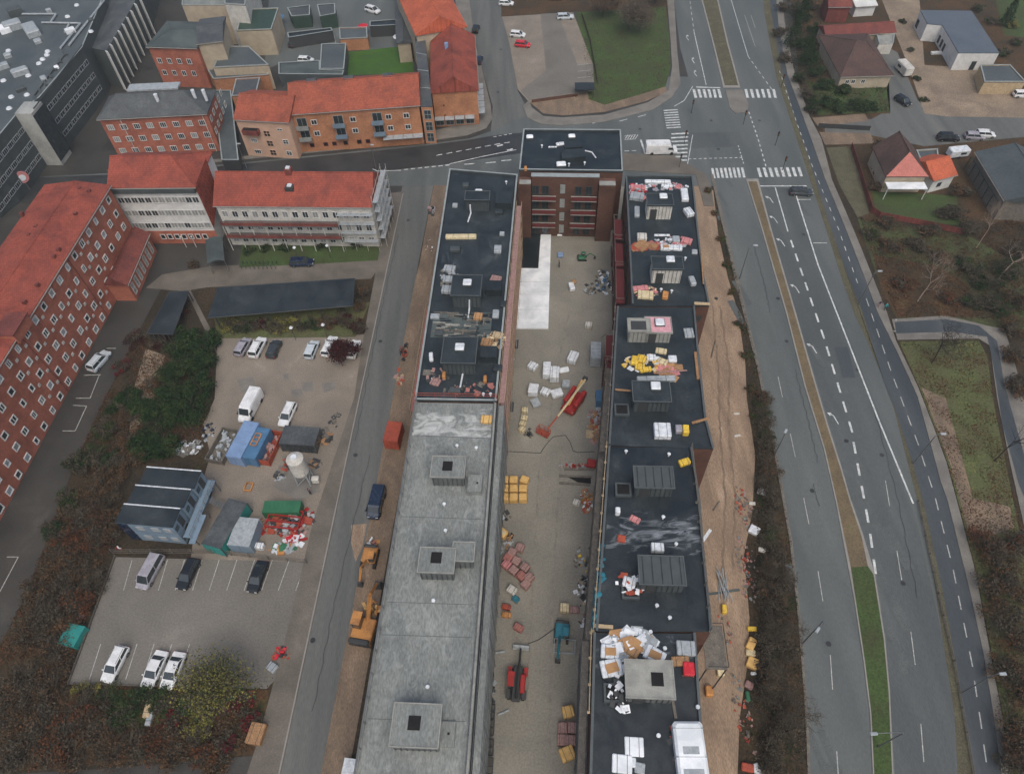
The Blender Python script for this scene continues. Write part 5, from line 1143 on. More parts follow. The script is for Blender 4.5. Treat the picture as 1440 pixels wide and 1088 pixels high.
container(552, 606, 3.6, 2.3, 2.5, 4, 'rust', "rust red container on the dirt beside the side street", roofm='rust')
container(316, 735, 7.4, 3.1, 2.6, 14, 'teal', "turquoise container with black roof, left of the grey box", roofm='slate')
container(342, 747, 4.3, 3.2, 2.5, 4, 'blueg', "small pale grey-blue site box right of the turquoise container", "site_box", roofm='foilg', cor=False, cat="site cabin")
container(396, 712, 5.4, 1.9, 1.8, 88, 'green', "long green container above the red stack of scaffold parts")
container(838, 492, 3.6, 1.7, 2.4, 2, 'foilg', "grey box container by the red balconies in the courtyard", "site_box", cor=False, cat="site cabin")
container(845, 556, 2.2, 1.5, 1.8, 0, 'blue', "petrol blue tool box by the east wing in the courtyard", "tool_box", cat="tool box", cor=False)
container(490, 1082, 2.4, 1.5, 2.0, 4, 'blue', "blue and white site toilet by the long grey wing", "site_toilet", roofm='foil', cor=False, cat="toilet cabin")
container(100, 892, 2.7, 2.4, 1.3, 10, 'teal', "turquoise crate in the brown bushes left of the lower car park", "waste_crate", cat="crate", cor=False)
# timber frame on the blue container
def frame_thing(name, label, cat, px, py, z, w, l, m, head=0, bars=3, h=.12, group=None):
    p = G(px, py, z); T = thing(name, label, cat, (p.x, p.y, z + .002), -AX - R(head), group)
    k = MB()
    for s in (-1, 1): k.box(s * w / 2, 0, 0, .14, l, h)
    k.build("side_rail", M[m], T, world=False)
    for i in range(bars): k = MB(); k.box(0, -l / 2 + l * i / (bars - 1), .001, w - .14, .14, h); k.build("cross_bar", M[m], T, world=False)
    return T
frame_thing("timber_frame", "orange timber frame lying on the darker blue container", "frame", 360, 618, 2.47, .9, 2.2, 'orange', 10, 4)
frame_thing("timber_frame", "small yellow frame lying alone on the yard below the silo", "frame", 350, 685, 0.03, 1.1, 1.3, 'orange', 4, 2, .3)
# stacked site offices: three roofs side by side, two storeys, stair at the east end
p0 = G(162, 735, 5.4)
an = -R(3.2) + R(180 - 180); eo = Vector((math.cos(R(-8)), math.sin(R(-8)), 0)).normalized(); no = Vector((-eo.y, eo.x, 0))
p0 = XY(p0); WO = 8.2
gs = "stacked site office modules"
for i in range(3):
    q = p0 + no * (i * 3.05 + 1.5) + eo * (WO / 2 + i * .35)
    T = thing("site_office", ("blue-grey site office nearest the parking bays, two storeys, navy end", "blue-grey site office in the middle of the row of three", "blue-grey site office at the back against the green hedge")[i], "site cabin", (q.x, q.y, 0), math.atan2(eo.y, eo.x), gs)
    k = MB(); k.box(0, 0, .2, WO, 2.9, 2.5); k.box(0, 0, 2.8, WO, 2.9, 2.5); k.build("wall", M['blueg'], T, world=False)
    k = MB(); k.box(0, 0, 5.31, WO + .1, 2.92, .12); rf = k.build("roof", M['felt'], T, world=False)
    k = MB(); k.box(0, 1.42, 5.43, WO + .1, .16, .08); k.build("roof_flashing", M['foil'], rf, world=False)
    if i == 0:
        k = MB(); k.box(-WO / 2 + .8, -1.47, .3, 1.5, .06, 4.9); k.build("navy_panel", M['navy'], T, world=False)
        for x in (-1, 1.2, 3):
            for z in (1.0, 3.7): k = MB(); k.box(x, -1.48, z, 1.1, .08, 1.0); k.build("window", M['foilg'], T, world=False)
    for z in (.3, 2.95): k = MB(); k.box(WO / 2 + .02, .3, z, .06, .95, 2.1); k.build("door", M['dkgrey'], T, world=False)
    for z in (1.0, 3.7): k = MB(); k.box(WO / 2 + .02, -.9, z, .06, .8, .9); k.build("window", M['glass'], T, world=False)
wk = thing("access_stair", "grey steel stair and walkway on the east end of the site offices", "stair", (p0 + eo * (WO + 1.2) + no * 4.5)[:], math.atan2(eo.y, eo.x))
k = MB(); k.box(0, 0, 2.7, 1.3, 9.2, .1); k.build("walkway", M['blueg'], wk, world=False)
k = MB(); k.cyl((.65, -4.6, 3.75), (.65, 4.6, 3.75), .04); k.cyl((.65, -4.6, 3.25), (.65, 4.6, 3.25), .03)
for i in range(8): k.cyl((.65, -4.6 + i * 1.31, 2.8), (.65, -4.6 + i * 1.31, 3.8), .03, n=5)
k.build("railing", M['steel'], wk, world=False)
for y in (-4.4, 0, 4.4): k = MB(); k.box(.55, y, 0, .12, .12, 2.7); k.build("post", M['steel'], wk, world=False)
k = MB()
for i in range(12): k.box(1.1 + i * .27, 1.5 - i * .05, 2.6 - i * .22, .27, 1.0, .05)
k.build("steps", M['steel'], wk, world=False)
k = MB(); k.box(.9, -3.2, 2.72, .9, 4.5, .06); k.build("lower_roof", M['blueg'], wk, world=False)
# silo
p = G(430, 676, 0); T = thing("mortar_silo", "white mortar silo on grey legs leaning over the yard", "silo", (p.x, p.y, 0), 0)
k = MB(); k.cyl((0, 0, 3.0), (0, 0, 6.3), 1.25, n=24); k.cyl((0, 0, 6.3), (0, 0, 6.75), 1.25, .5, n=24); k.cyl((0, 0, 1.2), (0, 0, 3.0), .3, 1.25, n=24); k.build("tank", M['offwhite'], T, world=False)
k = MB(); k.cyl((0, 0, 6.76), (0, 0, 6.9), .45, n=16); k.build("hatch_lid", M['foil'], T, world=False)
for i in range(4):
    a = R(45 + 90 * i); k = MB(); k.cyl((math.cos(a) * 1.35, math.sin(a) * 1.35, 0), (math.cos(a) * 1.15, math.sin(a) * 1.15, 4.2), .1, n=6); k.build("leg", M['foilg'], T, world=False)
    b_ = R(135 + 90 * i); k = MB(); k.cyl((math.cos(a) * 1.35, math.sin(a) * 1.35, .3), (math.cos(b_) * 1.2, math.sin(b_) * 1.2, 2.6), .06, n=5); k.build("brace", M['foilg'], T, world=False)
k = MB(); k.bbox(1.7, -.3, .3, 1.1, .8, 1.0, .1); k.build("mixing_pump", M['offwhite'], T, world=False)

# ---- machines
def tracks(T, Wd, L, h=.7, tw=.5):
    for s in (-1, 1):
        k = MB(); pr = []
        for i in range(12):
            a = i / 12 * 2 * math.pi; pr.append((math.copysign(1, math.cos(a)) * (L / 2 - h / 2) + math.cos(a) * h / 2, h / 2 + math.sin(a) * h / 2))
        k.loft([[(s * (Wd / 2), y, z) for y, z in pr], [(s * (Wd / 2 - tw), y, z) for y, z in pr]]); k.build("track", M['black'], T, world=False)
def arm(T, pts, ws, m, name="arm"):
    for i, (a, b) in enumerate(zip(pts, pts[1:])):
        k = MB(); k.cyl(a, b, ws[i], ws[i + 1], n=4); k.build(name if i else "boom", M[m], T, world=False)
def wheels(T, xs, ys, r, w=.35):
    for x in xs:
        for y in ys:
            k = MB(); s = 1 if x > 0 else -1; k.cyl((x - s * w, y, r), (x, y, r), r, n=14); wh = k.build("wheel", M['black'], T, world=False)
            k = MB(); k.cyl((x - s * .05, y, r), (x + s * .02, y, r), r * .5, n=10); k.build("rim", M['red'], wh, world=False)
def excavator(px, py, label, head, m='orange', s=1.0):
    p = G(px, py, 1); T = thing("excavator", label, "excavator", (p.x, p.y, 0), -AX - R(head)); tracks(T, 2.3 * s, 3.1 * s, .65 * s, .42 * s)
    k = MB(); k.bbox(0, -.35 * s, .7 * s, 2.1 * s, 2.5 * s, .7 * s, .15); k.build("body", M[m], T, world=False)
    k = MB(); k.bbox(-.6 * s, .35 * s, 1.35 * s, .85 * s, 1.3 * s, 1.15 * s, .1); c = k.build("cab", M['glass'], T, world=False)
    k = MB(); k.box(-.6 * s, .35 * s, 2.5 * s, .9 * s, 1.3 * s, .08); k.build("cab_roof", M[m], c, world=False)
    k = MB(); k.bbox(0, -1.45 * s, .75 * s, 2.0 * s, .5 * s, .9 * s, .15); k.build("counterweight", M['dkgrey'], T, world=False)
    arm(T, [(.2, .7 * s, 1.2 * s), (.2, 2.6 * s, 3.0 * s), (.2, 4.2 * s, 1.9 * s)], [.24 * s, .2 * s, .14 * s], m)
    k = MB(); k.box(.2, 4.3 * s, .9 * s, .8 * s, .7 * s, .9 * s, 0, .7, .5); k.build("bucket", M['dkgrey'], T, world=False); return T
def telehandler(px, py, label, head, m='red'):
    p = G(px, py, 1); T = thing("telehandler", label, "telehandler", (p.x, p.y, 0), -AX - R(head)); wheels(T, (-1.05, 1.05), (-1.35, 1.35), .55, .42)
    k = MB(); k.bbox(0, 0, .6, 1.1, 4.2, .5, .1); k.build("chassis", M['dkgrey'], T, world=False)
    k = MB(); k.bbox(.72, -.1, .8, .62, 2.2, .8, .1); k.build("engine_cover", M[m], T, world=False)
    k = MB(); k.bbox(-.72, .1, .8, .75, 1.7, 1.5, .12); c = k.build("cab", M['glass'], T, world=False)
    k = MB(); k.box(-.72, .1, 2.3, .8, 1.75, .07); k.build("cab_roof", M[m], c, world=False)
    for x in (-1.05, 1.05):
        for y in (-1.35, 1.35): k = MB(); k.box(x * .96, y, 1.12, .5, 1.1, .06); k.build("mudguard", M[m if y > 0 else 'dkgrey'], T, world=False)
    arm(T, [(.1, -1.9, 1.5), (.1, 1.6, 1.55), (.1, 4.2, 1.1)], [.2, .17, .12], 'dkgrey')
    k = MB(); k.box(.1, 4.5, .5, 2.1, .6, .6, 0, .96, .4); k.build("bucket", M['foilg'], T, world=False); return T
telehandler(727, 960, "red telehandler with its boom reaching up the middle of the courtyard", 3)
excavator(513, 884, "orange excavator standing between the side street and long grey wing", 8, s=1.35)
excavator(519, 782, "small orange and white digger above the large orange excavator", 184, s=.95)
excavator(790, 888, "petrol blue mini excavator behind its grey dump tray", 185, 'tealb', .85)
excavator(819, 359, "small green machine at the north end of the courtyard", 90, 'green', .55)
# dump tray
def pallet(T, w, d, m='wood'):
    k = MB()
    for i in range(5): k.box(0, -d / 2 + d * (i + .5) / 5, .1, w, d / 5 * .7, .03)
    for s in (-1, 0, 1): k.box(s * (w / 2 - .06), 0, 0, .1, d, .1)
    k.build("pallet", M[m], T, world=False)
def pack(px, py, w, d, h, m, label, z=.03, head=0.0, name="wrapped_pallet", cat="pallet", pal=True, group=None, lid=None, strap=True):
    if z == .03 and px > 0: pass
    p = G(px, py, z + h); T = thing(name, label, cat, (p.x, p.y, z + .002), -AX - R(head), group)
    if pal: pallet(T, w, d)
    rnd = random.Random(int(px * 13 + py * 7)); k = MB(); b = .13 if pal else 0
    k.bbox(0, 0, b + .002, w, d, h - b, min(.1, h * .3), rnd.uniform(-.03, .03)); k.build("load", M[m], T, world=False)
    if strap:
        k = MB()
        for s in (-.25, .25): k.box(s * w, 0, b + .02, .05, d + .02, h - b); 
        k.build("strap", M['dkgrey' if m not in ('dkgrey', 'panel') else 'foilg'], T, world=False)
    if lid: k = MB(); k.box(.05, -.04, h + .004, w * .6, d * .55, .05, .1); k.build("top_sheet", M[lid], T, world=False)
    return T
p = G(794, 908, .5); T = thing("dump_tray", "grey dump tray just below the petrol blue machine", "skip", (p.x, p.y, .02), -AX - R(2))
k = MB(); k.box(0, 0, 0, 2.7, 1.6, .08)
for s in (-1, 1): k.box(s * 1.35, 0, 0, .08, 1.7, .55); k.box(0, s * .85, 0, 2.7, .08, .55)
k.build("tray", M['foilg'], T, world=False); k = MB(); k.box(0, 0, .09, 2.5, 1.5, .2); k.build("load", M['court'], T, world=False)
# boom lift
p = G(806, 566, .8); T = thing("boom_lift", "red and yellow articulated boom lift in the middle of the courtyard", "boom lift", (p.x, p.y, 0), -AX - R(30))
wheels(T, (-1.1, 1.1), (-1.3, 1.3), .5); k = MB(); k.bbox(0, 0, .5, 2.3, 4.4, .7, .15); k.build("chassis", M['red'], T, world=False)
for s in (-1, 1): k = MB(); k.bbox(s * .9, .5, 1.2, .7, 3.4, 1.0, .12); k.build("turret_cover", M['red'], T, world=False)
k = MB(); k.cyl((-.2, -1.2, 1.4), (-.2, 3.1, 3.2), .16, n=4); k.build("boom", M['yel'], T, world=False)
k = MB(); k.cyl((.25, 3.3, 3.4), (.0, -5.0, 3.1), .18, n=4); k.build("upper_boom", M['pale'], T, world=False)
k = MB(); k.cyl((.0, -5.0, 3.1), (-.7, -6.9, 1.4), .13, n=4); k.build("jib", M['rust'], T, world=False)
k = MB(); x0, y0 = -1.2, -7.3
for z in (.5, 1.0, 1.6): k.tube([(x0 - 1, y0 - .5, z), (x0 + 1, y0 - .5, z), (x0 + 1, y0 + .5, z), (x0 - 1, y0 + .5, z), (x0 - 1, y0 - .5, z)], .045, 5)
for i in (-1, 0, 1):
    for j in (-.5, .5): k.cyl((x0 + i, y0 + j, .4), (x0 + i, y0 + j, 1.6), .04, n=5)
k.box(x0, y0, .35, 2, 1, .07); k.build("basket", M['rust'], T, world=False)
k = MB(); k.box(.1, 3.5, 2.9, .7, .5, .7); k.build("knuckle", M['dkgrey'], T, world=False)

# ------------------------------------------------------------------ materials on the courtyard (all things)
gi = "yellow insulation packs stacked by the long grey wing"
for r_ in range(3):
    for c_ in range(3):
        w_ = ("left", "middle", "right")[c_]; q_ = ("back", "middle", "front")[r_]
        pack(709 + c_ * 13.2 + (2 if (r_ == 0 and c_ == 2) else 0), 673 + r_ * 12.2, 1.22, 1.15, 1.25 if r_ == 2 else 1.15, 'yel', f"yellow insulation pack, {w_} of the {q_} row in the block of nine", head=(20 if (r_ == 0 and c_ == 2) else random.uniform(-3, 3)), group=gi, name="insulation_pack", cat="insulation pack", pal=(r_ == 2), strap=False)
pack(707, 748, 1.2, 1.2, 1.0, 'yel', "single yellow pack on brown scraps below the block of nine", head=35, name="insulation_pack", cat="insulation pack", strap=False, lid='pale')
gb = "pink-brown brick pallets in the heap by the long grey wing"
for i, (x, y, m, hd, nm) in enumerate(((712, 792, 'pink', 35, "pink wrapped brick pallet, leftmost of the heap"), (722, 800, 'brickw', 38, "brick pallet second from the left in the heap"), (733, 808, 'brickp', 38, "brick pallet in the middle of the heap's front"), (739, 820, 'brickw', 40, "brick pallet at the heap's lower right tip"), (744, 810, 'brickw', 42, "grey topped brick pallet at the heap's right"), (726, 787, 'brickw', 30, "brick pallet behind the middle of the heap"), (738, 796, 'brickw', 36, "brick pallet right of centre in the heap"), (720, 775, 'brickw', 24, "grey wrapped brick pallet at the heap's back"), (731, 768, 'brickw', 20, "small brick pallet standing last at the back"), (714, 783, 'brickp', 30, "brick pallet behind the pink one"))):
    pack(x, y, 1.15, 1.15, .95, m, nm, head=hd, name="brick_pallet", cat="brick pallet", group=gb, strap=i % 2 == 0)
pack(720, 828, 1.3, 1.1, .8, 'offwhite', "greyish white pack below the brick heap", head=30)
pack(725, 841, 1.0, .8, .5, 'tealb', "petrol blue bundle below the white pack", head=35, name="tool_bundle", cat="bundle")
for i, (x, y, hd) in enumerate(((712, 852, 15), (712, 863, 5))): pack(x, y, 1.2, .7, .6, ('rust', 'orange')[i], ("rust coloured crate above the orange one", "bright orange crate in the courtyard's left part")[i], head=hd, name="machine_crate", cat="crate", pal=False)
pack(729, 881, 1.3, .9, .7, 'brickp', "brown red crate left of the courtyard's middle", head=30, name="machine_crate", cat="crate", pal=False)
pack(794, 853, 1.15, 1.15, 1.1, 'pale', "pale yellow pack above the petrol blue machine", head=2, name="insulation_pack", cat="insulation pack")
pack(808, 856, 1.2, .9, .6, 'brickw', "grey brown pack right of the pale yellow one", head=-4)
pack(799, 999, 1.35, 1.3, 1.1, 'yel', "yellow pack above the four brick pallets", head=-15, name="insulation_pack", cat="insulation pack")
for i, (x, y) in enumerate(((791, 1022), (805, 1022), (790, 1039), (803, 1040))): pack(x, y, 1.1, 1.25, .9, 'brickw', f"wrapped brick pallet, {('upper left', 'upper right', 'lower left', 'lower right')[i]} of four below the yellow pack", name="brick_pallet", cat="brick pallet", group="four brick pallets at the courtyard's near end")
pack(798, 1058, 1.7, 1.5, 1.1, 'yel', "large yellow pack nearest the camera in the courtyard", head=-25, name="insulation_pack", cat="insulation pack")
gw = "white foil packs in the courtyard"
for x, y, w, d, h, m, hd, lb in ((806, 500, 1.6, 2.2, 1.1, 'foil', 20, "cream white block standing alone above the boom lift"), (749, 513, 1.5, 1.4, .9, 'foil', 30, "white pack standing apart at the left"), (769, 517, 1.3, 2.8, 1.4, 'foil', 0, "tall white stack left of the pale blue one"), (780, 522, 1.5, 2.4, 1.6, 'foil', 2, "pale blue white stack in the middle"), (793, 519, 1.7, 1.0, .5, 'sheet', -15, "flat white sheet right of the tall stacks"), (796, 538, 1.3, 1.4, .9, 'foilg', 5, "greyish pack beside the boom lift"), (750, 545, 1.6, 1.9, 1.3, 'foil', 8, "white pack with grey sides below the lone one"), (767, 549, 1.5, 1.3, .8, 'foil', 25, "crumpled white pack left of its twin"), (783, 551, 1.9, 1.4, .8, 'foil', -20, "crumpled white pack next to the boom lift"), (753, 565, 1.4, 1.7, .5, 'foilg', -25, "flat grey board stack below the white packs"), (804, 401, 1.0, 1.8, .8, 'foil', -10, "white sack heap near the courtyard's north end"), (788, 357, 1.0, 1.1, .6, 'bluel', 0, "small pale blue crate left of the green machine"), (787, 329, 1.0, .7, .4, 'foil', 0, "small white bundle below the brick front")):
    pack(x, y, w, d, h, m, lb, head=hd, group=gw, strap=random.random() < .4)
pack(807, 395, .8, .9, .5, 'card', "small orange cardboard pile beside the white sacks", head=20, name="cardboard_pile", cat="cardboard", pal=False)
pack(828, 455, 1.2, 1.1, .9, 'offwhite', "white tub with scraps right of the white membrane", head=10)
pack(718, 508, .9, 1.9, .3, 'foil', "thin white roll beside the west wing", head=15, pal=False)
gs = "small white blocks in a row near the west wing"
for i, (x, y) in enumerate(((738, 575), (737, 586), (735, 594), (734, 602))): pack(x, y, 1.0, .9, .7, 'pale', f"small cream block, {('first', 'second', 'third', 'last')[i]} from the back of the row by the west wing", head=10 * i, group=gs, pal=False)
# clutter helper: heap of small boards and scraps as one thing
def heap(px, py, rx, ry, n, mats, label, z=.03, name="scrap_heap", cat="scrap heap", smin=.15, smax=.8, hmax=.5, seed=0, group=None):
    rnd = random.Random(int(px * 3 + py * 5) + seed); p = G(px, py, z + hmax * .4); T = thing(name, label, cat, (p.x, p.y, z + .002), 0, group)
    bs = [MB() for _ in mats]
    for i in range(n):
        a = rnd.random() * 6.28; r = math.sqrt(rnd.random()); x, y = math.cos(a) * r * rx, math.sin(a) * r * ry
        w = rnd.uniform(smin, smax); l = w * rnd.uniform(.3, 1.0); h = rnd.uniform(.05, hmax) * (1.15 - r); b = bs[i % len(mats)]
        an = rnd.random() * 3.1; c, s = math.cos(an), math.sin(an); tl = rnd.uniform(-.12, .12)
        vs = [(x + i_ * w / 2 * c - j * l / 2 * s, y + i_ * w / 2 * s + j * l / 2 * c, k * h + (tl * i_ if k else 0) + (0 if k else 0)) for k in (0, 1) for i_, j in ((-1, -1), (1, -1), (1, 1), (-1, 1))]
        b.add([(q[0], q[1], max(0.0, q[2])) for q in vs], [(3, 2, 1, 0), (4, 5, 6, 7), (0, 1, 5, 4), (1, 2, 6, 5), (2, 3, 7, 6), (3, 0, 4, 7)])
    for b, m in zip(bs, mats):
        if b.v: b.build("scraps", M[m], T, world=False)
    return T
heap(850, 395, 1.6, 3.4, 60, ['blue', 'foil', 'woodg', 'dkgrey'], "blue, white and grey clutter under the red balconies", hmax=.7)
heap(832, 405, 1.6, 1.4, 30, ['dkgrey', 'woodg', 'foilg'], "dark clutter heap left of the blue clutter", hmax=.6)
heap(842, 590, 1.9, 2.6, 60, ['rust', 'brickw', 'foilg', 'wood'], "reddish rubble heap below the petrol blue tool box", hmax=.6)
heap(838, 607, 1.2, 2.0, 24, ['wood', 'woodp', 'brickw'], "loose boards below the reddish rubble heap", hmax=.2, smax=1.6)
heap(744, 607, .7, .9, 20, ['woodg', 'dkgrey', 'black'], "dark scrap pile near the row of cream blocks", hmax=.5)
heap(825, 703, 1.0, 2.0, 40, ['orange', 'wood', 'rust', 'foil'], "orange timber and bucket heap by the east wing", hmax=.6)
heap(806, 654, 2.2, .5, 40, ['rust', 'red', 'foilg'], "row of small red parts on a board by the shaft", hmax=.5, smax=.4)
pack(832, 650, 1.4, 1.3, .6, 'red', "red mixing tub right of the red parts", head=10, name="mixing_tub", cat="tub", pal=False, strap=False)
pack(811, 705, 1.0, .9, .6, 'offwhite', "grey white bucket crate left of the orange heap", head=20, pal=False)
heap(824, 790, 1.5, 2.8, 36, ['foilg', 'dkgrey', 'yelb', 'woodg'], "grey green clutter on the bench by the blue netting", hmax=.9)
heap(824, 832, 1.4, 2.2, 50, ['dkgrey', 'woodp', 'foil', 'black'], "dark heap with pale offcuts below the bench", hmax=.8)
heap(829, 872, 1.3, 1.0, 26, ['brickp', 'foil', 'lt'], "pinkish scrap beside the scaffold foot", hmax=.6)
heap(705, 765, 1.6, 1.4, 40, ['woodg', 'wood', 'foilg'], "brown and grey scraps behind the brick heap", hmax=.4)
heap(713, 780 - 26, 1.0, .8, 20, ['wood', 'orange', 'black'], "orange brown scraps below the single yellow pack", hmax=.3)
heap(703, 724, 1.8, .8, 24, ['foilg', 'dkgrey', 'woodg'], "grey scraps below the block of nine yellow packs", hmax=.4)
heap(711, 500, .6, 2.2, 20, ['foil', 'dkgrey', 'woodg'], "white and dark scraps beside the west wing", hmax=.5)
for i, (x, y) in enumerate(((724, 483), (717, 571))): pack(x, y, 1.2, 1.9, .25, 'dkgrey', ("dark grate above the white roll by the west wing", "dark grate below the white roll by the west wing")[i], name="steel_grate", cat="grate", pal=False)
heap(688, 955, .7, 3.0, 30, ['dkgrey', 'foilg', 'black'], "dark scaffold parts at the foot of the grey wing", hmax=.9)
for i, y in enumerate((1000, 1022, 1050, 1076)): frame_thing("steel_rack", f"dark steel rack by the grey wing, {('farthest', 'second', 'third', 'nearest')[i]} from the court's middle", "rack", 688 - i * 1, y, .6, 1.3, 1.7, 'dkgrey', 0, 3, .5, "dark racks along the grey wing")
def pole(pts, r, m, label, name="pole", cat="pole", z=None):
    k = MB(); w = [G(x, y, zz) + Z * r for x, y, zz in pts]; k.tube(w, r, 6); return tag(k.build(name, M[m]), label, cat)
pole([(700, 1005, .03), (716, 998, .03)], .12, 'foilg', "grey pipe lying on the courtyard below the telehandler", "pipe", "pipe")
pole([(697, 918, .03), (710, 916, .03)], .14, 'foilg', "short grey pipe left of the telehandler's bucket", "pipe", "pipe")
pole([(684, 925, 1.5), (680, 982, 1.5)], .1, 'offwhite', "white pole along the edge of the grey wing's scaffold", "pipe", "pipe")
for i, pts in enumerate(([(700, 634), (760, 637), (768, 625), (778, 614), (795, 612), (802, 622), (806, 634), (812, 636), (836, 635)], [(742, 905), (756, 900), (768, 892), (784, 880)], [(845, 475), (852, 470)])):
    k = MB(); k.tube([G(x, y, .03) + Z * .03 for x, y in pts], .05, 5); tag(k.build("hose", M['dkgrey']), ("long black hose looping across the courtyard above the shaft", "thin black cable curving towards the petrol blue machine", "short black cable by the tub")[i], "hose")
# shaft and its boards
sh = thing("shaft_opening", "dark rectangular shaft with boards round it at the courtyard's east side", "shaft", G(811, 675)[:])
k = MB(); k.sheet(W2([(795, 669), (831, 671), (831, 680), (812, 678)]), .05); k.build("opening", M['dark'], sh)
for a_, b_ in (((786, 669), (832, 671)), ((786, 679), (830, 682)), ((793, 660), (836, 660))):
    k = MB(); a = G(*a_); b = G(*b_); c = (a + b) / 2; d = b - a; k.box(c.x, c.y, .02, d.length, .35, .14, math.atan2(d.y, d.x)); k.build("edge_board", M['woodg'], sh)
# membranes
def sheet_thing(name, label, cat, pts, m, z=.04, h=.12):
    c = sum(W2(pts), Vector()) / len(pts); T = thing(name, label, cat, (c.x, c.y, 0)); MB().prism(W2(pts, 0), z, z + h).build("sheet", M[m], T)
    if m == 'sheet':
        for y in (398, 416, 437): a = XY(G(725, y)); b = XY(G(771, y)); k = MB(); k.cyl(a + Z * (z + h), b + Z * (z + h), .035, n=4); k.build("seam", M['foilg'], T)
    return T
sheet_thing("white_membrane", "large clean white membrane laid beside the west wing", "roofing membrane", [(761, 326), (775, 325), (771, 463), (722, 463), (727, 379), (757, 379)], 'sheet', .04, .3)
sheet_thing("black_membrane", "black felted slab at the courtyard's north west corner", "roofing membrane", [(733, 322), (760, 322), (756.5, 378.5), (727.5, 378.5)], 'felt2', .04, .5)
for i, (x0, y0, x1, y1, m) in enumerate(((754, 762, 790, 800, 'paveb'), (742, 595, 752, 612, 'court'))): pass
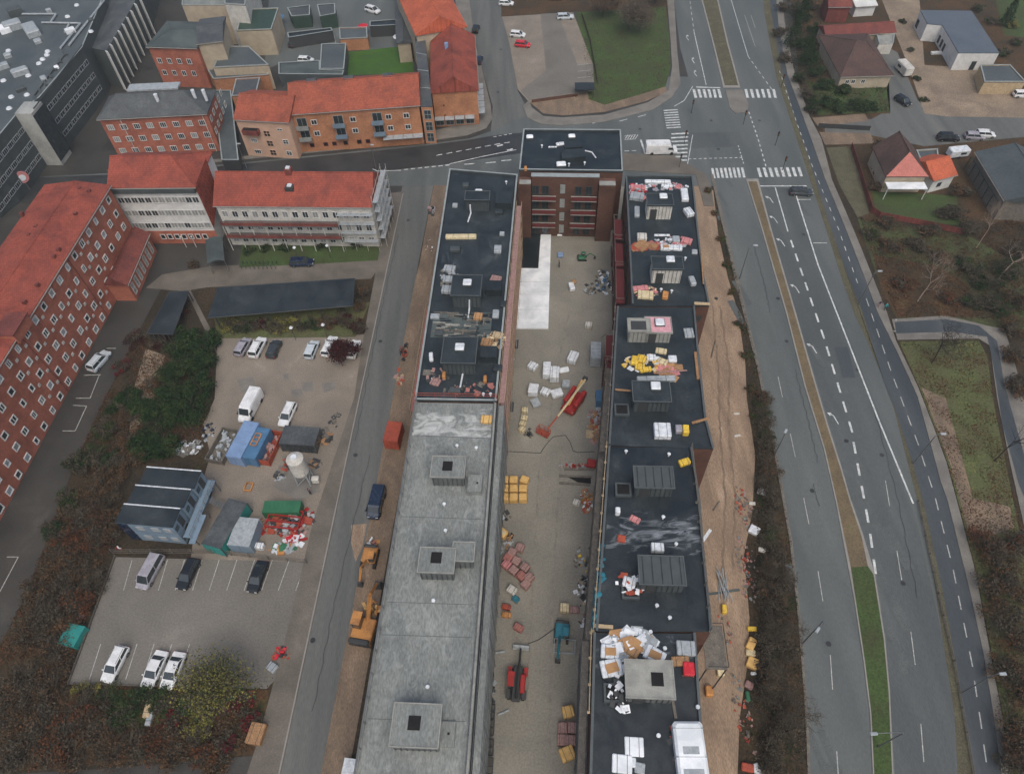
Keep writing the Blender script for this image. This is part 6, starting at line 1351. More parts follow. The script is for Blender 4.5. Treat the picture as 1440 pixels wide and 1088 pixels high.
# ---- clutter on the roofs
zr = ZR + .01
gr = "wrapped packs left on the roofs"
RT = [  # px, py, w, d, h, material, heading, label
 (897, 262, 2.6, 1.2, .7, 'pink', 5, "pink heap at the north west corner of the crowded roof"),
 (896, 274, 2.4, 1.8, .8, 'foilg', 12, "pink grey foil bundle below the pink heap"),
 (925, 254, 4.6, .8, .4, 'foil', 2, "long white sheet pack along the north parapet"),
 (938, 260, 2.0, .6, .4, 'foil', 6, "short white pack near the north parapet"),
 (963, 272, 1.2, 3.2, .7, 'foil', 0, "tall white foil pack by the roof's east parapet"),
 (969, 296, 1.3, 1.9, .8, 'foil', -20, "white windowed pack below the tall foil pack"),
 (896, 296, .9, 2.6, .5, 'foilg', 4, "dark strapped stack left of the north stair house"),
 (903, 331, 1.6, 1.5, .7, 'offwhite', 3, "cream white pack left of the lumber"),
 (931, 330, 2.6, .4, .2, 'foil', 0, "thin white tube stack right of the cream pack"),
 (936, 346, 1.6, 1.2, .5, 'foil', 2, "white foil pack beside the brown lumber"),
 (951, 347, 2.0, 1.1, .4, 'foil', 4, "wide white foil sheet between two others"),
 (951, 335, 1.2, 1.4, .5, 'foilg', 0, "grey foil pack above the wide white sheet"),
 (966, 337, 1.7, 1.3, .6, 'pink', 20, "pink pack by the east parapet"),
 (977, 353, .9, 1.0, .3, 'foilg', 5, "small grey plate by the east parapet"),
 (974, 393, .9, 1.8, .6, 'foilg', -8, "white and orange pack right of the second stair house"),
 (901, 404, 2.4, 1.0, .5, 'pink', -8, "pink pack below the second stair house"),
 (908, 413, 2.4, 1.6, .6, 'pale', 5, "yellow green heap below the pink pack"),
 (936, 413, .9, 1.4, .6, 'orange', 10, "orange gas bottle crate below the second stair house"),
 (920, 300 - 62 + 20, 1.2, .5, .3, 'foilg', 2, "flat grey foil pack among the north packs"),
 (953, 466 + 2, .1, .1, .1, 'foil', 0, None),
 (969, 467, 1.4, 1.8, .3, 'foilg', -4, "framed grey skylight lying by the east parapet"),
 (893, 505, 1.0, 1.5, .7, 'yelb', 10, "bright yellow pack, leftmost below the pink stair house"),
 (902, 503, 1.3, 1.3, .8, 'yelb', 20, "bright yellow pack next to the leftmost"),
 (900, 514, 1.4, .9, .6, 'yelb', 5, "bright yellow bundle second row"),
 (908, 518, 1.7, .8, .4, 'yelb', -10, "flat bright yellow bundle at the front"),
 (916, 501, 1.3, 1.0, .6, 'foil', 0, "white pack between the yellow packs"),
 (932, 507, 1.4, 1.0, .5, 'pale', 30, "pale yellow pack right of the white one"),
 (930, 492, 1.6, .9, .4, 'pale', 10, "pale yellow pack at the stair house foot"),
 (946, 503, 1.2, 1.1, .6, 'foil', 0, "white bag by the yellow packs' right end"),
 (923, 531, 5.4, .9, .5, 'foilg', -4, "long grey stack above the black stair house"),
 (932, 603, 2.2, 2.2, 1.0, 'foil', 0, "big white bag with green foot below the black stair house"),
 (955, 601, .9, 1.1, .7, 'csilver', 0, "lilac crate right of the big white bag"),
 (965, 602, .8, 1.3, .9, 'yelb', 2, "yellow box beside the lilac crate"),
 (963, 648, 1.5, .9, .5, 'yelb', -20, "yellow sack by the east parapet"),
 (869, 716, .6, .8, .9, 'foil', 0, "small white canister by the west edge"),
 (893, 729, 1.3, .8, .3, 'pink', 30, "red and white scrap near the crossing chalk lines"),
 (874, 756, 1.0, .9, .4, 'rust', 10, "orange purple bundle on the chalky roof"),
 (925, 768, 1.5, 1.1, .8, 'foil', 0, "white canisters above the lower panelled stair house"),
 (885, 818, 1.5, 1.3, .6, 'foil', 15, "white scraps left of the lower panelled stair house"),
 (965, 910, 2.0, 1.6, .6, 'foilg', 0, "grey foil stack on the nearest roof's east side"),
 (957, 928, 1.9, 1.0, .5, 'wood', -5, "brown boards pack below the grey foil stack"),
 (969, 939, 1.2, 1.4, .7, 'cred', 4, "bright red pack by the east parapet"),
 (892, 1049, 1.9, 1.8, .25, 'sheet', 2, "white slab on the nearest roof, above the larger ones"),
 (875, 1073, 2.0, 1.7, .35, 'sheet', 3, "large white slab at the roof's near end"),
 (889, 1071, .8, .9, .3, 'foil', 2, "small white block right of the large slab"),
 (900, 1079, 1.0, 1.0, .3, 'foilg', 8, "small grey white bundle at the frame's lower edge"),
 (860, 938, 2.3, 1.8, .5, 'foil', -12, "white pack with brown boards on it, left of the heap"),
 (921, 920, 2.2, 1.6, .5, 'foil', 30, "white pack with brown lid, right of the heap"),
 (858, 915, 2.0, 1.5, .4, 'foil', 5, "white pack with grey lid above the brown boarded one"),
 (890, 912, 1.6, 1.5, .5, 'card', 30, "cardboard square in the middle of the white heap"),
 (648, 331, 5.2, .9, .5, 'pale', 0, "long cream beam pack across the west wing's roof"),
 (632, 376, 1.9, 1.3, .6, 'foilg', 8, "grey green pack, first of the left roof stack"),
 (630, 391, 1.6, 1.3, .6, 'foilg', 4, "grey pack, second of the left roof stack"),
 (628, 405, 1.6, 1.5, .7, 'foilg', 2, "grey pack, third of the left roof stack"),
 (697, 391, 1.7, 1.4, .5, 'brickw', 14, "brown and white pack right of the upper stair house"),
 (695, 403, 1.4, 1.0, .5, 'wood', 4, "wooden crate below the brown and white pack"),
 (672, 443, 1.3, 1.3, .7, 'card', 5, "cardboard crate below the upper stair house"),
 (697, 440, 1.0, 1.6, .4, 'foilg', 3, "pale scrap pack by the west wing's east parapet"),
 (684, 480, 1.6, 1.5, .5, 'wood', 10, "brown timber crate among the board stacks"),
 (700, 470, 1.6, 1.2, .4, 'woodp', 15, "pale timber crate near the east parapet"),
 (606, 500, .6, 1.5, .5, 'foil', -8, "white roll by the west parapet"),
 (624, 525, .5, 1.2, .7, 'orange', 0, "orange gas bottle left of the lower stair house"),
 (682, 531, .5, 1.1, .7, 'orange', 0, "orange gas bottle right of the lower stair house"),
 (612, 536, 1.4, 1.2, .3, 'brickw', 20, "reddish scraps with white roll by the west parapet"),
 (684, 588, 1.5, 1.2, .6, 'yel', 5, "yellow orange pack at the top of the grey concrete roof"),
 (600, 523, 1.1, 1.0, .2, 'woodg', 0, "grey grate at the west parapet"),
 (790, 201, 2.2, .8, .3, 'foil', -12, "white foil strip on the head building"),
 (777, 206, 1.6, .3, .2, 'foil', 0, "thin white tube on the head building"),
 (739, 235, .5, .9, .6, 'orange', 0, "orange bottle at the head building's corner"),
]
for x, y, w, d, h, m, hd, lb in RT:
    if lb: pack(x, y, w, d, h, m, lb, z=ZR, head=hd, group=gr, pal=h > .55 and w > 1.1 and m not in ('orange',), strap=w > 1.2, lid='card' if 'brown' in lb and 'foil' == m else None, name="gas_bottle" if 'bottle' in lb and 'crate' not in lb else "roof_pack", cat="gas bottle" if 'bottle' in lb and 'crate' not in lb else "pack")
heap(888, 905, 2.9, 1.6, 90, ['foil', 'sheet', 'foil', 'card', 'foilg'], "big heap of white insulation offcuts north of the concrete stair house", ZR, smin=.4, smax=1.4, hmax=.8)
heap(870, 945, 1.6, 1.2, 30, ['foil', 'felt', 'sheet'], "white offcuts at the foot of the big heap", ZR, hmax=.5, smax=.9)
heap(872, 978, 1.3, 1.7, 24, ['foil', 'dkgrey', 'sheet'], "white scraps over the shaft left of the concrete stair house", ZR + .5, hmax=.5, smax=.9)
heap(935, 262, 4.0, 1.0, 50, ['foil', 'csilver', 'foilg', 'pink'], "loose white and lilac foil along the north parapet", ZR, hmax=.4, smax=.9)
heap(897, 268, 1.5, 2.4, 60, ['pink', 'foil', 'foilg', 'cred'], "crumpled pink and grey foil in the roof's north west corner", ZR, hmax=.9, smax=.9)
heap(945, 340, 3.0, 1.4, 50, ['foil', 'pink', 'foilg'], "loose foil scraps by the lumber between the stair houses", ZR, hmax=.4, smax=.9)
heap(907, 346, 2.4, .5, 20, ['rust', 'wood', 'brickp'], "red brown lumber left of the white foil packs", ZR, name="lumber_pile", cat="lumber", hmax=.4, smax=2.2, smin=1)
heap(908, 509, 3.2, 1.6, 70, ['yelb', 'pale', 'foil', 'dkgrey', 'yel'], "scattered yellow wrapping among the yellow packs", ZR, hmax=.5, smax=.8)
heap(945, 522, 2.5, 1.0, 18, ['card', 'wood', 'pink'], "thin boards right of the yellow packs", ZR, hmax=.15, smax=2.0)
heap(908, 410, 1.8, 1.4, 40, ['pale', 'pink', 'woodg'], "pale scraps on the yellow green heap", ZR, hmax=.5, smax=.8)
heap(886, 820, 1.6, 1.3, 26, ['foil', 'dkgrey', 'rust'], "scattered white strips by the shaft cover", ZR + .45, hmax=.3, smax=.9)
p = G(655, 455, ZR); T = thing("board_stacks", "grey green boards and battens laid out across the west wing between stair houses", "boards", (p.x, p.y, ZR + .012), -AX)
k = MB(); k.box(-.6, -.3, 0, 9.0, 5.2, .04); k.build("underlay", M['feltgreen'], T, world=False)
rnd = random.Random(5)
for m_, n_ in (('woodg', 34), ('feltgreen', 20), ('concl', 16), ('felt', 22)):
    k = MB()
    for _ in range(n_):
        a_, b_ = (rnd.uniform(.8, 2.2), rnd.uniform(.12, .3)) if rnd.random() < .7 else (rnd.uniform(.12, .3), rnd.uniform(.6, 1.5)); k.box(rnd.uniform(-4.4, 3.4), rnd.uniform(-2.7, 2.2), .041 + rnd.random() * .05, a_, b_, rnd.uniform(.05, .22), rnd.gauss(0, .05))
    k.build("board_rows", M[m_], T, world=False)
heap(695, 478, 1.8, 1.8, 50, ['woodp', 'wood', 'woodg', 'pale'], "pale timber offcuts near the east parapet", ZR, hmax=.4, smax=.8)
heap(632, 388, 1.4, 3.2, 50, ['foilg', 'woodg', 'dkgrey'], "grey offcuts along the west parapet", ZR, hmax=.5, smax=.9)
heap(615, 530, 1.6, 1.6, 26, ['brickw', 'foil', 'woodg', 'dkgrey'], "reddish and grey scraps at the corner of the west wing", ZR, hmax=.3, smax=.8)
heap(660, 546, 3.6, 1.0, 40, ['brickp', 'dkgrey', 'woodg'], "dark reddish scraps along the felt's southern edge", ZR, hmax=.12, smax=.9)
heap(955, 1000 + 45, .9, 2.4, 40, ['dkgrey', 'rust', 'black'], "dark chain and timber clutter left of the white tent", ZR, hmax=.4, smax=.8)
heap(609, 565 - 60, .5, .5, 1, ['foil'], "x", ZR) if False else None
# flat boards, planks, gangways
def plank(a_, b_, z, w, h, m, label, name="plank", cat="plank", group=None):
    a = G(*a_, z); b = G(*b_, z); c = (a + b) / 2; d = b - a; T = thing(name, label, cat, (c.x, c.y, z), math.atan2(d.y, d.x), group)
    k = MB(); k.box(0, 0, .01, d.length, w, h); k.build("board", M[m], T, world=False)
    k = MB(); k.box(-d.length * .35, 0, 0, .12, w * .9, .01 + h * .4); k.box(d.length * .35, 0, 0, .12, w * .9, .01 + h * .4); k.build("bearer", M['woodg'], T, world=False)
plank((979, 496), (983, 534), ZR, .7, .25, 'wood', "long brown plank stack along the east parapet")
plank((976, 427), (998, 428), ZR + .3, .5, .15, 'woodp', "pale timber across the roof's corner above the brick notch")
plank((865, 548), (903, 551), ZR + .35, .3, .1, 'wood', "thin timber bridging the roof's west parapet")
plank((973, 595), (998, 588), ZR + .35, .35, .1, 'wood', "thin timber crossing the east parapet at the roof step")
plank((924, 524), (966, 521), ZR + .1, .22, .08, 'brickw', "thin reddish lath above the black stair house")
plank((989, 400), (986, 352), ZR + .36, .2, .1, 'wood', "timber edging on the east parapet of the crowded roof")
plank((836, 880), (862, 882), ZR, .4, .2, 'woodp', "timber beam closing the top of the courtyard scaffold")
plank((945, 980), (950, 1010), ZR, .3, .2, 'woodg', "short grey board right of the concrete stair house")
plank((985, 765), (999, 745), 6.0, .4, .15, 'foil', "white plank leaning out past the east parapet")
# white tent-like cover
p = G(973, 1064, ZR + 1.2); T = thing("white_cover", "large white tarpaulin covered stack at the near end of the east wing", "tarpaulin", (p.x, p.y, ZR), -AX + R(2))
k = MB(); k.bbox(0, 0, 0, 3.0, 6.6, 1.3, .25); k.build("cover", M['sheet'], T, world=False)
k = MB(); k.box(0, -1.5, 1.3, 2.0, .9, .02); k.box(0, .6, 1.3, 1.6, .7, .02); k.build("printed_panel", M['foilg'], T, world=False)
k = MB()
for y in (-2.6, 0, 2.6): k.box(0, y, .02, 3.06, .05, 1.3)
k.build("strap", M['foilg'], T, world=False)
# white pipes beside stair houses
for i, pts in enumerate(([(661, 288), (662, 300), (658, 312)], [(660, 421), (660, 434), (658, 450)], [(649, 514), (651, 524), (647, 545)], [(822, 212), (832, 214), (838, 222)])):
    k = MB(); k.tube([G(x, y, ZR + .1 + (1.6 if j == 0 and i < 3 else 0)) for j, (x, y) in enumerate(pts)], .13, 7); tag(k.build("vent_hose", M['foil']), ("white hose on the front of the northernmost dark stair house", "white hose on the front of the middle dark stair house", "white hose on the front of the southern dark stair house", "curved white hose on the head building's roof")[i], "hose", "white hoses on the black roofs")
# platform outside the near east parapet
p = G(997, 921, 6); T = thing("loading_platform", "grey timber loading platform hanging outside the east wing", "platform", (p.x, p.y, 0), -AX)
k = MB(); k.box(0, 0, 9.0, 2.4, 5.0, .15); k.build("deck", M['woodg'], T, world=False)
for x in (-1.1, 1.1):
    for y in (-2.4, 2.4): k = MB(); k.box(x, y, 0, .12, .12, 9.0); k.build("post", M['dkgrey'], T, world=False)
k = MB(); k.tube([(-1.15, -2.45, 10), (1.15, -2.45, 10), (1.15, 2.45, 10), (-1.15, 2.45, 10)], .05); k.build("railing", M['dkgrey'], T, world=False)
# scaffolds
gsf = "scaffolds round the apartment block"
scaffold("scaffold", "pale scaffold along the courtyard side of the west wing", pWD[2] + (pWD[1] - pWD[2]).normalized() * .2, pWD[1] - (pWD[1] - pWD[2]).normalized() * 8, ZR + .6, .9, 3.0, 2.6, 1, pm='woodp', dm='brickw', group=gsf)
scaffold("scaffold", "grey scaffold along the courtyard side of the bare concrete wing", pWG[2], pWG[1], ZR + .5, .9, 3.2, 2.6, 1, pm='steel', dm='conc', group=gsf)
scaffold("scaffold", "timber decked scaffold by the chalky section of the east wing", pE3[0] + Vector((-.1, 0, 0)), pE3[6], ZR - 1, .8, 3.0, 2.6, 1, pm='woodg', dm='woodg', group=gsf)
scaffold("scaffold", "scaffold beside the red balconies of the east wing", XY(G(866, 500, ZR)), XY(G(857, 618, ZR)), ZR - .6, .9, 2.6, 2.6, 1, pm='woodg', dm='woodg', group=gsf)
scaffold("scaffold", "scaffold at the nearest part of the courtyard's east side", pE4[0], pE4[5] * .5 + pE4[4] * .5, ZR - 2, .9, 3.0, 2.6, 1, pm='steel', dm='woodg', group=gsf)
scaffold("scaffold", "reddish scaffold on the street side of the west wing", pWD[3] + DV * .3, pWD[3] + DV * 21, ZR - 2, .9, 3.0, 2.6, -1, pm='woodp', dm='brickp', group=gsf)
k = thing("safety_netting", "bright blue netting roll on the courtyard's east scaffold", "netting", XY(G(846, 835, 8))[:])
a = XY(G(848, 770, 12)); b = XY(G(838, 880, 12)); d = (b - a).normalized(); m_ = MB()
for i in range(40):
    q = a.lerp(b, i / 39); m_.bbox(q.x + random.uniform(-.25, .25), q.y, 11.4, random.uniform(.5, 1.0), .5, random.uniform(1.0, 2.6), .1, random.random())
m_.build("netting", M['tealb'], k)
m_ = MB()
for z in (11.3,): m_.prism([a + Vector((.6, 0, 0)), a - Vector((.6, 0, 0)), b - Vector((.6, 0, 0)), b + Vector((.6, 0, 0))], z - .05, z)
m_.build("tray", M['woodg'], k)
# ---- west side yard clutter
heap(408, 732, 3.4, 2.2, 120, ['red', 'rust', 'dkgrey', 'foilg', 'dkgrey', 'brickw'], "red scaffold parts and grey fittings in a wide stack below the green container", smax=1.3, hmax=1.2)
heap(415, 760, 1.6, .9, 36, ['cred', 'red', 'foil'], "bright red sheets at the lower right of the yard", smax=1.2, hmax=.6)
heap(400, 770, 2.2, .8, 30, ['foilg', 'green', 'orange', 'foil'], "mixed pipes below the red stack", smax=1.2, hmax=.4)
heap(373, 728, 1.0, 2.6, 24, ['red', 'rust', 'woodp'], "loose red posts left of the wide red stack", smax=.9, hmax=.8)
frame_thing("scaffold_rack", "red steel rack frame round the scaffold parts", "rack", 400, 730, 1.0, 4.8, 2.8, 'red', 5, 4, .3)
pack(364, 766, 1.2, .9, .8, 'foil', "white plastic tank below the pale grey site box", head=5, pal=False)
heap(392, 668, 1.0, .8, 20, ['dkgrey', 'foilg'], "grey pump parts beside the silo foot", hmax=.6, smax=.6)
heap(405, 650, .8, 2.0, 24, ['woodg', 'dkgrey', 'rust'], "dark and brown parts between skip and silo", hmax=.6)
heap(455, 615, 1.2, 1.6, 30, ['woodg', 'dkgrey', 'wood'], "timber scraps right of the dark container", hmax=.4, smax=1.3)
heap(470, 592, .8, 2.0, 16, ['dkgrey', 'woodg'], "dark scraps on the gravel near the side street", hmax=.3)
heap(445, 652, 1.5, .5, 12, ['dkgrey', 'woodg', 'wood'], "grey bars lying right of the silo", hmax=.2, smax=1.6)
heap(262, 628, 2.6, 1.3, 60, ['foilg', 'woodg', 'foil', 'conc'], "grey builder's waste between hedge and site offices", hmax=.9, smax=1.1)
pack(238, 628, 1.6, .8, .9, 'orange', "yellow orange machine against the dark hedge", head=80, name="plate_compactor", cat="machine", pal=False)
heap(292, 606, 1.2, 1.6, 30, ['navy', 'dkgrey', 'foilg'], "dark navy scraps at the corner of the hedge", hmax=.6, smax=.6)
heap(166, 770, .6, .4, 8, ['red', 'foil', 'rust'], "tiny red and white signs at the corner of the offices", hmax=.6, smax=.4)
heap(113, 862, .7, 2.6, 30, ['brickw', 'foilg', 'woodg'], "pinkish rubble strip above the turquoise crate", hmax=.6, smax=.7)
heap(395, 918, 1.2, .9, 24, ['dkgrey', 'cred', 'rust'], "dark scrap with a red piece at the corner of the lower car park", hmax=.6, smax=.7)
pack(382, 937, 1.3, 1.1, .5, 'foilg', "pinkish white box below the dark scrap with a red piece", head=30, pal=False)
heap(340, 985, 1.6, .9, 30, ['rust', 'lt', 'green'], "rust coloured scraps with green pipes by the pavement", hmax=.4, smax=1.0)
pack(359, 1030, 1.9, 2.4, .9, 'wood', "orange brown bin at the bottom corner by the side street", head=8, name="debris_bin", cat="bin", pal=False)
pack(208, 994, 2.3, .9, .7, 'woodp', "yellowish bench cover in the shrubs below the cars", head=88, name="garden_bench", cat="bench", pal=False)
pack(210, 1006, 2.2, .7, .6, 'foilg', "grey cover in front of the yellowish bench", head=88, pal=False, name="bench_cover", cat="cover")
heap(567, 492, .7, 2.0, 20, ['dkgrey', 'black', 'rust'], "dark bins beside the west scaffold", hmax=.9, smax=.7)
heap(607, 295, .8, 1.5, 20, ['dkgrey', 'brickw', 'foilg'], "grey bins at the north west corner of the west wing", hmax=.9, smax=.8)
heap(603, 345, .8, 2.0, 14, ['woodg', 'foil', 'brickw'], "small site scraps on the dirt strip near its north end", hmax=.4, smax=.5)
heap(522, 762, .9, .8, 14, ['foil', 'brickp', 'orange'], "white topped pallet above the small orange digger", hmax=.8, smax=.8)
heap(520, 855, 1.4, 1.0, 22, ['yel', 'orange', 'wood'], "yellow orange heap above the large excavator", hmax=.9, smax=.9)
heap(560, 530, .9, 1.8, 14, ['brickw', 'woodp', 'rust'], "pinkish scraps at the foot of the west scaffold", hmax=.3, smax=.8)
# east side debris
D_ = [(1072, 690, 1.3, .9, .5, 'foil', 20, "white sack lying highest on the dark bank"), (1058, 707, .9, .5, .2, 'offwhite', 5, "small cream board at the edge of the sandy track"), (1061, 744, 1.4, 1.3, .5, 'foil', 30, "white crumpled sheet by the rubble pile"), (1072, 772, 1.0, .7, .3, 'offwhite', 10, "greyish bag below the white sheet"), (1036, 580 + 1, .9, .3, .15, 'offwhite', 0, "short white board on the track's upper part"), (1037, 612, 1.0, .35, .15, 'offwhite', -15, "slanting white board on the track"), (1057, 904, 1.0, 1.6, .6, 'yel', 30, "yellowish foam block, upper of the roadside packs"), (1056, 917, 1.2, .8, .5, 'pale', 5, "pale foam block, middle of the roadside packs"), (1059, 931, 1.4, 1.4, .6, 'yel', 25, "large yellowish foam block, lowest of the roadside packs"), (1060, 946, .7, .4, .3, 'foil', 0, "small white scrap beneath the foam blocks"), (1054, 962, 1.0, .9, .4, 'brickw', 30, "pink brown carton by the bank"), (1052, 978, .5, 1.2, .4, 'green', 0, "green tube pile on the bank"), (1058, 883, 1.2, .6, .4, 'yelb', 0, "yellow green sack on the bank"), (998, 970, .9, 1.2, .9, 'orange', 0, "orange brown drum below the loading platform"), (1014, 944, .9, .9, .6, 'pale', 0, "small yellowish tub right of the loading platform"), (1019, 855, .6, 1.2, .7, 'yelb', 5, "yellow box below the pipe bundle"), (1066, 1083, .9, 1.6, .4, 'foil', -20, "white sheet at the frame's lower edge on the bank"), (1052, 1078, 1.4, .9, .6, 'rust', 10, "rust red crate at the frame's lower edge")]
for x, y, w, d, h, m, hd, lb in D_: pack(x, y, w, d, h, m, lb, head=hd, group="debris beside the sandy track", pal=False, strap=False, name="debris_block", cat="debris")
for i, (x, y, rx, ry, n) in enumerate(((1046, 712, 1.2, 3.4, 70), (1050, 790, 1.3, 4.0, 80), (1058, 832, 1.2, 1.6, 30), (1046, 1000, 1.0, 5.0, 60), (1018, 885, 1.0, 2.0, 24))):
    heap(x, y, rx, ry, n, ['brickw', 'rust', 'woodg', 'conc'], ("brick rubble strip beside the white sheet", "brick and pink rubble strip along the bank", "dark rubble patch under the rubble strip", "brown rubble strip at the bank's lower end", "scraps by the foot of the east wing")[i], smin=.08, smax=.45, hmax=.45, group="rubble beside the sandy track")
p = G(1017, 822, .3); T = thing("pipe_bundle", "bundle of blue-green scaffold tubes splayed on the sandy track", "pipes", (p.x, p.y, 0))
for i in range(9):
    a = R(60 + i * 7 + random.uniform(-8, 8)); L = random.uniform(1.5, 2.8); k = MB(); o_ = random.uniform(-.6, .6)
    k.cyl((o_ - math.cos(a) * L / 2, -math.sin(a) * L, .1 + i * .06), (o_ + math.cos(a) * L / 2, math.sin(a) * L, .12 + i * .06), .06, n=6); k.build("tube", M['foilg'], T, world=False)
k = MB(); k.box(0, -.9, .02, 4.2, .3, .12, .1); k.build("base_beam", M['feltgreen'], T, world=False)
for i, (a_, b_) in enumerate((((1006, 480), (1000, 503)), ((1012, 705), (1003, 718)))): pole([(a_[0], a_[1], .05), (b_[0], b_[1], .05)], .1, 'woodg', ("grey pole lying below the brick notch on the track", "grey pole near the parapet step on the track")[i], "pole", "pole")

# ------------------------------------------------------------------ street furniture and people
def lamp(bx, by, hx, hy, h, label, group="street lamps", m='steel'):
    b = G(bx, by); t = G(hx, hy, h); T = thing("street_lamp", label, "street lamp", (b.x, b.y, 0), 0, group)
    k = MB(); k.cyl((b.x, b.y, 0), (b.x, b.y, h * .93), .11, .06, n=8); k.build("pole", M[m], T)
    k = MB(); k.tube([(b.x, b.y, h * .93), (b.x + (t.x - b.x) * .35, b.y + (t.y - b.y) * .35, h), (t.x, t.y, h)], .05); k.build("arm", M[m], T)
    d = XY(t - b); d = d.normalized() if d.length > .01 else Vector((1, 0, 0)); k = MB(); k.bbox(t.x, t.y, h - .08, .8, .34, .16, .05, math.atan2(d.y, d.x)); hd = k.build("lamp_head", M['foilg'], T)
    k = MB(); k.box(t.x, t.y, h - .1, .5, .2, .02, math.atan2(d.y, d.x)); k.build("lens", M['lampw'], hd)
def auto_lamp(bx, by, dx, h, label, **k):
    b = G(bx, by); x, y = P((b.x + dx, b.y, h)); lamp(bx, by, x, y, h, label, **k)
lamp(1089, 640, 1105, 606, 9, "tall street lamp reaching over the road from the dark bank, middle height of the photo")
auto_lamp(1284, 652, .9, 8, "street lamp on the verge beside the cycle track, nearest the worn meadow")
auto_lamp(1352, 974, .9, 8, "street lamp on the verge at the lower right, by the brown bushes")
auto_lamp(1207, 428, .8, 8, "street lamp on the verge close to the walking people")
auto_lamp(1040, 392, 1.0, 8, "street lamp on the bank right of the sandy track's upper bend")
lamp(1128, 905, 1150, 885, 9, "street lamp whose pale head hangs over the near left lane")
auto_lamp(529, 238, .2, 6.0, "street lamp at the corner by the gallery wing's gable", group=None)
auto_lamp(347, 236, .2, 6.0, "street lamp on the pavement below the peach house", group=None)
lamp(1234, 1050, 1229, 1031, 8, "street lamp head above the grass median at the bottom")
for i, (x, y) in enumerate(((420, 366), (465, 363), (416, 478), (460, 474))):
    p = G(x, y); T = thing("globe_lamp", ("white globe lamp above the navy car", "white globe lamp right of the navy car", "white globe lamp above the gap in the parked row", "white globe lamp above the car by the red tree")[i], "lamp", (p.x, p.y, 0), 0, "garden globe lamps")
    k = MB(); k.cyl((0, 0, 0), (0, 0, 3.0), .05); k.build("pole", M['dkgrey'], T, world=False)
    k = MB(); k.cyl((0, 0, 3.0), (0, 0, 3.2), .15, .34, n=12); k.cyl((0, 0, 3.2), (0, 0, 3.45), .34, .14, n=12); k.build("globe", M['foil'], T, world=False)
for i, (x, y) in enumerate(((962, 203), (955, 236), (1090, 205), (972, 160), (1045, 175), (1098, 124), (1100, 240))):
    p = G(x, y); T = thing("traffic_light", ("traffic light on the junction's west island", "traffic light by the head building's corner", "traffic light in the middle of the junction", "traffic light at the north west kerb", "traffic light at the refuge island", "traffic light by the north east crossing", "traffic light beside the waiting dark car")[i], "traffic light", (p.x, p.y, 0), 0, "traffic lights at the junction")
    k = MB(); k.cyl((0, 0, 0), (0, 0, 3.2), .07); k.build("pole", M['dkgrey'], T, world=False)
    k = MB(); k.bbox(0, -.12, 2.5, .35, .3, 1.0, .05); hd = k.build("signal_head", M['black'], T, world=False)
    for z, m in ((3.2, 'red'), (2.95, 'orange'), (2.7, 'green')): k = MB(); k.cyl((0, -.27, z), (0, -.31, z), .09, n=8); k.build("lens", M[m], hd, world=False)
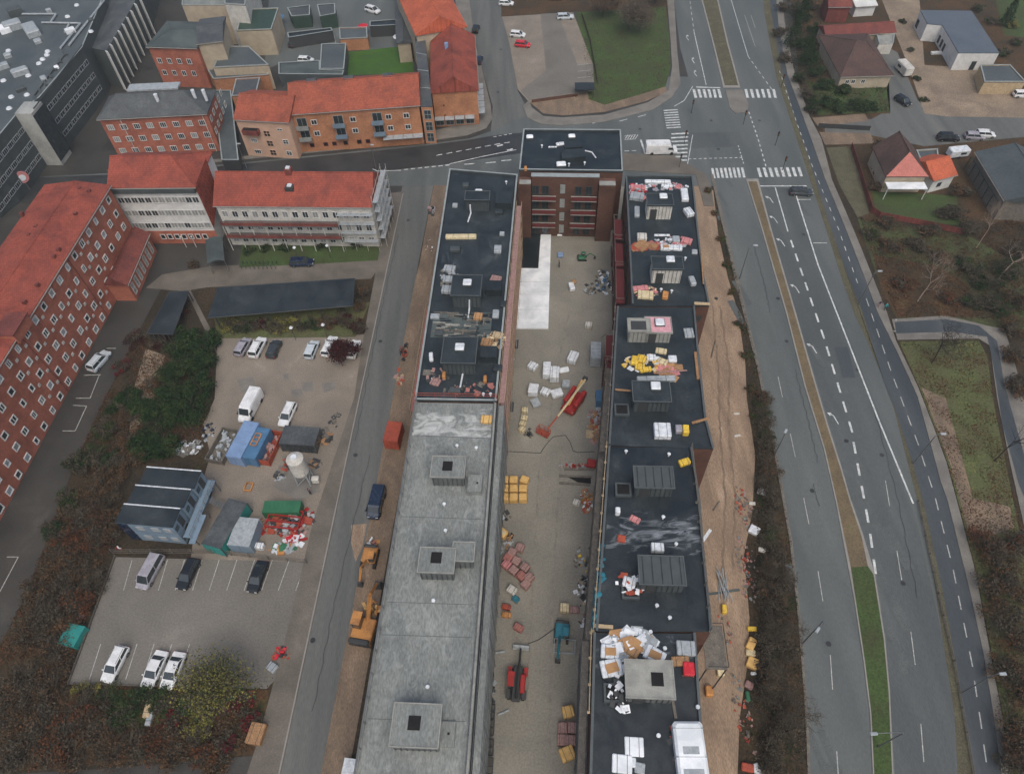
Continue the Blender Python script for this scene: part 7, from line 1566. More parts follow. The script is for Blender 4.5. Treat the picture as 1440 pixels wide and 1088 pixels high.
def person(px, py, label, jacket, trousers, hair=(.03, .02, .015), head=0, group=None, stride=.22):
    p = G(px, py, .0); key = "cl_%s" % label[:12]
    m = bpy.data.materials.new("clothing"); m.use_nodes = True; n = m.node_tree.nodes; l = m.node_tree.links
    tc = n.new("ShaderNodeTexCoord"); sp = n.new("ShaderNodeSeparateXYZ"); l.new(tc.outputs['Object'], sp.inputs[0])
    mr = n.new("ShaderNodeMath"); mr.operation = 'MULTIPLY'; mr.inputs[1].default_value = .5; l.new(sp.outputs[2], mr.inputs[0])
    cr = n.new("ShaderNodeValToRGB"); cr.color_ramp.interpolation = 'CONSTANT'; e = cr.color_ramp.elements
    e[0].position = 0; e[0].color = (.02, .018, .016, 1); e[1].position = .05; e[1].color = (*trousers, 1)
    q = e.new(.46); q.color = (*jacket, 1); q = e.new(.755); q.color = (.45, .27, .2, 1)
    l.new(mr.outputs[0], cr.inputs[0]); l.new(cr.outputs[0], n["Principled BSDF"].inputs[0]); n["Principled BSDF"].inputs['Roughness'].default_value = .85
    J = {'pel': (0, 0, .93, .14), 'sp': (0, .01, 1.15, .15), 'ch': (0, .01, 1.38, .17), 'nk': (0, .01, 1.53, .065), 'hd': (0, .03, 1.66, .10), 'tp': (0, .02, 1.76, .07)}
    E = [('pel', 'sp'), ('sp', 'ch'), ('ch', 'nk'), ('nk', 'hd'), ('hd', 'tp')]
    for s, g in ((-1, 'l'), (1, 'r')):
        st = stride * s
        J.update({g + 'hip': (s * .1, 0, .88, .105), g + 'kn': (s * .11, st * .5 + .04, .48, .07), g + 'an': (s * .11, st, .09, .045), g + 'to': (s * .12, st + .18, .04, .04), g + 'sh': (s * .2, 0, 1.42, .075), g + 'el': (s * .27, -st * .4, 1.13, .05), g + 'wr': (s * .27, -st * .9 + .08, .9, .032), g + 'pa': (s * .27, -st * .95 + .1, .84, .034)})
        E += [('pel', g + 'hip'), (g + 'hip', g + 'kn'), (g + 'kn', g + 'an'), (g + 'an', g + 'to'), ('ch', g + 'sh'), (g + 'sh', g + 'el'), (g + 'el', g + 'wr'), (g + 'wr', g + 'pa')]
        for f in range(5):
            fx = (s * (.27 + (.035 if f == 4 else 0)), -st * .95 + .1 + (-.035 + f * .02 if f < 4 else .03), .84 - (.085 - .008 * abs(f - 1.5) if f < 4 else .04), .009)
            J[g + 'f%d' % f] = fx; E.append((g + 'pa', g + 'f%d' % f))
    ks = list(J); me = bpy.data.meshes.new("person"); me.from_pydata([J[k][:3] for k in ks], [(ks.index(a), ks.index(b)) for a, b in E], [])
    o = bpy.data.objects.new("person", me); C.objects.link(o); me.materials.append(m)
    md = o.modifiers.new("skin", 'SKIN'); sv = me.skin_vertices.new() if not me.skin_vertices else me.skin_vertices[0]
    sv = me.skin_vertices[0] if len(me.skin_vertices) else sv
    for i, k in enumerate(ks): sv.data[i].radius = (J[k][3], J[k][3] * (.75 if k in ('sp', 'ch', 'pel') else 1)); sv.data[i].use_root = (k == 'pel')
    o.modifiers.new("sub", 'SUBSURF').render_levels = 1
    o.location = (p.x, p.y, .02); o.rotation_euler = (0, 0, -AX - R(head)); tag(o, label, "person", group)
    WM[o.name] = Matrix.Identity(4)
    k = MB(); k.cyl((0, 0, 1.68), (0, 0, 1.79), .105, .07, n=12); k.build("hair", flat('hair_%02d' % int(hair[0] * 100), hair, .8), o, world=False)
    return o
person(1235, 432, "person in a dark jacket walking on the pavement, left of two", (.03, .03, .04), (.35, .16, .18), head=160)
person(1243, 436, "person in a teal jacket walking on the pavement, right of two", (.02, .22, .24), (.03, .03, .04), (.2, .12, .06), 160)
person(437, 695, "person in a dark purple jacket standing on the yard near the silo", (.06, .03, .08), (.03, .03, .04), head=30, stride=.05)
person(565, 500, "worker in dark clothes walking beside the west scaffold", (.04, .02, .02), (.03, .03, .035), head=10)
person(786, 376, "worker in dark clothes standing left of the green machine", (.03, .035, .04), (.02, .02, .025), head=90, stride=.05)
for i, (x, y) in enumerate(((662, 130), (669, 136), (673, 144), (667, 148))):
    p = G(x, y); T = thing("bicycle", ("bicycle leaning first by the corner house shops", "bicycle second by the corner house shops", "bicycle third by the corner house shops", "bicycle last by the corner house shops")[i], "bicycle", (p.x, p.y, .12), R(20 * i), "bicycles outside the corner house")
    for s in (-1, 1):
        k = MB(); pts = [(s * .52 + .33 * math.cos(a), 0, .33 + .33 * math.sin(a)) for a in frange(0, 6.28, 13)]; k.tube(pts, .025, 4); k.build("wheel", M['black'], T, world=False)
    k = MB(); k.tube([(-.52, 0, .33), (-.15, 0, .75), (.4, 0, .8), (-.05, 0, .33), (-.52, 0, .33)], .025, 4); k.tube([(.52, 0, .33), (.4, 0, .95)], .025, 4); k.tube([(.35, -.25, .98), (.35, .25, .98)], .02, 4); k.build("frame", M['foilg'], T, world=False)
    k = MB(); k.box(-.2, 0, .82, .25, .12, .06); k.build("saddle", M['black'], T, world=False)
# bicycle rack and hedge bins on the yard
for i in range(9):
    p = G(340 + i * 6, 372, .5); T = thing("bicycle_stand", f"green steel bicycle stand on the lawn edge, {('first', 'second', 'third', 'fourth', 'fifth', 'sixth', 'seventh', 'eighth', 'last')[i]} from the left", "bicycle stand", (p.x, p.y, 0), 0, "bicycle stands beside the lawn")
    k = MB(); k.tube([(0, -.7, 0), (0, -.7, .8), (0, .7, .8), (0, .7, 0)], .05, 5); k.build("hoop", M['green_tin'], T, world=False)
p = G(302, 352, 3); T = thing("canopy", "grey green curved entrance canopy beside the ward block", "canopy", (p.x, p.y, 0), -AX + R(20))
k = MB()
k.loft([[(-1.6 + .1 * i, y, 3.0 + math.sin(i / 6 * math.pi) * .5) if False else (-1.6 + 3.2 * i / 6, y, 3.0 + math.sin(i / 6 * math.pi) * .5) for i in range(7)] + [(1.6 - 3.2 * i / 6, y, 2.85 + math.sin(i / 6 * math.pi) * .5) for i in range(7)] for y in (-3.5, 3.5)])
k.build("roof", M['feltgreen'], T, world=False)
for x in (-1.4, 1.4):
    for y in (-3, 3): k = MB(); k.cyl((x, y, 0), (x, y, 3), .08); k.build("post", M['steel'], T, world=False)
# fences
def fence(pts, h, m, label, name="fence", post=2.4, solid=True, group=None, cat="fence"):
    w = W2(pts); c = sum(w, Vector()) / len(w); T = thing(name, label, cat, (c.x, c.y, 0), 0, group)
    for a, b in zip(w, w[1:]):
        d = b - a; L = d.length; an = math.atan2(d.y, d.x); mid = (a + b) / 2
        k = MB()
        if solid: k.box(mid.x, mid.y, .1, L, .04, h - .15, an)
        else:
            for z in (.15, h * .5, h - .1): k.box(mid.x, mid.y, z, L, .04, .06, an)
            for i in range(int(L / .25)): q = a + d * (i * .25 / L); k.box(q.x, q.y, .15, .02, .02, h - .2, an)
        k.build("panel", M[m], T); n = max(1, int(L / post))
        for i in range(n + 1): q = a + d * (i / n); MB().box(q.x, q.y, 0, .1, .1, h, an).build("post", M[m], T)
fence([(1196, 208), (1206, 240), (1224, 298), (1236, 306), (1300, 318), (1352, 330)], 1.4, 'tiled', "red brown board fence round the cottage garden")
fence([(1150, 180), (1222, 184)], 1.2, 'dkgrey', "dark hedge fence south of the residential street")
fence([(818, 22), (830, 60), (840, 118)], 1.0, 'lt', "low brown fence between gravel parking and green plot")
fence([(748, 145), (812, 136)], .9, 'brickb', "low dark wall along the gravel parking's near edge")
fence([(163, 782), (97, 962), (250, 966)], .5, 'woodg', "low timber rail round the left and near edges of the lower car park", solid=False)
fence([(160, 778), (300, 778), (432, 792)], 1.4, 'woodg', "site fence between offices and the marked car park", solid=False)
fence([(1070, 640), (1092, 760), (1106, 880), (1114, 1000), (1118, 1088)], .4, 'woodg', "low rail along the dark bank by the main road", solid=False) if False else None
fence([(1290, 706), (1312, 806), (1340, 930), (1358, 1030), (1368, 1090)], .7, 'woodg', "low rail on the verge between road and cycle track", solid=False)
fence([(846, 448), (842, 520), (836, 620)], 1.1, 'dkgrey', "dark site rail below the red balconies", solid=False) if False else None
fence([(560, 560), (545, 640), (505, 800), (470, 960), (452, 1080)], 1.6, 'steel', "mesh site fence on the dirt strip beside the long grey wing", solid=False) if False else None
sheet = None
p = G(822, 124, 1.5); T = thing("bin_shelter", "small black bin shelter at the corner of the gravel parking", "shelter", (p.x, p.y, 0), R(-4))
k = MB(); k.box(0, 0, 1.9, 4.6, 3.2, .12); k.build("roof", M['felt'], T, world=False)
for x in (-2.1, 2.1):
    for y in (-1.4, 1.4): k = MB(); k.box(x, y, 0, .12, .12, 1.9); k.build("post", M['dkgrey'], T, world=False)
k = MB(); k.box(0, 1.5, .1, 4.4, .06, 1.7); k.build("back_panel", M['dkgrey'], T, world=False)
p = G(519, 11, 1.5)
for i, (x, y, m) in enumerate(((510, 35, 'cred'), (392, 22, 'blue'), (560, 50, 'foil'))):
    p = G(x, y, 2.4); T = thing("parasol", ("red parasol at the garage in the rear court", "blue awning beside the cream building", "white parasol near the lawn's head")[i], "parasol", (p.x, p.y, 0))
    k = MB(); k.cyl((0, 0, 2.1), (0, 0, 2.7), 1.5, .05, n=8); k.build("canopy", M[m], T, world=False); k = MB(); k.cyl((0, 0, 0), (0, 0, 2.3), .04); k.build("pole", M['steel'], T, world=False)
# ------------------------------------------------------------------ vegetation
def leafq(b, p, s, rnd):
    a = Vector((rnd.gauss(0, 1), rnd.gauss(0, 1), rnd.gauss(0, .6))).normalized(); c = a.cross(Vector((rnd.gauss(0, 1), rnd.gauss(0, 1), rnd.gauss(0, 1)))).normalized()
    h = s * rnd.uniform(.6, 1.3); w = h * rnd.uniform(.45, .8)
    b.add([p + a * h, p + c * w, p - a * h, p - c * w], [(0, 1, 2, 3)])
def clumps(b, c, rx, ry, rz, n, s, rnd, nc=10):
    cs = []
    for _ in range(nc):
        v = Vector((rnd.gauss(0, 1), rnd.gauss(0, 1), rnd.gauss(0, 1))).normalized() * rnd.uniform(.35, .95)
        cs.append((Vector((v.x * rx, v.y * ry, max(-.4, v.z) * rz)), rnd.uniform(.22, .5)))
    for i in range(n):
        o, r = cs[i % nc]; v = Vector((rnd.gauss(0, 1), rnd.gauss(0, 1), rnd.gauss(0, 1))).normalized() * (rnd.random() ** .4) * r
        leafq(b, c + o + Vector((v.x * rx, v.y * ry, v.z * rz)), s, rnd)
LMK = [("turquoise crate", 100, 892), ("site offices", 220, 700), ("olive tree", 300, 985), ("grey service lane at the bottom edge", 200, 1078), ("yellowish bench cover", 208, 994), ("lower left corner of the photo", 10, 1070), ("corner of the lower car park", 100, 955), ("hospital drive", 60, 820), ("marked car park's top left corner", 160, 785), ("clay path in the scrub", 205, 530), ("bicycle shelter", 235, 450), ("dark navy scraps", 292, 606), ("upper car park's left edge", 302, 530), ("orange brown bin", 359, 1030), ("pinkish rubble strip", 113, 862), ("yellow orange machine by the hedge", 238, 628),
 ("lilac silver car", 341, 487), ("gap in the parked row", 412, 486), ("round dark red tree", 486, 495), ("parking shelter's right end", 505, 410), ("white sack on the bank", 1072, 690), ("white crumpled sheet", 1061, 744), ("street lamp on the bank", 1089, 640), ("brick rubble strip", 1050, 790), ("bundle of scaffold tubes", 1030, 822), ("yellowish foam blocks", 1057, 915), ("green tube pile", 1052, 978), ("brown rubble strip", 1046, 1010), ("rust red crate", 1052, 1078), ("near lane's edge line", 1128, 860), ("kerb of the near lane", 1132, 980), ("lower edge of the photo on the bank", 1110, 1085),
 ("junction's pavement corner", 992, 262), ("brick notch in the east wing", 1000, 450), ("first bend of the sandy track", 1012, 340), ("short white board on the track", 1036, 581), ("slanting white board", 1037, 612),
 ("bungalow", 1215, 85), ("bungalow's drive", 1262, 140), ("residential street", 1200, 172), ("upper end of the footway", 1096, 20), ("conifers", 1115, 60), ("zebra crossing's east end", 1110, 130), ("red tiled extension", 1165, 45), ("new white house", 1350, 50), ("clay heap", 1300, 130), ("green cypress", 1412, 36), ("slate grey garage", 1400, 105), ("caravan", 1272, 96),
 ("board fence", 1215, 290), ("steep brown cottage", 1265, 215), ("large blue-grey roofed house", 1400, 260), ("pale leafless tree", 1310, 390), ("tall pale tree", 1385, 320), ("walking people", 1240, 433), ("bend of the park path", 1395, 462), ("cottage lawn", 1290, 290), ("right edge of the photo", 1440, 420), ("black leaning trunk", 1410, 640), ("worn earth by the footway", 1400, 730), ("lowest street lamp", 1370, 965), ("lower right corner of the photo", 1440, 1085), ("park path's lower end", 1438, 720), ("footway's lower stretch", 1400, 900), ("gallery wing's gable", 530, 300), ("bicycle stands", 360, 372), ("navy car", 424, 368), ("canopy by the ward block", 302, 352)]
USED = set()
def spot(desc, px, py):
    c = sorted(LMK, key=lambda q: (q[1] - px) ** 2 + (q[2] - py) ** 2)
    def dr(q):
        dx, dy = px - q[1], py - q[2]
        return ("left of" if dx < 0 else "right of") if abs(dx) > abs(dy) else ("above" if dy < 0 else "below")
    for k in range(5):
        t = f"{desc} {dr(c[k])} the {c[k][0]}"
        if k == 0 and t not in USED: USED.add(t); return t
        for j in range(1, 6):
            if j == k: continue
            t = f"{desc} {dr(c[k])} the {c[k][0]}, {dr(c[j])} the {c[j][0]}"
            if t not in USED and len(t.split()) <= 16: USED.add(t); return t
    return desc
def bush(px, py, r, h, mats, n, label, group, s=.16, name="bush", cat="bush", twigs=14, ry=None):
    n = int(n * 1.25)
    p = G(px, py, h * .5); rnd = random.Random(int(px * 31 + py * 17)); T = thing(name, label if not group else spot(label.split(' in the ')[0].split(' on the ')[0].split(' right of')[0].split(' between')[0].split(' along')[0].split(' round')[0].split(' under')[0].split(' at the')[0].split(' left of')[0], px, py), cat, (p.x, p.y, 0), 0, group)
    b = MB()
    for i in range(twigs):
        a = rnd.random() * 6.28; l = rnd.uniform(.6, 1.05); e = Vector((math.cos(a) * r * l * .9, math.sin(a) * (ry or r) * l * .9, h * rnd.uniform(.5, 1.05)))
        m_ = e * .5 + Vector((rnd.gauss(0, .15), rnd.gauss(0, .15), h * .15)); b.cyl((0, 0, 0), m_, .05, .03, n=3, caps=False); b.cyl(m_, e, .03, .01, n=3, caps=False)
        for _ in range(2):
            f = m_ + Vector((rnd.gauss(0, r * .35), rnd.gauss(0, r * .35), rnd.uniform(.1, .5) * h)); b.cyl(m_, f, .022, .008, n=3, caps=False)
    b.build("branches", M['lt'], T, world=False)
    for i, m in enumerate(mats):
        b = MB(); clumps(b, Vector((0, 0, h * .55)), r, ry or r, h * .5, n // len(mats), s, rnd, 9); b.build("foliage", M[m], T, world=False)
    return T
def tree(px, py, h, r, label, mats=(), nleaf=0, bark='bark', group=None, lean=(0, 0), levels=4, s=.18, seed=1, name="tree", thick=.16, spread=.75, kids=4, low=.35, cat="tree"):
    b0 = G(px, py); rnd = random.Random(seed * 7919 + int(px)); T = thing(name, label, cat, (b0.x, b0.y, 0), 0, group)
    tr = MB(); br = MB(); tips = []
    def grow(p, d, l, rad, lv):
        steps = 3 if lv < 3 else 2; q = p
        for i in range(steps):
            d = (d + Vector((rnd.gauss(0, .12), rnd.gauss(0, .12), rnd.gauss(.02, .06)))).normalized(); n_ = q + d * l / steps; r1 = rad * (1 - .28 * (i + 1) / steps)
            (tr if lv == 0 else br).cyl(q, n_, rad * (1 - .28 * i / steps), r1, n=6 if lv < 2 else 3, caps=False)
            if lv > 0 and lv < levels - 1 or (lv == 0 and i >= steps - 2):
                if rnd.random() < .8 and lv < levels: side(n_, d, l, r1, lv)
            q = n_
        if lv < levels:
            for _ in range(kids if lv < 2 else 3): side(q, d, l, rad * .72, lv)
        else: tips.append(q)
        if lv >= levels - 1: tips.append(q)
    def side(p, d, l, rad, lv):
        t = Vector((rnd.gauss(0, 1), rnd.gauss(0, 1), rnd.gauss(.25, .4))).normalized(); nd = (d * (1 - spread * .75) + t * spread).normalized()
        grow(p, nd, l * rnd.uniform(.55, .78), max(.012, rad * .58), lv + 1)
    grow(Vector((0, 0, 0)), Vector((lean[0], lean[1], 1)).normalized(), h * low, thick, 0)
    # fit the crown's spread to r
    mx = max((Vector((t.x, t.y, 0)) - Vector((lean[0], lean[1], 0)) * h * .5).length for t in tips) or 1; k = min(1.6, r / mx * 1.15); zt = max(t.z for t in tips); kz = h / zt
    def fit(v): v = Vector(v); return (v.x * k, v.y * k, v.z * kz)
    tr.v = [fit(v) for v in tr.v]; br.v = [fit(v) for v in br.v]; tips = [Vector(fit(t)) for t in tips]
    tr.build("trunk", M[bark], T, world=False); br.build("branches", M[bark if nleaf or bark != 'bark' else 'lt'], T, world=False)
    for i, m in enumerate(mats):
        b = MB()
        for _ in range(nleaf // len(mats)):
            t = rnd.choice(tips); leafq(b, t + Vector((rnd.gauss(0, r * .13), rnd.gauss(0, r * .13), rnd.gauss(0, r * .09))), s, rnd)
        b.build("crown", M[m], T, world=False)
    return T
def conifer(px, py, h, r, label, m='lg', group=None):
    b0 = G(px, py); rnd = random.Random(int(px + py)); T = thing("conifer", label, "tree", (b0.x, b0.y, 0), 0, group)
    k = MB(); k.cyl((0, 0, 0), (0, 0, h * .95), .16, .03, n=6, caps=False); k.build("trunk", M['bark'], T, world=False); b = MB()
    for i in range(1500):
        z = rnd.random() ** 1.3; a = rnd.random() * 6.28; rr = r * (1 - z) * (.45 + .55 * rnd.random()) * (1 + .25 * math.sin(a * 5 + z * 20)); leafq(b, Vector((math.cos(a) * rr, math.sin(a) * rr, h * (.08 + z * .92))), .2, rnd)
    b.build("crown", M[m], T, world=False)
tree(318, 978, 7.0, 6.8, "big half bare tree with olive yellow leaves over the lower car park's corner", ('lo', 'lo', 'lg2', 'tw'), 8000, seed=3, thick=.22, s=.13, spread=.8)
tree(486, 506, 4.4, 2.3, "small round dark red tree at the end of the upper car park row", ('ldr',), 3400, seed=5, s=.15, thick=.1, levels=3, low=.3)
tree(1290, 424, 10, 3.6, "leafless pale trunked tree leaning over the rust coloured leaf litter", (), 0, 'barkp', lean=(.34, .20), seed=11, thick=.16, spread=.6, levels=4, kids=3)
tree(1372, 350, 12, 3.4, "tall leafless pale tree beside the large blue-grey roofed house", (), 0, 'barkp', lean=(.20, .28), seed=8, thick=.15, spread=.6, kids=3)
tree(1404, 392, 8, 3, "leafless grey tree at the right edge among dark scrub", (), 0, 'barkp', lean=(.3, .2), seed=18, thick=.12, kids=3, levels=3)
tree(1310, 510, 8, 4.5, "leafless dark tree on the grass inside the path's bend", (), 0, 'barkd', seed=13, thick=.10, spread=.85, lean=(0, .1))
tree(1398, 648, 8, 3, "leaning black trunk with bare twigs beside the park path", (), 0, 'barkd', lean=(.62, .1), seed=14, thick=.2, kids=2, levels=3, low=.6)
tree(884, 44, 9, 6.5, "wide brown leafless tree above the green corner plot", ('tw',), 9000, 'bark', seed=21, s=.15)
tree(848, 24, 7, 4.6, "smaller brown leafless tree left of the wide one on the corner plot", ('tw', 'lb'), 5200, seed=22, s=.15)
tree(920, 6, 8, 4.5, "brown leafless tree at the top edge by the main road", ('tw',), 5200, seed=23, s=.15)
for i, (x, y, h, r) in enumerate(((1098, 66, 9, 2.6), (1118, 92, 8, 2.4), (1112, 30, 8, 2.4))): conifer(x + 14, y, h, r, ("dark conifer beside the footway left of the bungalow", "lower dark conifer nearest the bungalow's hedge", "dark conifer highest along the footway")[i], 'lg', "dark conifers along the east footway")
conifer(1412, 36, 9, 1.8, "slim green cypress on the lawn at the top right")
gg = "green shrubs round the bungalow garden"
for i, (x, y, r, h) in enumerate(((1142, 80, 2.2, 2.6), (1150, 98, 2.4, 2.4), (1160, 118, 2.6, 2.2), (1152, 142, 2.6, 2.0), (1176, 150, 2.8, 1.8), (1200, 148, 2.6, 1.7), (1222, 150, 2.2, 1.5), (1185, 126, 2.0, 1.4), (1132, 60, 2.2, 2.4), (1146, 40, 2.2, 2.4))):
    bush(x, y, r, h, ('lg', 'lg2'), 1500, "evergreen shrub in the hedge round the bungalow's front garden", gg, .17)
gh = "dark evergreen bushes above the site offices"
for i, (x, y, r, h) in enumerate(((262, 480, 3.2, 3.0), (284, 500, 3.0, 3.0), (250, 520, 3.2, 3.2), (280, 545, 3.2, 3.2), (240, 560, 3.2, 3.0), (222, 590, 3.0, 2.8), (262, 580, 3.4, 3.2), (205, 625, 2.8, 2.4), (292, 478, 2.4, 2.4), (200, 575, 2.4, 2.0), (230, 625, 2.6, 2.2), (178, 560, 2.2, 1.8))):
    bush(x, y, r, h, ('lg', 'lg', 'lg2'), 2300, "dense dark green bush in the hedge between hospital drive and gravel car park", gh, .17)
gbm = "brown shrubs in the scrub beside the hospital drive"
rnd = random.Random(4)
sp = [(120, 735, 3.4, 3, 'lr'), (138, 760, 3.2, 3, 'lr'), (96, 760, 3.0, 2.6, 'lr'), (150, 705, 3, 2.8, 'lb'), (160, 660, 2.8, 2.4, 'lb'), (130, 690, 2.6, 2.2, 'lb'), (110, 800, 3, 2.6, 'lb'), (84, 830, 2.8, 2.4, 'lt'), (130, 820, 2.4, 2, 'lt'), (60, 865, 2.8, 2.2, 'lt'), (40, 900, 3, 2.4, 'lb'), (75, 920, 3, 2.4, 'lb'), (30, 950, 3, 2.4, 'lt'), (70, 970, 3, 2.2, 'lb'), (110, 1000, 3, 2.2, 'lr'), (60, 1020, 3, 2.2, 'lb'), (20, 1010, 3, 2.4, 'lb'), (140, 1030, 3, 2, 'lb'), (180, 1050, 3, 2, 'lb'), (100, 1060, 2.6, 1.8, 'lb'), (220, 1045, 2.6, 1.8, 'lr'), (200, 965 + 15, 2, 1.2, 'lg2'), (150, 985, 2, 1.2, 'lg2'), (120, 975, 2, 1.2, 'lo'), (25, 1060, 2.8, 2, 'lt'), (260, 1040, 2.2, 1.6, 'lb'), (238, 1015, 1.2, 1.2, 'lred'), (318, 1045, 1.5, 1.2, 'lred'), (290, 1060, 2.2, 1.5, 'lr'), (338, 990, 1.6, 1.2, 'lred'), (352, 1012, 1.4, 1.2, 'lred'), (170, 515, 1.8, 1.4, 'lred'), (190, 475, 2.2, 1.4, 'ldr'), (222, 480, 1.8, 1.2, 'ldr'), (180, 620, 2.2, 1.8, 'lb'), (212, 540, 1.8, 1.2, 'lb')]
for i, (x, y, r, h, m) in enumerate(sp):
    nm = {'lr': 'rust brown shrub', 'lb': 'dull brown shrub', 'lt': 'bare grey brown shrub', 'lg2': 'low green shrub', 'lo': 'low olive shrub', 'lred': 'crimson leaved shrub', 'ldr': 'dark red shrub'}[m]
    bush(x, y, r, h, (m, 'lt') if m != 'lg2' else ('lg2', 'lg'), 900 if m not in ('lred', 'lr') else 1300, nm + " in the scrub along the hospital drive and lower left corner", gbm + ", " + nm, .13, twigs=26)
for i, (x, y, r, h, m) in enumerate(((110, 520 + 130, 2.2, 2, 'lg'), (95, 700, 2.2, 1.8, 'lg2'), (75, 745, 2.2, 1.8, 'lg'), (150, 600, 2.4, 2, 'lg2'), (165, 570, 2, 1.8, 'lg'), (128, 640, 2.2, 1.8, 'lg2'))):
    bush(x, y, r, h, (m, 'lt'), 1200, "low green shrub on the right edge of the hospital drive", "green shrubs edging the hospital drive", .15)
for i, (x, y, r, h, m) in enumerate(((85, 790, 2.6, 2.2, 'lb'), (52, 830, 2.6, 2.2, 'lb'), (160, 735, 2.2, 2, 'lb'), (110, 850, 2.6, 2.2, 'lr'), (90, 880, 2.2, 1.8, 'lb'), (10, 975, 2.6, 2, 'lb'), (45, 985, 2.8, 2.2, 'lb'), (85, 1040, 2.8, 2, 'lr'), (150, 1060, 2.4, 1.6, 'lb'), (172, 1010, 2.0, 1.4, 'lg2'), (225, 985, 1.8, 1.2, 'lg2'), (250, 1000, 1.8, 1.2, 'lg2'), (280, 1020, 2, 1.4, 'lo'), (240, 1060, 2.2, 1.6, 'lb'), (300, 1075, 2.0, 1.4, 'lb'), (130, 725, 2.4, 2.2, 'lt'), (185, 640, 2.2, 2, 'lb'), (150, 650, 2.2, 1.8, 'lg'), (215, 600, 2.2, 1.8, 'lg'), (170, 590, 2.2, 1.6, 'lb'))):
    bush(x, y, r, h, (m, m, 'lt'), 1300, {'lb': 'dense brown', 'lr': 'dense rust brown', 'lg2': 'leafy green', 'lo': 'leafy olive', 'lt': 'twiggy grey', 'lg': 'leafy dark green'}[m] + " shrub in the", "dense shrubs of the lower left scrub", .14, twigs=24)
gv = "reddish and green shrubs below the parking shelter"
for i, (x, y, r, h, m) in enumerate(((322, 458, 2.2, 1.3, 'lo'), (345, 462, 2.0, 1.1, 'lg'), (366, 456, 1.8, 1.2, 'ldr'), (390, 458, 2.2, 1.1, 'lo'), (412, 456, 2.0, 1.1, 'lo'), (436, 456, 2.0, 1.1, 'lg'), (458, 452, 2.0, 1.2, 'lb'), (482, 448, 2.0, 1.4, 'ldr'), (506, 430, 1.4, 1.3, 'lb'), (500, 460, 1.8, 1.4, 'ldr'), (512, 410, 1.2, 1.2, 'lb'))):
    nm = {'lo': 'olive', 'lg': 'dark green', 'ldr': 'dark red', 'lb': 'brown'}[m]
    bush(x, y, r, h, (m, 'lt'), 900, f"{nm} shrub in the bed below the parking shelter", gv + ", " + nm, .13, twigs=20)
bush(545, 300, 1.2, 1.4, ('lg', 'lt'), 900, "dark hedge bush at the gable of the gallery wing", None, .14, ry=4.0, cat="hedge", name="hedge")
for i, (x, y) in enumerate(((350, 352), (372, 350), (400, 349), (452, 346), (500, 344))): bush(x, y, 1.3, .9, ('lg2', 'lg'), 500, "small green shrub under the galleries by the lawn", "shrubs under the galleries", .13)
bush(272, 372 - 2, 1.3, 1.3, ('lb', 'lt'), 500, "small brown shrub at the yard entrance", None, .12)
bush(252, 462 - 22, 1.5, 1.4, ('lr', 'ldr'), 700, "rust red shrub right of the bicycle shelter", None, .13)
# bank between sandy track and main road
gk = "leafless scrub on the bank beside the main road"
yy = 560; rnd = random.Random(9)
while yy < 1090:
    xl = 1052 + max(0, yy - 700) * .012; xr = 1088 + (yy - 640) * .11 if yy < 900 else 1124
    x = rnd.uniform(xl + 22, max(xl + 24, xr - 6)); m = rnd.choice(['lt', 'lt', 'lb', 'lg2' if yy < 760 else 'lt'])
    nm = {'lt': 'bare grey brown', 'lb': 'brown', 'lg2': 'low green'}[m]
    bush(x, yy, rnd.uniform(1.3, 2.2), rnd.uniform(1.0, 2.2), (m, 'lt'), 520, f"{nm} shrub on the bank between sandy track and main road", gk + ", " + nm, .12, twigs=34)
    yy += rnd.uniform(12, 20)
for i, (x, y, h, r) in enumerate(((1098, 905, 6, 3.0), (1106, 1020, 6.5, 3.4), (1088, 820, 5.5, 2.6), (1076, 985, 6, 2.8))): tree(x, y, h, r, ("leafless tree on the bank, twigs over the near lane edge", "leafless tree lowest on the bank", "leafless tree highest on the bank's dark part", "leafless tree close to the brown rubble strip")[i], (), 0, 'bark', group=None, seed=30 + i, thick=.09, spread=.85)
for i, (x, y) in enumerate(((1006, 300), (1014, 335), (1022, 372), (1030, 410), (1040, 455), (1048, 500), (1056, 545), (1062, 585), (995, 268), (1070, 625))): bush(x, y, 1.0, .8, ('lg2', 'lb'), 380, "small mixed weed tuft at the edge of the sandy track", "weed tufts along the sandy track", .11, twigs=10)
# right side park
gr_ = "brown shrubs on the right of the footway"
for i, (x, y, r, h, m) in enumerate(((1392, 760, 3.0, 2.4, 'lr'), (1410, 790, 3.0, 2.4, 'lb'), (1426, 765, 2.6, 2, 'lr'), (1400, 825, 2.6, 2.0, 'lb'), (1430, 830, 3, 2.2, 'lb'), (1412, 870, 3, 2.2, 'lb'), (1436, 900, 3, 2.4, 'lr'), (1420, 940, 3, 2.2, 'lb'), (1440, 975, 3, 2.2, 'lb'), (1430, 1020, 3, 2.4, 'lb'), (1440, 1070, 3, 2.4, 'lt'), (1428, 1060, 2.4, 1.8, 'lr'))):
    nm = {'lr': 'rust brown', 'lb': 'dull brown', 'lt': 'grey brown'}[m]
    bush(x, y, r, h, (m, 'lt'), 1300, nm + " shrub right of the footway in the lower right corner", gr_ + ", " + nm, .13, twigs=40)
gq = "scrub behind the cottage garden"
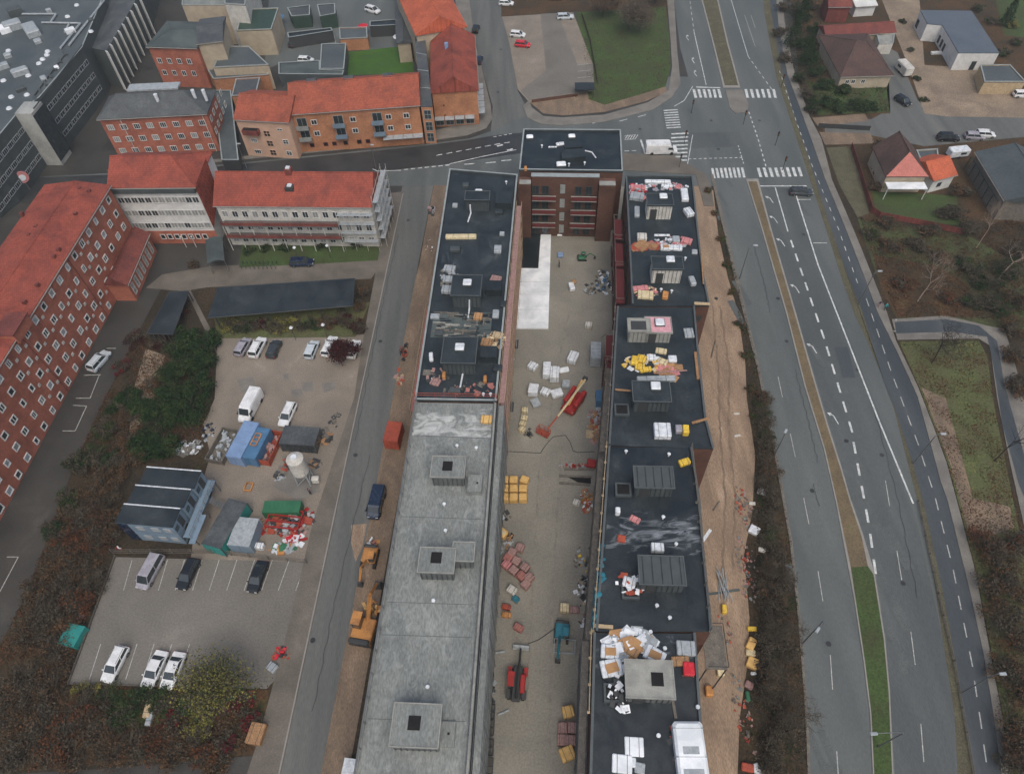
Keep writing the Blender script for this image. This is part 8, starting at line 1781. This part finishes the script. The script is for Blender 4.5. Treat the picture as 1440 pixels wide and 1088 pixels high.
for i, (x, y, r, h, m) in enumerate(((1228, 330, 2, 1.4, 'lg2'), (1255, 345, 2.4, 1.6, 'lb'), (1290, 345, 2.4, 1.6, 'lt'), (1325, 362, 2.4, 2, 'lb'), (1360, 372, 2.8, 2.4, 'lg'), (1385, 395, 3, 2.6, 'lg'), (1420, 380, 3, 2.8, 'lg'), (1436, 350, 3, 2.4, 'lt'), (1430, 420, 3, 2.4, 'lb'), (1400, 430, 2.6, 2, 'lg'), (1370, 425, 2.2, 1.6, 'lg2'), (1428, 460, 2.6, 2, 'lb'), (1246, 312, 2, 1.4, 'lb'), (1310, 325, 2.2, 1.8, 'lb'), (1345, 300, 2.4, 2.2, 'lt'), (1362, 320, 2.4, 2.2, 'lt'), (1352, 268, 2.2, 2.0, 'lb'), (1330, 300, 2.0, 1.6, 'lt'), (1425, 500, 2.4, 1.8, 'lb'), (1436, 545, 2.6, 1.8, 'lb'), (1268, 400, 1.8, .9, 'lr'), (1330, 420, 1.8, .9, 'lr'))):
    nm = {'lr': 'rust brown', 'lb': 'dull brown', 'lt': 'grey brown', 'lg': 'dark green', 'lg2': 'mid green'}[m]
    bush(x, y, r, h, (m, 'lt'), 1100, nm + " shrub in the scrub between cottage garden and park path", gq + ", " + nm, .15, twigs=26)
for i, (x, y, m) in enumerate(((1232, 262, 'lb'), (1238, 226, 'lb'), (1238, 240, 'lr'), (1240, 205, 'lt'))): bush(x, y, 1.8, 1.8, (m, 'lt'), 700, "reddish brown shrub between board fence and steep cottage", "shrubs left of the steep cottage", .14)
for i, (x, y) in enumerate(((1100, 10), (1122, 12), (1096, 44), (1132, 24), (1140, 6), (1150, 66), (1104, 80), (1124, 110), (1134, 132), (1142, 150))): bush(x, y, 2.2, 2.0, ('lg' if i % 2 else 'lt', 'lt'), 900, "dull green and brown shrub along the east footway's upper part", "shrubs along the upper east footway", .16)
for i, (x, y) in enumerate(((1395, 30), (1376, 12), (1430, 60), (1412, 74), (1270, 30), (1282, 70), (1290, 110), (1300, 140))): bush(x, y, 1.8 if i < 4 else 1.0, 1.6 if i < 4 else .8, ('lt', 'lg2'), 600, "scruffy shrub round the clay building plot", "shrubs round the clay plot", .15)
bush(1425, 35, 1.6, 1.6, ('lo', 'yelb' if False else 'lo'), 900, "yellow green round bush on the lawn at the top right", None, .14)
# ground cover: leaves, litter and grass too many to count
def cover(name, label, pts, n, mats, s, z=.03, zr_=.12, seed=1, patch=.35):
    poly = [(p.x, p.y) for p in W2(pts)]; xs = [p[0] for p in poly]; ys = [p[1] for p in poly]; rnd = random.Random(seed); b = MB(); i = 0; tries = 0
    while i < n and tries < n * 8:
        tries += 1; p = (rnd.uniform(min(xs), max(xs)), rnd.uniform(min(ys), max(ys)))
        if not poly_in(p, poly) or not visible((p[0], p[1], 0), 30): continue
        v = noise.noise(Vector((p[0] * patch, p[1] * patch, seed)))
        if v < rnd.uniform(-.45, .25): continue
        b.cur = min(len(mats) - 1, int((v + .5 + rnd.uniform(-.2, .2)) * len(mats))) if v > -.5 else 0; b.cur = max(0, b.cur)
        leafq(b, Vector((p[0], p[1], z + rnd.random() * zr_)), s, rnd); i += 1
    return tag(b.build(name, [M[m] for m in mats]), label, "ground cover", kind='stuff')
cover("undergrowth", "dark undergrowth and fallen leaves between hospital drive and car parks", [(300, 480), (300, 560), (276, 640), (165, 640), (150, 780), (95, 962), (370, 968), (360, 1055), (0, 1088), (-60, 1000), (30, 850), (66, 760), (100, 665), (140, 575), (190, 475)], 26000, ['lg', 'lb', 'lr', 'lb', 'lt'], .14, zr_=.5, seed=2, patch=.22)
cover("bank_growth", "dark weeds and twigs on the bank beside the main road", [(1008, 290), (1036, 392), (1067, 520), (1092, 640), (1112, 760), (1124, 870), (1131, 960), (1136, 1100), (1044, 1100), (1056, 950), (1062, 800), (1064, 650), (1050, 520), (1036, 430)], 9000, ['lg2', 'lt', 'lb', 'lg'], .11, zr_=.3, seed=3)
cover("meadow_litter", "fallen leaves and rough grass in the park on the right", [(1210, 308), (1360, 330), (1440, 300), (1450, 450), (1262, 446), (1232, 380)], 10000, ['lg2', 'lb', 'lr', 'lb', 'lt'], .15, zr_=.3, seed=4)
cover("park_litter", "leaf litter on the grass between footway and park path", [(1264, 480), (1376, 478), (1388, 500), (1414, 650), (1450, 780), (1450, 1100), (1424, 1100), (1394, 914), (1347, 704), (1315, 602)], 9000, ['lo', 'lg2', 'lb', 'lr', 'lb'], .11, zr_=.12, seed=5)
cover("garden_growth", "rough grass and leaves in the gardens along the east footway", [(1100, -40), (1160, -40), (1165, 60), (1180, 108), (1250, 112), (1250, 158), (1150, 162), (1112, 90)], 7000, ['lg2', 'lt', 'lb', 'lg'], .16, zr_=.3, seed=6)
cover("plot_litter", "brown leaves on the green corner plot", [(815, 20), (936, 10), (942, 95), (936, 122), (850, 148), (828, 140)], 5000, ['lg2', 'lt', 'lb'], .13, zr_=.1, seed=7)
# thin winter air
k = MB(); k.box(0, 300, -1.5, 1700, 1100, 96.5); hz = k.build("haze", None); hz.data.materials.clear()
tag(hz, kind='stuff')
hm = bpy.data.materials.new("haze"); hm.use_nodes = True; hn = hm.node_tree.nodes; hn.remove(hn["Principled BSDF"])
pv = hn.new("ShaderNodeVolumePrincipled"); pv.inputs['Color'].default_value = (.88, .95, .95, 1); pv.inputs['Density'].default_value = .00035; pv.inputs['Anisotropy'].default_value = .2
hm.node_tree.links.new(pv.outputs[0], hn["Material Output"].inputs['Volume']); hz.data.materials.append(hm)
